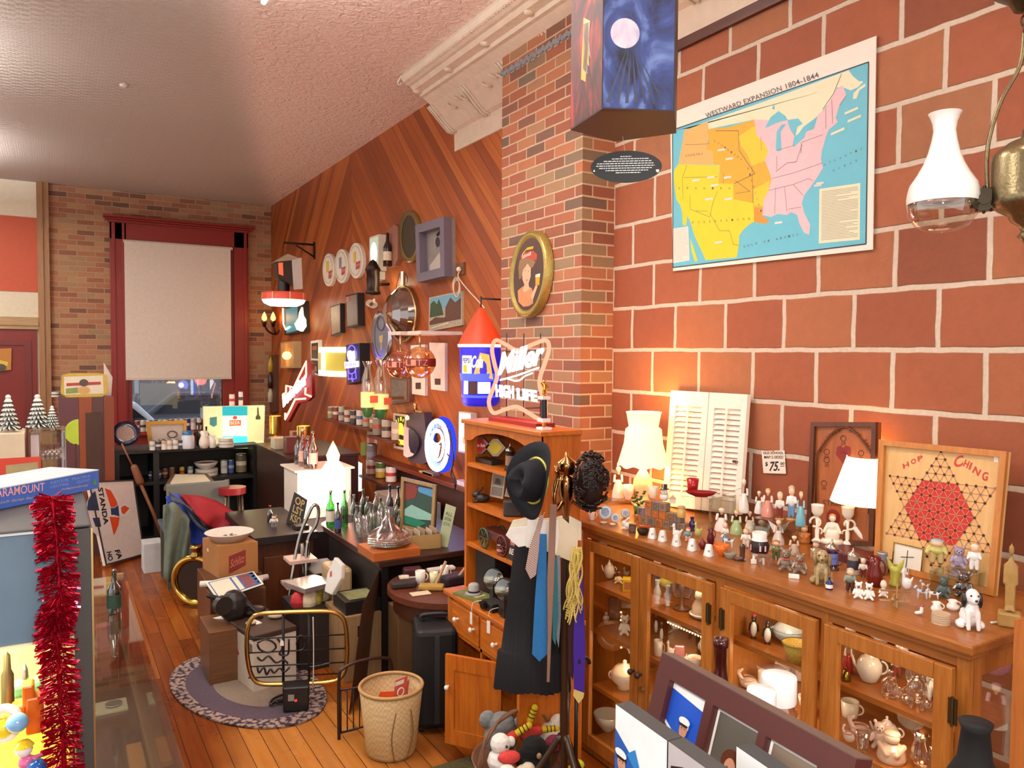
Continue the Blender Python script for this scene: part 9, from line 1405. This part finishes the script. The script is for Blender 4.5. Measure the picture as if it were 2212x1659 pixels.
A0=un(232,1228,'z',.0); pl=lean((232,1228),(312,1202),0,12); q=[(190,1040),(289,1036),(312,1198),(228,1222)]; t=T('oil_sign','white oil company sign with blue and orange torch oval turned on its side','sign',A0); g=G(); g.slab(pl,q,.03); g.o('white_board',m('#ddcfc6',.5),t,w=1); g=G(); frame4(g,pl,q,.012,.006); g.o('thin_edge',m('#3a3430',.5),t,w=1)
ok=lambda x,y:(600/2212*x,780+450/1659*y);g=G();g.fpx(pl,[ok(*p) for p in elp(820,1200,140,198,32)],.001,0);
for mi,s in ((1,[(690,1190),(700,1110),(735,1050),(758,1035),(790,1190)]),(1,[(735,1250),(790,1245),(805,1320),(760,1320)]),(2,[(832,1012),(880,1030),(925,1110),(935,1145),(905,1165),(880,1165)]),(2,[(870,1240),(950,1245),(940,1310),(905,1390)]),(1,[(880,1170),(910,1170),(940,1148),(950,1238),(910,1225),(885,1225)]),(3,[(950,1160),(990,1132),(1040,1170),(1020,1215),(970,1238),(948,1215)]),(2,[(962,1165),(990,1150),(1030,1172),(1010,1195),(985,1222),(965,1205)])): g.fpx(pl,[ok(*p) for p in s],.002 if mi!=2 else .003,mi)
g.o('torch_emblem',[m('#e0d4ca',.5),m('#2a3c60',.5),m('#d4481c',.5),m('#e6dcd2',.5)],t,w=1); g=G(); g.tpx(pl,ok(775,1010),ok(825,1305),ok(815,1005),'STANDA',.004,bold=.03); g.tpx(pl,ok(908,1510),ok(938,1580),ok(948,1500),'FA',.004,bold=.03); g.tpx(pl,ok(845,1520),ok(860,1592),ok(885,1515),'HO',.004,bold=.03); g.o('black_lettering',m('#1c1a1c',.5),t,w=1)
g=G(); p0=un(330,1105,'y',7.5); p1=un(263,958,'y',7.5); g.tube([V((p0.x+.12,7.5,0)),p0,un(290,1015,'y',7.5)],.016,8); g.tube([un(290,1015,'y',7.5),p1],.008,6); g.cap(un(290,1010,'y',7.5),un(302,1040,'y',7.5),.03,.035); g.thing('old_instrument','long slim wooden stringed stick leaning between oil sign and counter','stick',m('#7a4a2c',.5))
def drape(name,label,cat,tops,bots,y0,y1,mt,rip=.03,n=18,rows=8):
 g=G();vs=[];fs=[]
 def lerp(P,s): s*=len(P)-1;i=min(int(s),len(P)-2);f=s-i;return (P[i][0]*(1-f)+P[i+1][0]*f,P[i][1]*(1-f)+P[i+1][1]*f)
 for j in range(rows+1):
  v=j/rows
  for i in range(n+1):
   s=i/n;a,b=lerp(tops,s),lerp(bots,s);vs.append(un(a[0]*(1-v)+b[0]*v,a[1]*(1-v)+b[1]*v,'y',y0+(y1-y0)*v+rip*sin(s*13+v*3)))
 for j in range(rows):
  for i in range(n): k=j*(n+1)+i;fs.append((k,k+n+1,k+n+2,k+1))
 g.add(vs,fs,0,True);o=g.thing(name,label,cat,mt);s_=o.modifiers.new('thick','SOLIDIFY');s_.thickness=.02;return o
t=T('wooden_chair','old chair carrying the blue and red coats, seen from behind','chair',(.95,6.45,0)); CW=m('#5c5a4c',.5)
for x in (-.22,.2): G().box(x,-.2,0,x+.03,-.17,.80).o('leg',CW,t); G().box(x,.2,0,x+.03,.23,.44).o('leg',CW,t)
G().box(-.24,-.2,.42,.24,.24,.46).o('seat',m('#3a4a5a',.5),t,bevel=.01); G().box(-.22,-.215,.5,.22,-.19,.80).o('backrest',m('#6a6c64',.6),t,bevel=.01)
drape('blue_coat','bright blue coat hung over the chair back','coat',[(362,1072),(378,1066),(395,1075),(418,1110),(450,1150),(500,1172)],[(400,1186),(412,1190),(428,1186),(450,1182),(480,1180),(510,1182)],6.15,6.05,m('#16389a',.7,nz=.2))
drape('navy_coat_edge','grey navy coat edge curving along the blue coat','coat',[(366,1066),(392,1078),(420,1112),(452,1146),(495,1160)],[(374,1076),(398,1094),(424,1126),(455,1160),(500,1174)],6.02,6.0,m('#3c4458',.7))
drape('red_coat','large dark red coat spread over the chair','coat',[(392,1068),(430,1070),(470,1082),(505,1105),(520,1115)],[(425,1105),(450,1135),(480,1150),(515,1156),(538,1140)],6.1,5.98,m('#8a0c1c',.75,nz=.2))
drape('grey_jacket','grey green jacket hanging at the left of the chair','jacket',[(358,1092),(372,1084),(390,1094),(405,1120),(412,1150)],[(352,1250),(368,1258),(385,1240),(402,1228),(414,1205)],6.0,5.95,m('#5d6658',.75,nz=.3))
p=un(352,1200,'y',6.6); boxt('white_plastic_jug','white plastic crate beside the grey jacket','crate',p.x-.12,6.8,0,p.x+.02,7.0,.24,m('#c8c8c6',.5));
q=[un(x,y,'z',.62) for x,y in [(372,1030),(448,1030),(470,1054),(354,1060)]]; t=T('shallow_tray','shallow wooden tray with a white sheet lying on a tall carton','tray',q[3]); g=G(); g.prism(q,(0,0,.03)); g.o('tray_body',m('#6a5038',.5),t,w=1); c=sum(q,V())/4; g=G(); g.prism([c+(p-c)*.82+V((0,0,.031)) for p in q],(0,0,.002)); g.o('white_sheet',m('#dccfb0',.6),t,w=1); boxt('tall_carton','tall brown carton under the shallow tray','carton',c.x-.15,c.y-.05,0,c.x+.2,c.y+.2,.619,m('#5c4028',.7))
p=un(502,1052,'z',.75); t=T('red_stool','round red topped stool beside the tray','stool',V((p.x,p.y,0))); k=kz(p); G().cyl(28*k,.70,.75,28).o('seat',m('#8a1018',.4),t,bevel=.01)
for a in (45,135,225,315): G().tube([(.08*cos(rad(a)),.08*sin(rad(a)),.70),(.13*cos(rad(a)),.13*sin(rad(a)),0)],.012,7).o('leg',metal('#6a5a48',.4),t)
Y1=1.51; xr=un(198,1110,'y',Y1).x; zt_=1.50; gx=lambda x:un(x,1400,'y',Y1).x; gz=lambda y:un(80,y,'y',Y1).z
t=T('display_machine','dark grey display machine with a blue grey front panel at the left edge','display case',(-.2,1.7,0)); GR=m('#3a3836',.55)
def _gb(nm,mt,b,**k): g=G();g.box(*b);return g.o(nm,mt,t,w=1,**k)
_gb('top_hood',GR,(-.6,Y1,gz(1150),xr-.002,1.95,zt_),bevel=.012); _gb('right_post',GR,(gx(161),Y1-.004,0,xr,1.9,gz(1150)-.001)); _gb('chrome_strip',metal('#c8c8c8'),(-.6,Y1-.006,gz(1151),gx(150),Y1-.001,gz(1146))); _gb('blue_panel',m('#5c7488',.4),(-.6,Y1+.004,gz(1388),gx(160),Y1+.02,gz(1152))); _gb('cream_strip',m('#efe6b8',.5),(-.6,Y1-.002,gz(1391),gx(150),Y1+.003,gz(1386))); _gb('back_wall',m('#c8b890',.6),(-.6,1.88,.2,gx(160),1.9,gz(1390))); _gb('toy_shelf',m('#b8a468',.5),(-.6,Y1+.01,.86,gx(160),1.88,.875)); _gb('base_panel',GR,(-.6,Y1+.004,0,gx(160),Y1+.02,.86)); _gb('gold_trim',metal('#c8b078'),(xr-.002,Y1-.006,.3,xr+.001,Y1-.003,gz(1150)))
light('AREA','case_light',(-.2,1.7,gz(1395)),5,'#fff0b8',.3,.2);zf=.8752
def tb(nm,lb,px,pb,pt,w,fn,y=1.62):
 p=un(px,(pb+pt)/2,'y',y); k=kz(p); tt=T(nm,lb,'toy',V((p.x,y,un(px,pb,'y',y).z))); fn(tt,abs(pb-pt)*k,w*k); return tt
zr2=un(40,1660,'y',1.62).z
G().box(-.3,1.56,zf,.02,1.8,zr2-.0005).thing('toy_box','yellow carton under the toys in the display machine','box',m('#c8a838',.5))
OR=m('#e0680c',.35)
tb('orange_robot','chunky bright orange plastic toy in the display machine',62,1580,1472,56,lambda t,h,w:(G().box(-w*.1,-.02,0,w*.5,.02,h*.75).o('body',OR,t,bevel=.004),G().box(-w*.2,-.018,h*.55,w*.2,.018,h).o('head',OR,t,bevel=.004),G().box(-w*.55,-.015,h*.2,-w*.1,.015,h*.62).o('arm',m('#f08018',.35),t,bevel=.004)))
tb('blue_egg','glossy pale blue egg toy in the display machine',37,1582,1540,44,lambda t,h,w:G().ell((0,0,h/2),(w/2,w/2,h/2),18).o('shell',cer('#7aaede'),t),1.58)
tb('bronze_tower','small bronze tower shaped toy at the left of the display machine',16,1520,1395,24,lambda t,h,w:G().lathe([(w*.5,0),(w*.5,h*.5),(w*.3,h*.6),(w*.25,h*.85),(w*.06,h*.9),(0,h)],4).o('tower',m('#6a5c3c',.35,.5),t),1.66)
tb('pink_doll','white and pink plastic doll with a yellow cap in the display machine',58,1659,1575,60,lambda t,h,w:fig(t,h,w,[('body',cer('#d86aa0'),[('e',0,0,.15,.3,.25,.2),('c',.1,0,.2,.12,.5,-.1,.3,.08)]),('head',cer('#f0ebe4'),[('e',-.1,0,.5,.3,.26,.2)]),('cap',cer('#e8c828'),[('l',[(.34,.6),(.2,.72),(0,.76)],-.1,0)])]),1.57)
tb('blue_ball','bright blue toy ball at the bottom of the display machine',80,1680,1640,42,lambda t,h,w:G().ell((0,0,h/2),w/2,16).o('ball',cer('#1a5ab0'),t),1.55)
tb('yellow_ring_toy','yellow and white ring shaped toy at the far left edge',8,1600,1525,60,lambda t,h,w:(G().tube([(w*.45*cos(a),0,h*.5+h*.45*sin(a)) for a in [2*PI*i/24 for i in range(24)]],.008,8,closed=True).o('ring',cer('#f0ece4'),t),G().ell((0,0,h*.4),(w*.35,.02,h*.32),12).o('face',cer('#e8d030'),t)),1.6)
tb('green_car','pale green toy car behind the orange toy',60,1500,1468,60,lambda t,h,w:G().box(-w/2,-.02,0,w/2,.02,h).o('car_body',m('#6ab080',.4),t,bevel=.008),1.72)
tb('silver_rocket','small silver rocket toy on the green car',54,1470,1430,14,lambda t,h,w:G().lathe([(w*.5,0),(w*.4,h*.6),(0,h)],12).o('rocket',metal('#d8d0c0'),t),1.72)
A0=un(-30,1107,'z',zt_+.001); B0=un(214,1054,'z',zt_+.001); pl=facepl(A0,B0); w1=(B0-A0).length; hb=pl.ab(214,1016)[1]
t=T('light_set_box','blue vintage box of holiday lamps lying on the grey display machine','box',A0); g=G(); g.obox(A0,B0-A0,-pl.n*.13,(0,0,hb)); g.o('carton',m('#3a5fb0',.5),t,w=1); g=G(); g.obox(A0+V((0,0,hb)),B0-A0,-pl.n*.13,(0,0,.002)); g.o('pale_lid',m('#b9c4cc',.5),t,w=1)
bk=lambda x,y:(320/1609*x,1000+330/1659*y); g=G(); g.tpx(pl,bk(-90,385),bk(480,300),bk(-90,290),'PARAMOUNT',.001,bold=.01); g.o('pink_lettering',m('#d8a0a8',.5),t,w=1); g=G(); g.tpx(pl,bk(545,232),bk(740,196),bk(545,200),'INDOOR',.001); g.tpx(pl,bk(545,275),bk(740,240),bk(545,245),'LIGHTING',.001); g.tpx(pl,bk(780,188),bk(975,155),bk(780,160),'MULTIPLE',.001); g.tpx(pl,bk(830,225),bk(975,200),bk(830,195),'OUTFIT',.001); g.o('pale_blue_lettering',m('#7f9ad8',.5),t,w=1); g=G(); g.tpx(pl,bk(-40,455),bk(440,380),bk(-40,420),'each lamp burns',.001,shear=.4); g.tpx(pl,bk(660,305),bk(960,255),bk(660,275),'independently',.001,shear=.4); g.o('tan_script',m('#b8a888',.5),t,w=1); g=G(); g.fpx(pl,[bk(1000,240),bk(1050,230),bk(1025,165)],.001); g.o('green_tree_mark',m('#3a8a4a',.5),t,w=1)
c0=un(108,1072,'y',Y1-.012); t=T('tinsel_garland','shiny red tinsel garland hanging down the front of the display machine','garland',c0); random.seed(17); g=G(); path=[un(x,y,'y',Y1-.022) for x,y in [(112,1072),(118,1130),(124,1200),(128,1290),(118,1350),(125,1420),(130,1500),(135,1580),(140,1680)]]; P_=smooth_path(path,12);
for i in range(1700):
 s=random.random()*(len(P_)-1.01);j=int(s);p=P_[j].lerp(P_[j+1],s-j)-c0;a=random.random()*2*PI;d=V((cos(a),-abs(.5*sin(a)),.7*sin(a)*random.random()-.15)).normalized()*(.022+.012*random.random());w=V((random.random()-.5,random.random()-.5,random.random()-.5)).normalized()*.0011;g.v+=[p-w,p+w,p+d+w*.6+V((0,0,-.003)),p+d-w*.6];b=len(g.v)-4;g.f.append((b,b+1,b+2,b+3));g.mi.append(0);g.sm.append(False)
g.tube([p-c0 for p in P_],.004,6); ob=g.o('red_strands',m('#b0102c',.18,.75,nz=.3),t); ob['kind']='stuff'
xg=lambda x,y=4.0:un(x,950,'y',y).x; zg=lambda y,d=4.0:un(80,y,'y',d).z
t=T('glass_tower','clear glass display tower with a shelf behind the blue box','display case',(0,4.1,.6055));
for nm,b in (('top_plate',(xg(62),3.95,zg(934),xg(142),4.2,zg(930))),('middle_plate',(xg(64),3.95,zg(992),xg(140),4.2,zg(990))),('left_plate',(xg(62),3.95,.606,xg(64),4.2,zg(934))),('right_plate',(xg(140),3.95,.606,xg(142),4.2,zg(934))),('back_plate',(xg(64),4.19,.606,xg(140),4.2,zg(934)))): _g=G(); _g.box(*b); _g.o(nm,gl('#e8e4e0',.14),t,w=1)
_g=G();_g.box(xg(66),4.0,.61,xg(84),4.18,zg(940));_g.o('white_card',m('#d8d0d4',.6),t,w=1);_g=G();
for i in range(8): _g.ell((xg(92+5*i),4.06,zg(986)+.01*(i%2)),(.015,.015,.012),8)
_g.o('glass_trinkets',gl('#f4ece8',.3),t,w=1)
def xtree(px,pb,pt,w,z,y,lb):
 p=un(px,pb,'y',y); k=kz(p); h=(pb-pt)*k; w*=k; tt=T('toy_tree',lb,'toy tree',V((p.x,y,z))); random.seed(px); G().cyl(w*.2,0,h*.08,12).o('base',m('#c8b8a8',.5),tt)
 for nm,mt,off in (('green_needles',m('#26352a',.8,nz=.4),0),('snow',m('#d8dad4',.7),1)):
  g=G()
  for j in range(7):
   z0=h*(.06+.12*j);r=w*.5*(1-.12*j);
   for i in range(12): a=2*PI*(i+.5*(j%2)+.2*off)/12;d=V((cos(a),sin(a),0));g.cap(d*r*.15+V((0,0,z0+h*.12)),d*r*(1-.12*off)+V((0,0,z0+off*h*.03)),w*.05,w*(.035+.012*off),6)
  if off: g.ell((0,0,h*.93),(w*.12,w*.12,h*.07),8)
  else: g.cap((0,0,h*.05),(0,0,h*.9),w*.1,w*.04,8)
  g.o(nm,mt,tt)
xtree(82,934,858,48,zg(930)+.0005,4.05,'snow flocked dark green toy tree on the glass tower, larger'); xtree(113,934,884,30,zg(930)+.0005,4.05,'small snow flocked toy tree at the right of the glass tower')
t=boxt('toy_carton','red edged toy carton with an orange scene print standing left of the glass tower','box',xg(-20),3.9,.6055,xg(55),4.15,zg(930),m('#c8b89c',.5)); face(t,'red_edge',m('#c03a22',.5),SQ,-.10,.12,-.1265,.03,.735); face(t,'orange_scene',m('#9a8a62',.5,nz=.3),[(.3,.05),(.96,.1),(.96,.9),(.3,.86)],-.06,.118,-.128,.55,.73); face(t,'silver_window',m('#b8b4a4',.3,.5,nz=.5,sc=30),SQ,-.02,.11,-.128,.32,.52); face(t,'sun_disc',m('#d8843c',.5),[(.5+.5*cos(a),.5+.5*sin(a)) for a in [2*PI*i/14 for i in range(14)]],.03,.07,-.129,.62,.66)
xtree(19,934,854,46,zg(930)+.0005,4.0,'pale snow flocked toy tree on the red toy carton')
p=un(157,936,'y',4.25); t=T('lime_disc','lime green half round disc leaning right of the glass tower','disc',V((p.x,4.3,.606))); g=G(); k=kz(p); g.prism([V((p.x+12*k-27*k*sin(a),4.3,p.z+28*k*cos(a))) for a in [PI*i/14 for i in range(15)]],(0,.01,0)); g.o('disc',m('#a8c030',.5),t,w=1); g=G(); g.box(p.x+4*k,4.3,.606,p.x+8*k,4.31,p.z-25*k); g.o('stand',m('#3a2a20',.5),t,w=1)
# ================= foreground at the right: photo frames and jars on a table
t=T('front_table','plain dark table edge carrying the photo frames in the foreground','table',(1.1,.7,0)); G().box(-.45,-.45,1.02,-.07,.30,1.05).o('top',m('#3a2418',.4),t); legs(t,-.42,-.42,-.08,.28,1.02,.05,m('#3a2418',.4))
A0=un(1430,1410,'z',1.33); B0=un(1850,1640,'z',1.33); u=(B0-A0).normalized(); pl=Pl(A0,(u.cross(V((0,0,1)))*-1 if u.cross(V((0,0,1))).x>0 else u.cross(V((0,0,1))))+V((0,0,.30)),u); W=(B0-A0).length; h=.29
t=T('collage_frame','wide dark brown collage picture frame tilted back, holding three photographs','picture frame',A0); FB=m('#4a201c',.45)
g=G();pa=lambda x,y:pl.ab(x,y)[0];ops=[(pa(1447,1463),pa(1523,1517)),(pa(1540,1525),pa(1636,1588)),(pa(1653,1595),pa(1762,1668))];tp=pl.ab(1490,1493)[1];xs=[0]+[v for o in ops for v in o]+[W]
for i in range(0,len(xs),2): g.slabab(pl,[(xs[i],-h),(xs[i+1],-h),(xs[i+1],0),(xs[i],0)],.03)
for a,b in ops: g.slabab(pl,[(a,tp),(b,tp),(b,0),(a,0)],.03);g.slabab(pl,[(a,-h),(b,-h),(b,tp-.135),(a,tp-.135)],.03)
g.o('frame_board',FB,t,w=1); g=G(); g.obox(A0-pl.n*.03,u*W,pl.n*.03,(0,0,.002)); g.o('top_edge',m('#5c4a42',.5),t,w=1)
cols=[('#1c50c0','#dfe6f2'),('#5a544c','#efece6'),('#7a6a5c','#efece6')]
def person(g,f,cx,cy,s,hair,skin,coat,cap=False):
 f([(cx-.9*s+0,cy-2.2*s),(cx-.8*s,cy-1.1*s),(cx-.3*s,cy-.85*s),(cx+.3*s,cy-.85*s),(cx+.8*s,cy-1.1*s),(cx+.9*s,cy-2.2*s)],coat,1);f(elp(cx,cy-.75*s,.18*s,.3*s,10),skin,2);f(elp(cx,cy+.1*s,.62*s if not cap else .4*s,.62*s if not cap else .4*s,18),hair,2);f(elp(cx,cy-.15*s,.36*s,.5*s,16),skin,3)
 f(elp(cx-.13*s,cy-.08*s,.05*s,.03*s,8),3,4);f(elp(cx+.13*s,cy-.08*s,.05*s,.03*s,8),3,4);f([(cx-.1*s,cy-.38*s),(cx+.1*s,cy-.38*s),(cx,cy-.42*s)],4,4)
 if cap: f(elp(cx,cy+.36*s,.5*s,.24*s,16),6,5);f([(cx-.42*s,cy+.2*s),(cx+.42*s,cy+.2*s),(cx+.3*s,cy+.05*s),(cx-.3*s,cy+.05*s)],3,6)
for i,(a,b) in enumerate(ops):
 g=G();g.slabab(Pl(pl.o-pl.n*.012,pl.n,pl.u),[(a,tp-.135),(b,tp-.135),(b,tp),(a,tp)],.002,0);f=lambda pts,mi,hh: g.flat(pl,pts,-.012+.0006*hh,mi)
 if i: f([(a+.005,tp-.135),(b-.005,tp-.135),(b-.005,tp-.006),(a+.005,tp-.006)],1,1)
 else: f([(a,tp-.012),(b,tp-.022),(b,tp),(a,tp)],6,1);f([(a,tp-.06),(b,tp-.10),(b,tp-.105),(a,tp-.065)],6,1)
 person(g,lambda p,c,hh:g.flat(pl,p,-.011+.0006*hh,c),(a+b)/2+.002,tp-(.055 if i==0 else .065),.024 if i==0 else .03,[6,5,7][i],2,[8,9,9][i],i==0)
 g.o('photograph',[m(c,.35) for c in ([cols[i][0] if i==0 else cols[i][1],cols[i][0],'#c08a70','#2a1c18','#a8544c','#5a2f1c','#e8e8ea','#8a6a40','#16204a','#2a2a30'])],t,w=1,label=['photograph of a person in a white peaked cap and navy uniform','portrait of a person with curly reddish hair','portrait of a fair haired person'][i])
for i,(tl,tr,dx,lb) in enumerate([((1331,1521),(1442,1600),0,'thick photo block with a pale sky and people in white caps'),((1445,1601),(1588,1704),0,'thick grey photo block in the middle, partly cut off'),((1592,1612),(1720,1700),0,'thick photo block with a plain white sky, in front of the frame')]):
 zt2=1.285; a=un(*tl,'z',zt2); b=un(*tr,'z',zt2); p2=facepl(a,b); w1=(b-a).length; t=T('photo_block',lb,'photo block',a); g=G(); g.obox(a-V((0,0,zt2-1.0505)),b-a,-p2.n*.025,(0,0,zt2-1.0505)); g.o('dark_block',m('#3c3c3c',.6),t,w=1); g=G(); g.flat(p2,[(.0,-.22),(w1,-.22),(w1,0),(0,0)],.0008,0); f=lambda p,mi,hh:g.flat(p2,p,.0008+.0005*hh,mi)
 if i==0:
  f([(0,-.035),(w1*.5,-.07),(w1*.95,-.14),(0,-.14)],1,1);f([(w1*.25,-.06),(w1*.42,-.045),(w1*.6,-.09)],7,2)
  for j,(x,y,s) in enumerate(((.15,-.075,.028),(.4,-.11,.026),(.62,-.12,.026),(.85,-.13,.02))): person(g,f,w1*x,y,s,3,2,8,True)
 if i==1: f([(w1*.05,-.03),(w1*.25,-.02),(w1*.35,-.06),(w1*.7,-.08),(w1*.95,-.10),(w1*.95,-.2),(w1*.02,-.2)],9,1)
 if i==2: f([(w1*.2,-.10),(w1*.9,-.12),(w1*.9,-.2),(w1*.2,-.2)],8,1)
 g.o('photo_print',[m(c,.35) for c in (['#eaf2f8','#b8b4b8','#f2f6f8'][i],'#2a5ab0','#c8967c','#2a1c18','#a8544c','#5a2f1c','#f0f0f0','#2f80c8','#1a2444','#2c2628')],t,w=1)
def fg(kind,px,pb,pt,w,dep,c,lb,**k):
 d=ray(px,pt); p=V((0,0,H))+d*dep; kk=dep/F; h=p.z-1.0505; p.z=1.0505; t=T(k.get('name',KN[kind]),lb,k.get('cat',KC.get(kind)),p,-math.atan2(p.x,p.y)); globals()['K_'+kind](t,h,w*kk,c); return t
fg('bottle',1558,1600,1379,86,1.30,[gloss('#3a0f0c')],'dark red brown bottle neck rising behind the collage frame')
for px,pt,w,lb in ((1683,1459,74,'tall clear jar with a white screw lid behind the collage frame'),(1645,1489,62,'shorter jar with a white screw lid in front of the tall one')):
 dep=1.22 if w>70 else 1.12; d=ray(px,pt); p=V((0,0,H))+d*dep; kk=dep/F; h=p.z-1.0505; p.z=1.0505; t=T('screw_jar',lb,'jar',p); R_=w*kk/2; G().lathe([(0,.002),(R_*1.05,.002),(R_*1.08,.01),(R_*1.08,h-.06),(R_*.8,h-.04),(R_*.8,h-.035)],28).o('jar_body',gl('#efe4da',.14),t); G().lathe([(R_*.97,h-.042),(R_*1.0,h-.04),(R_*1.0,h-.004),(R_*.96,h),(0,h)],32).o('white_lid',m('#f4f2f0',.4),t); G().lathe([(R_*1.09,.03),(R_*1.09,h-.085)],28).o('paper_label',m('#e6e6e8',.6),t)
d=ray(2108,1560); p=V((0,0,H))+d*1.45; h=p.z-1.0505; p.z=.7505; h+=.3; t=T('black_bag','black cloth bottle bag with a small white emblem at the lower right corner','bag',p,-1.1); G().lathe([(0,0),(.075,0),(.08,.05),(.075,h-.16),(.03,h-.07),(.024,h-.015),(.03,h),(0,h)],20).o('cloth',m('#0c0b0d',.8),t); G().add([(-.02,-.082,h-.2),(.03,-.082,h-.19),(.03,-.082,h-.165),(-.01,-.082,h-.17)],[(0,1,2,3)]).o('white_emblem',m('#d8d8e0',.6),t)
G().box(p.x-.1,p.y-.1,0,p.x+.1,p.y+.1,.75).thing('bag_stand','dark stand under the black bottle bag','stand',m('#2a1a12',.5))
p=un(2206,1600,'y',.98); G().box(p.x-.012,.96,0,p.x+.05,1.0,1.13).thing('shelf_post','orange wooden post of a shelf unit at the right photo edge','shelf unit',wood('#a8602a','#bf7436',2,9))
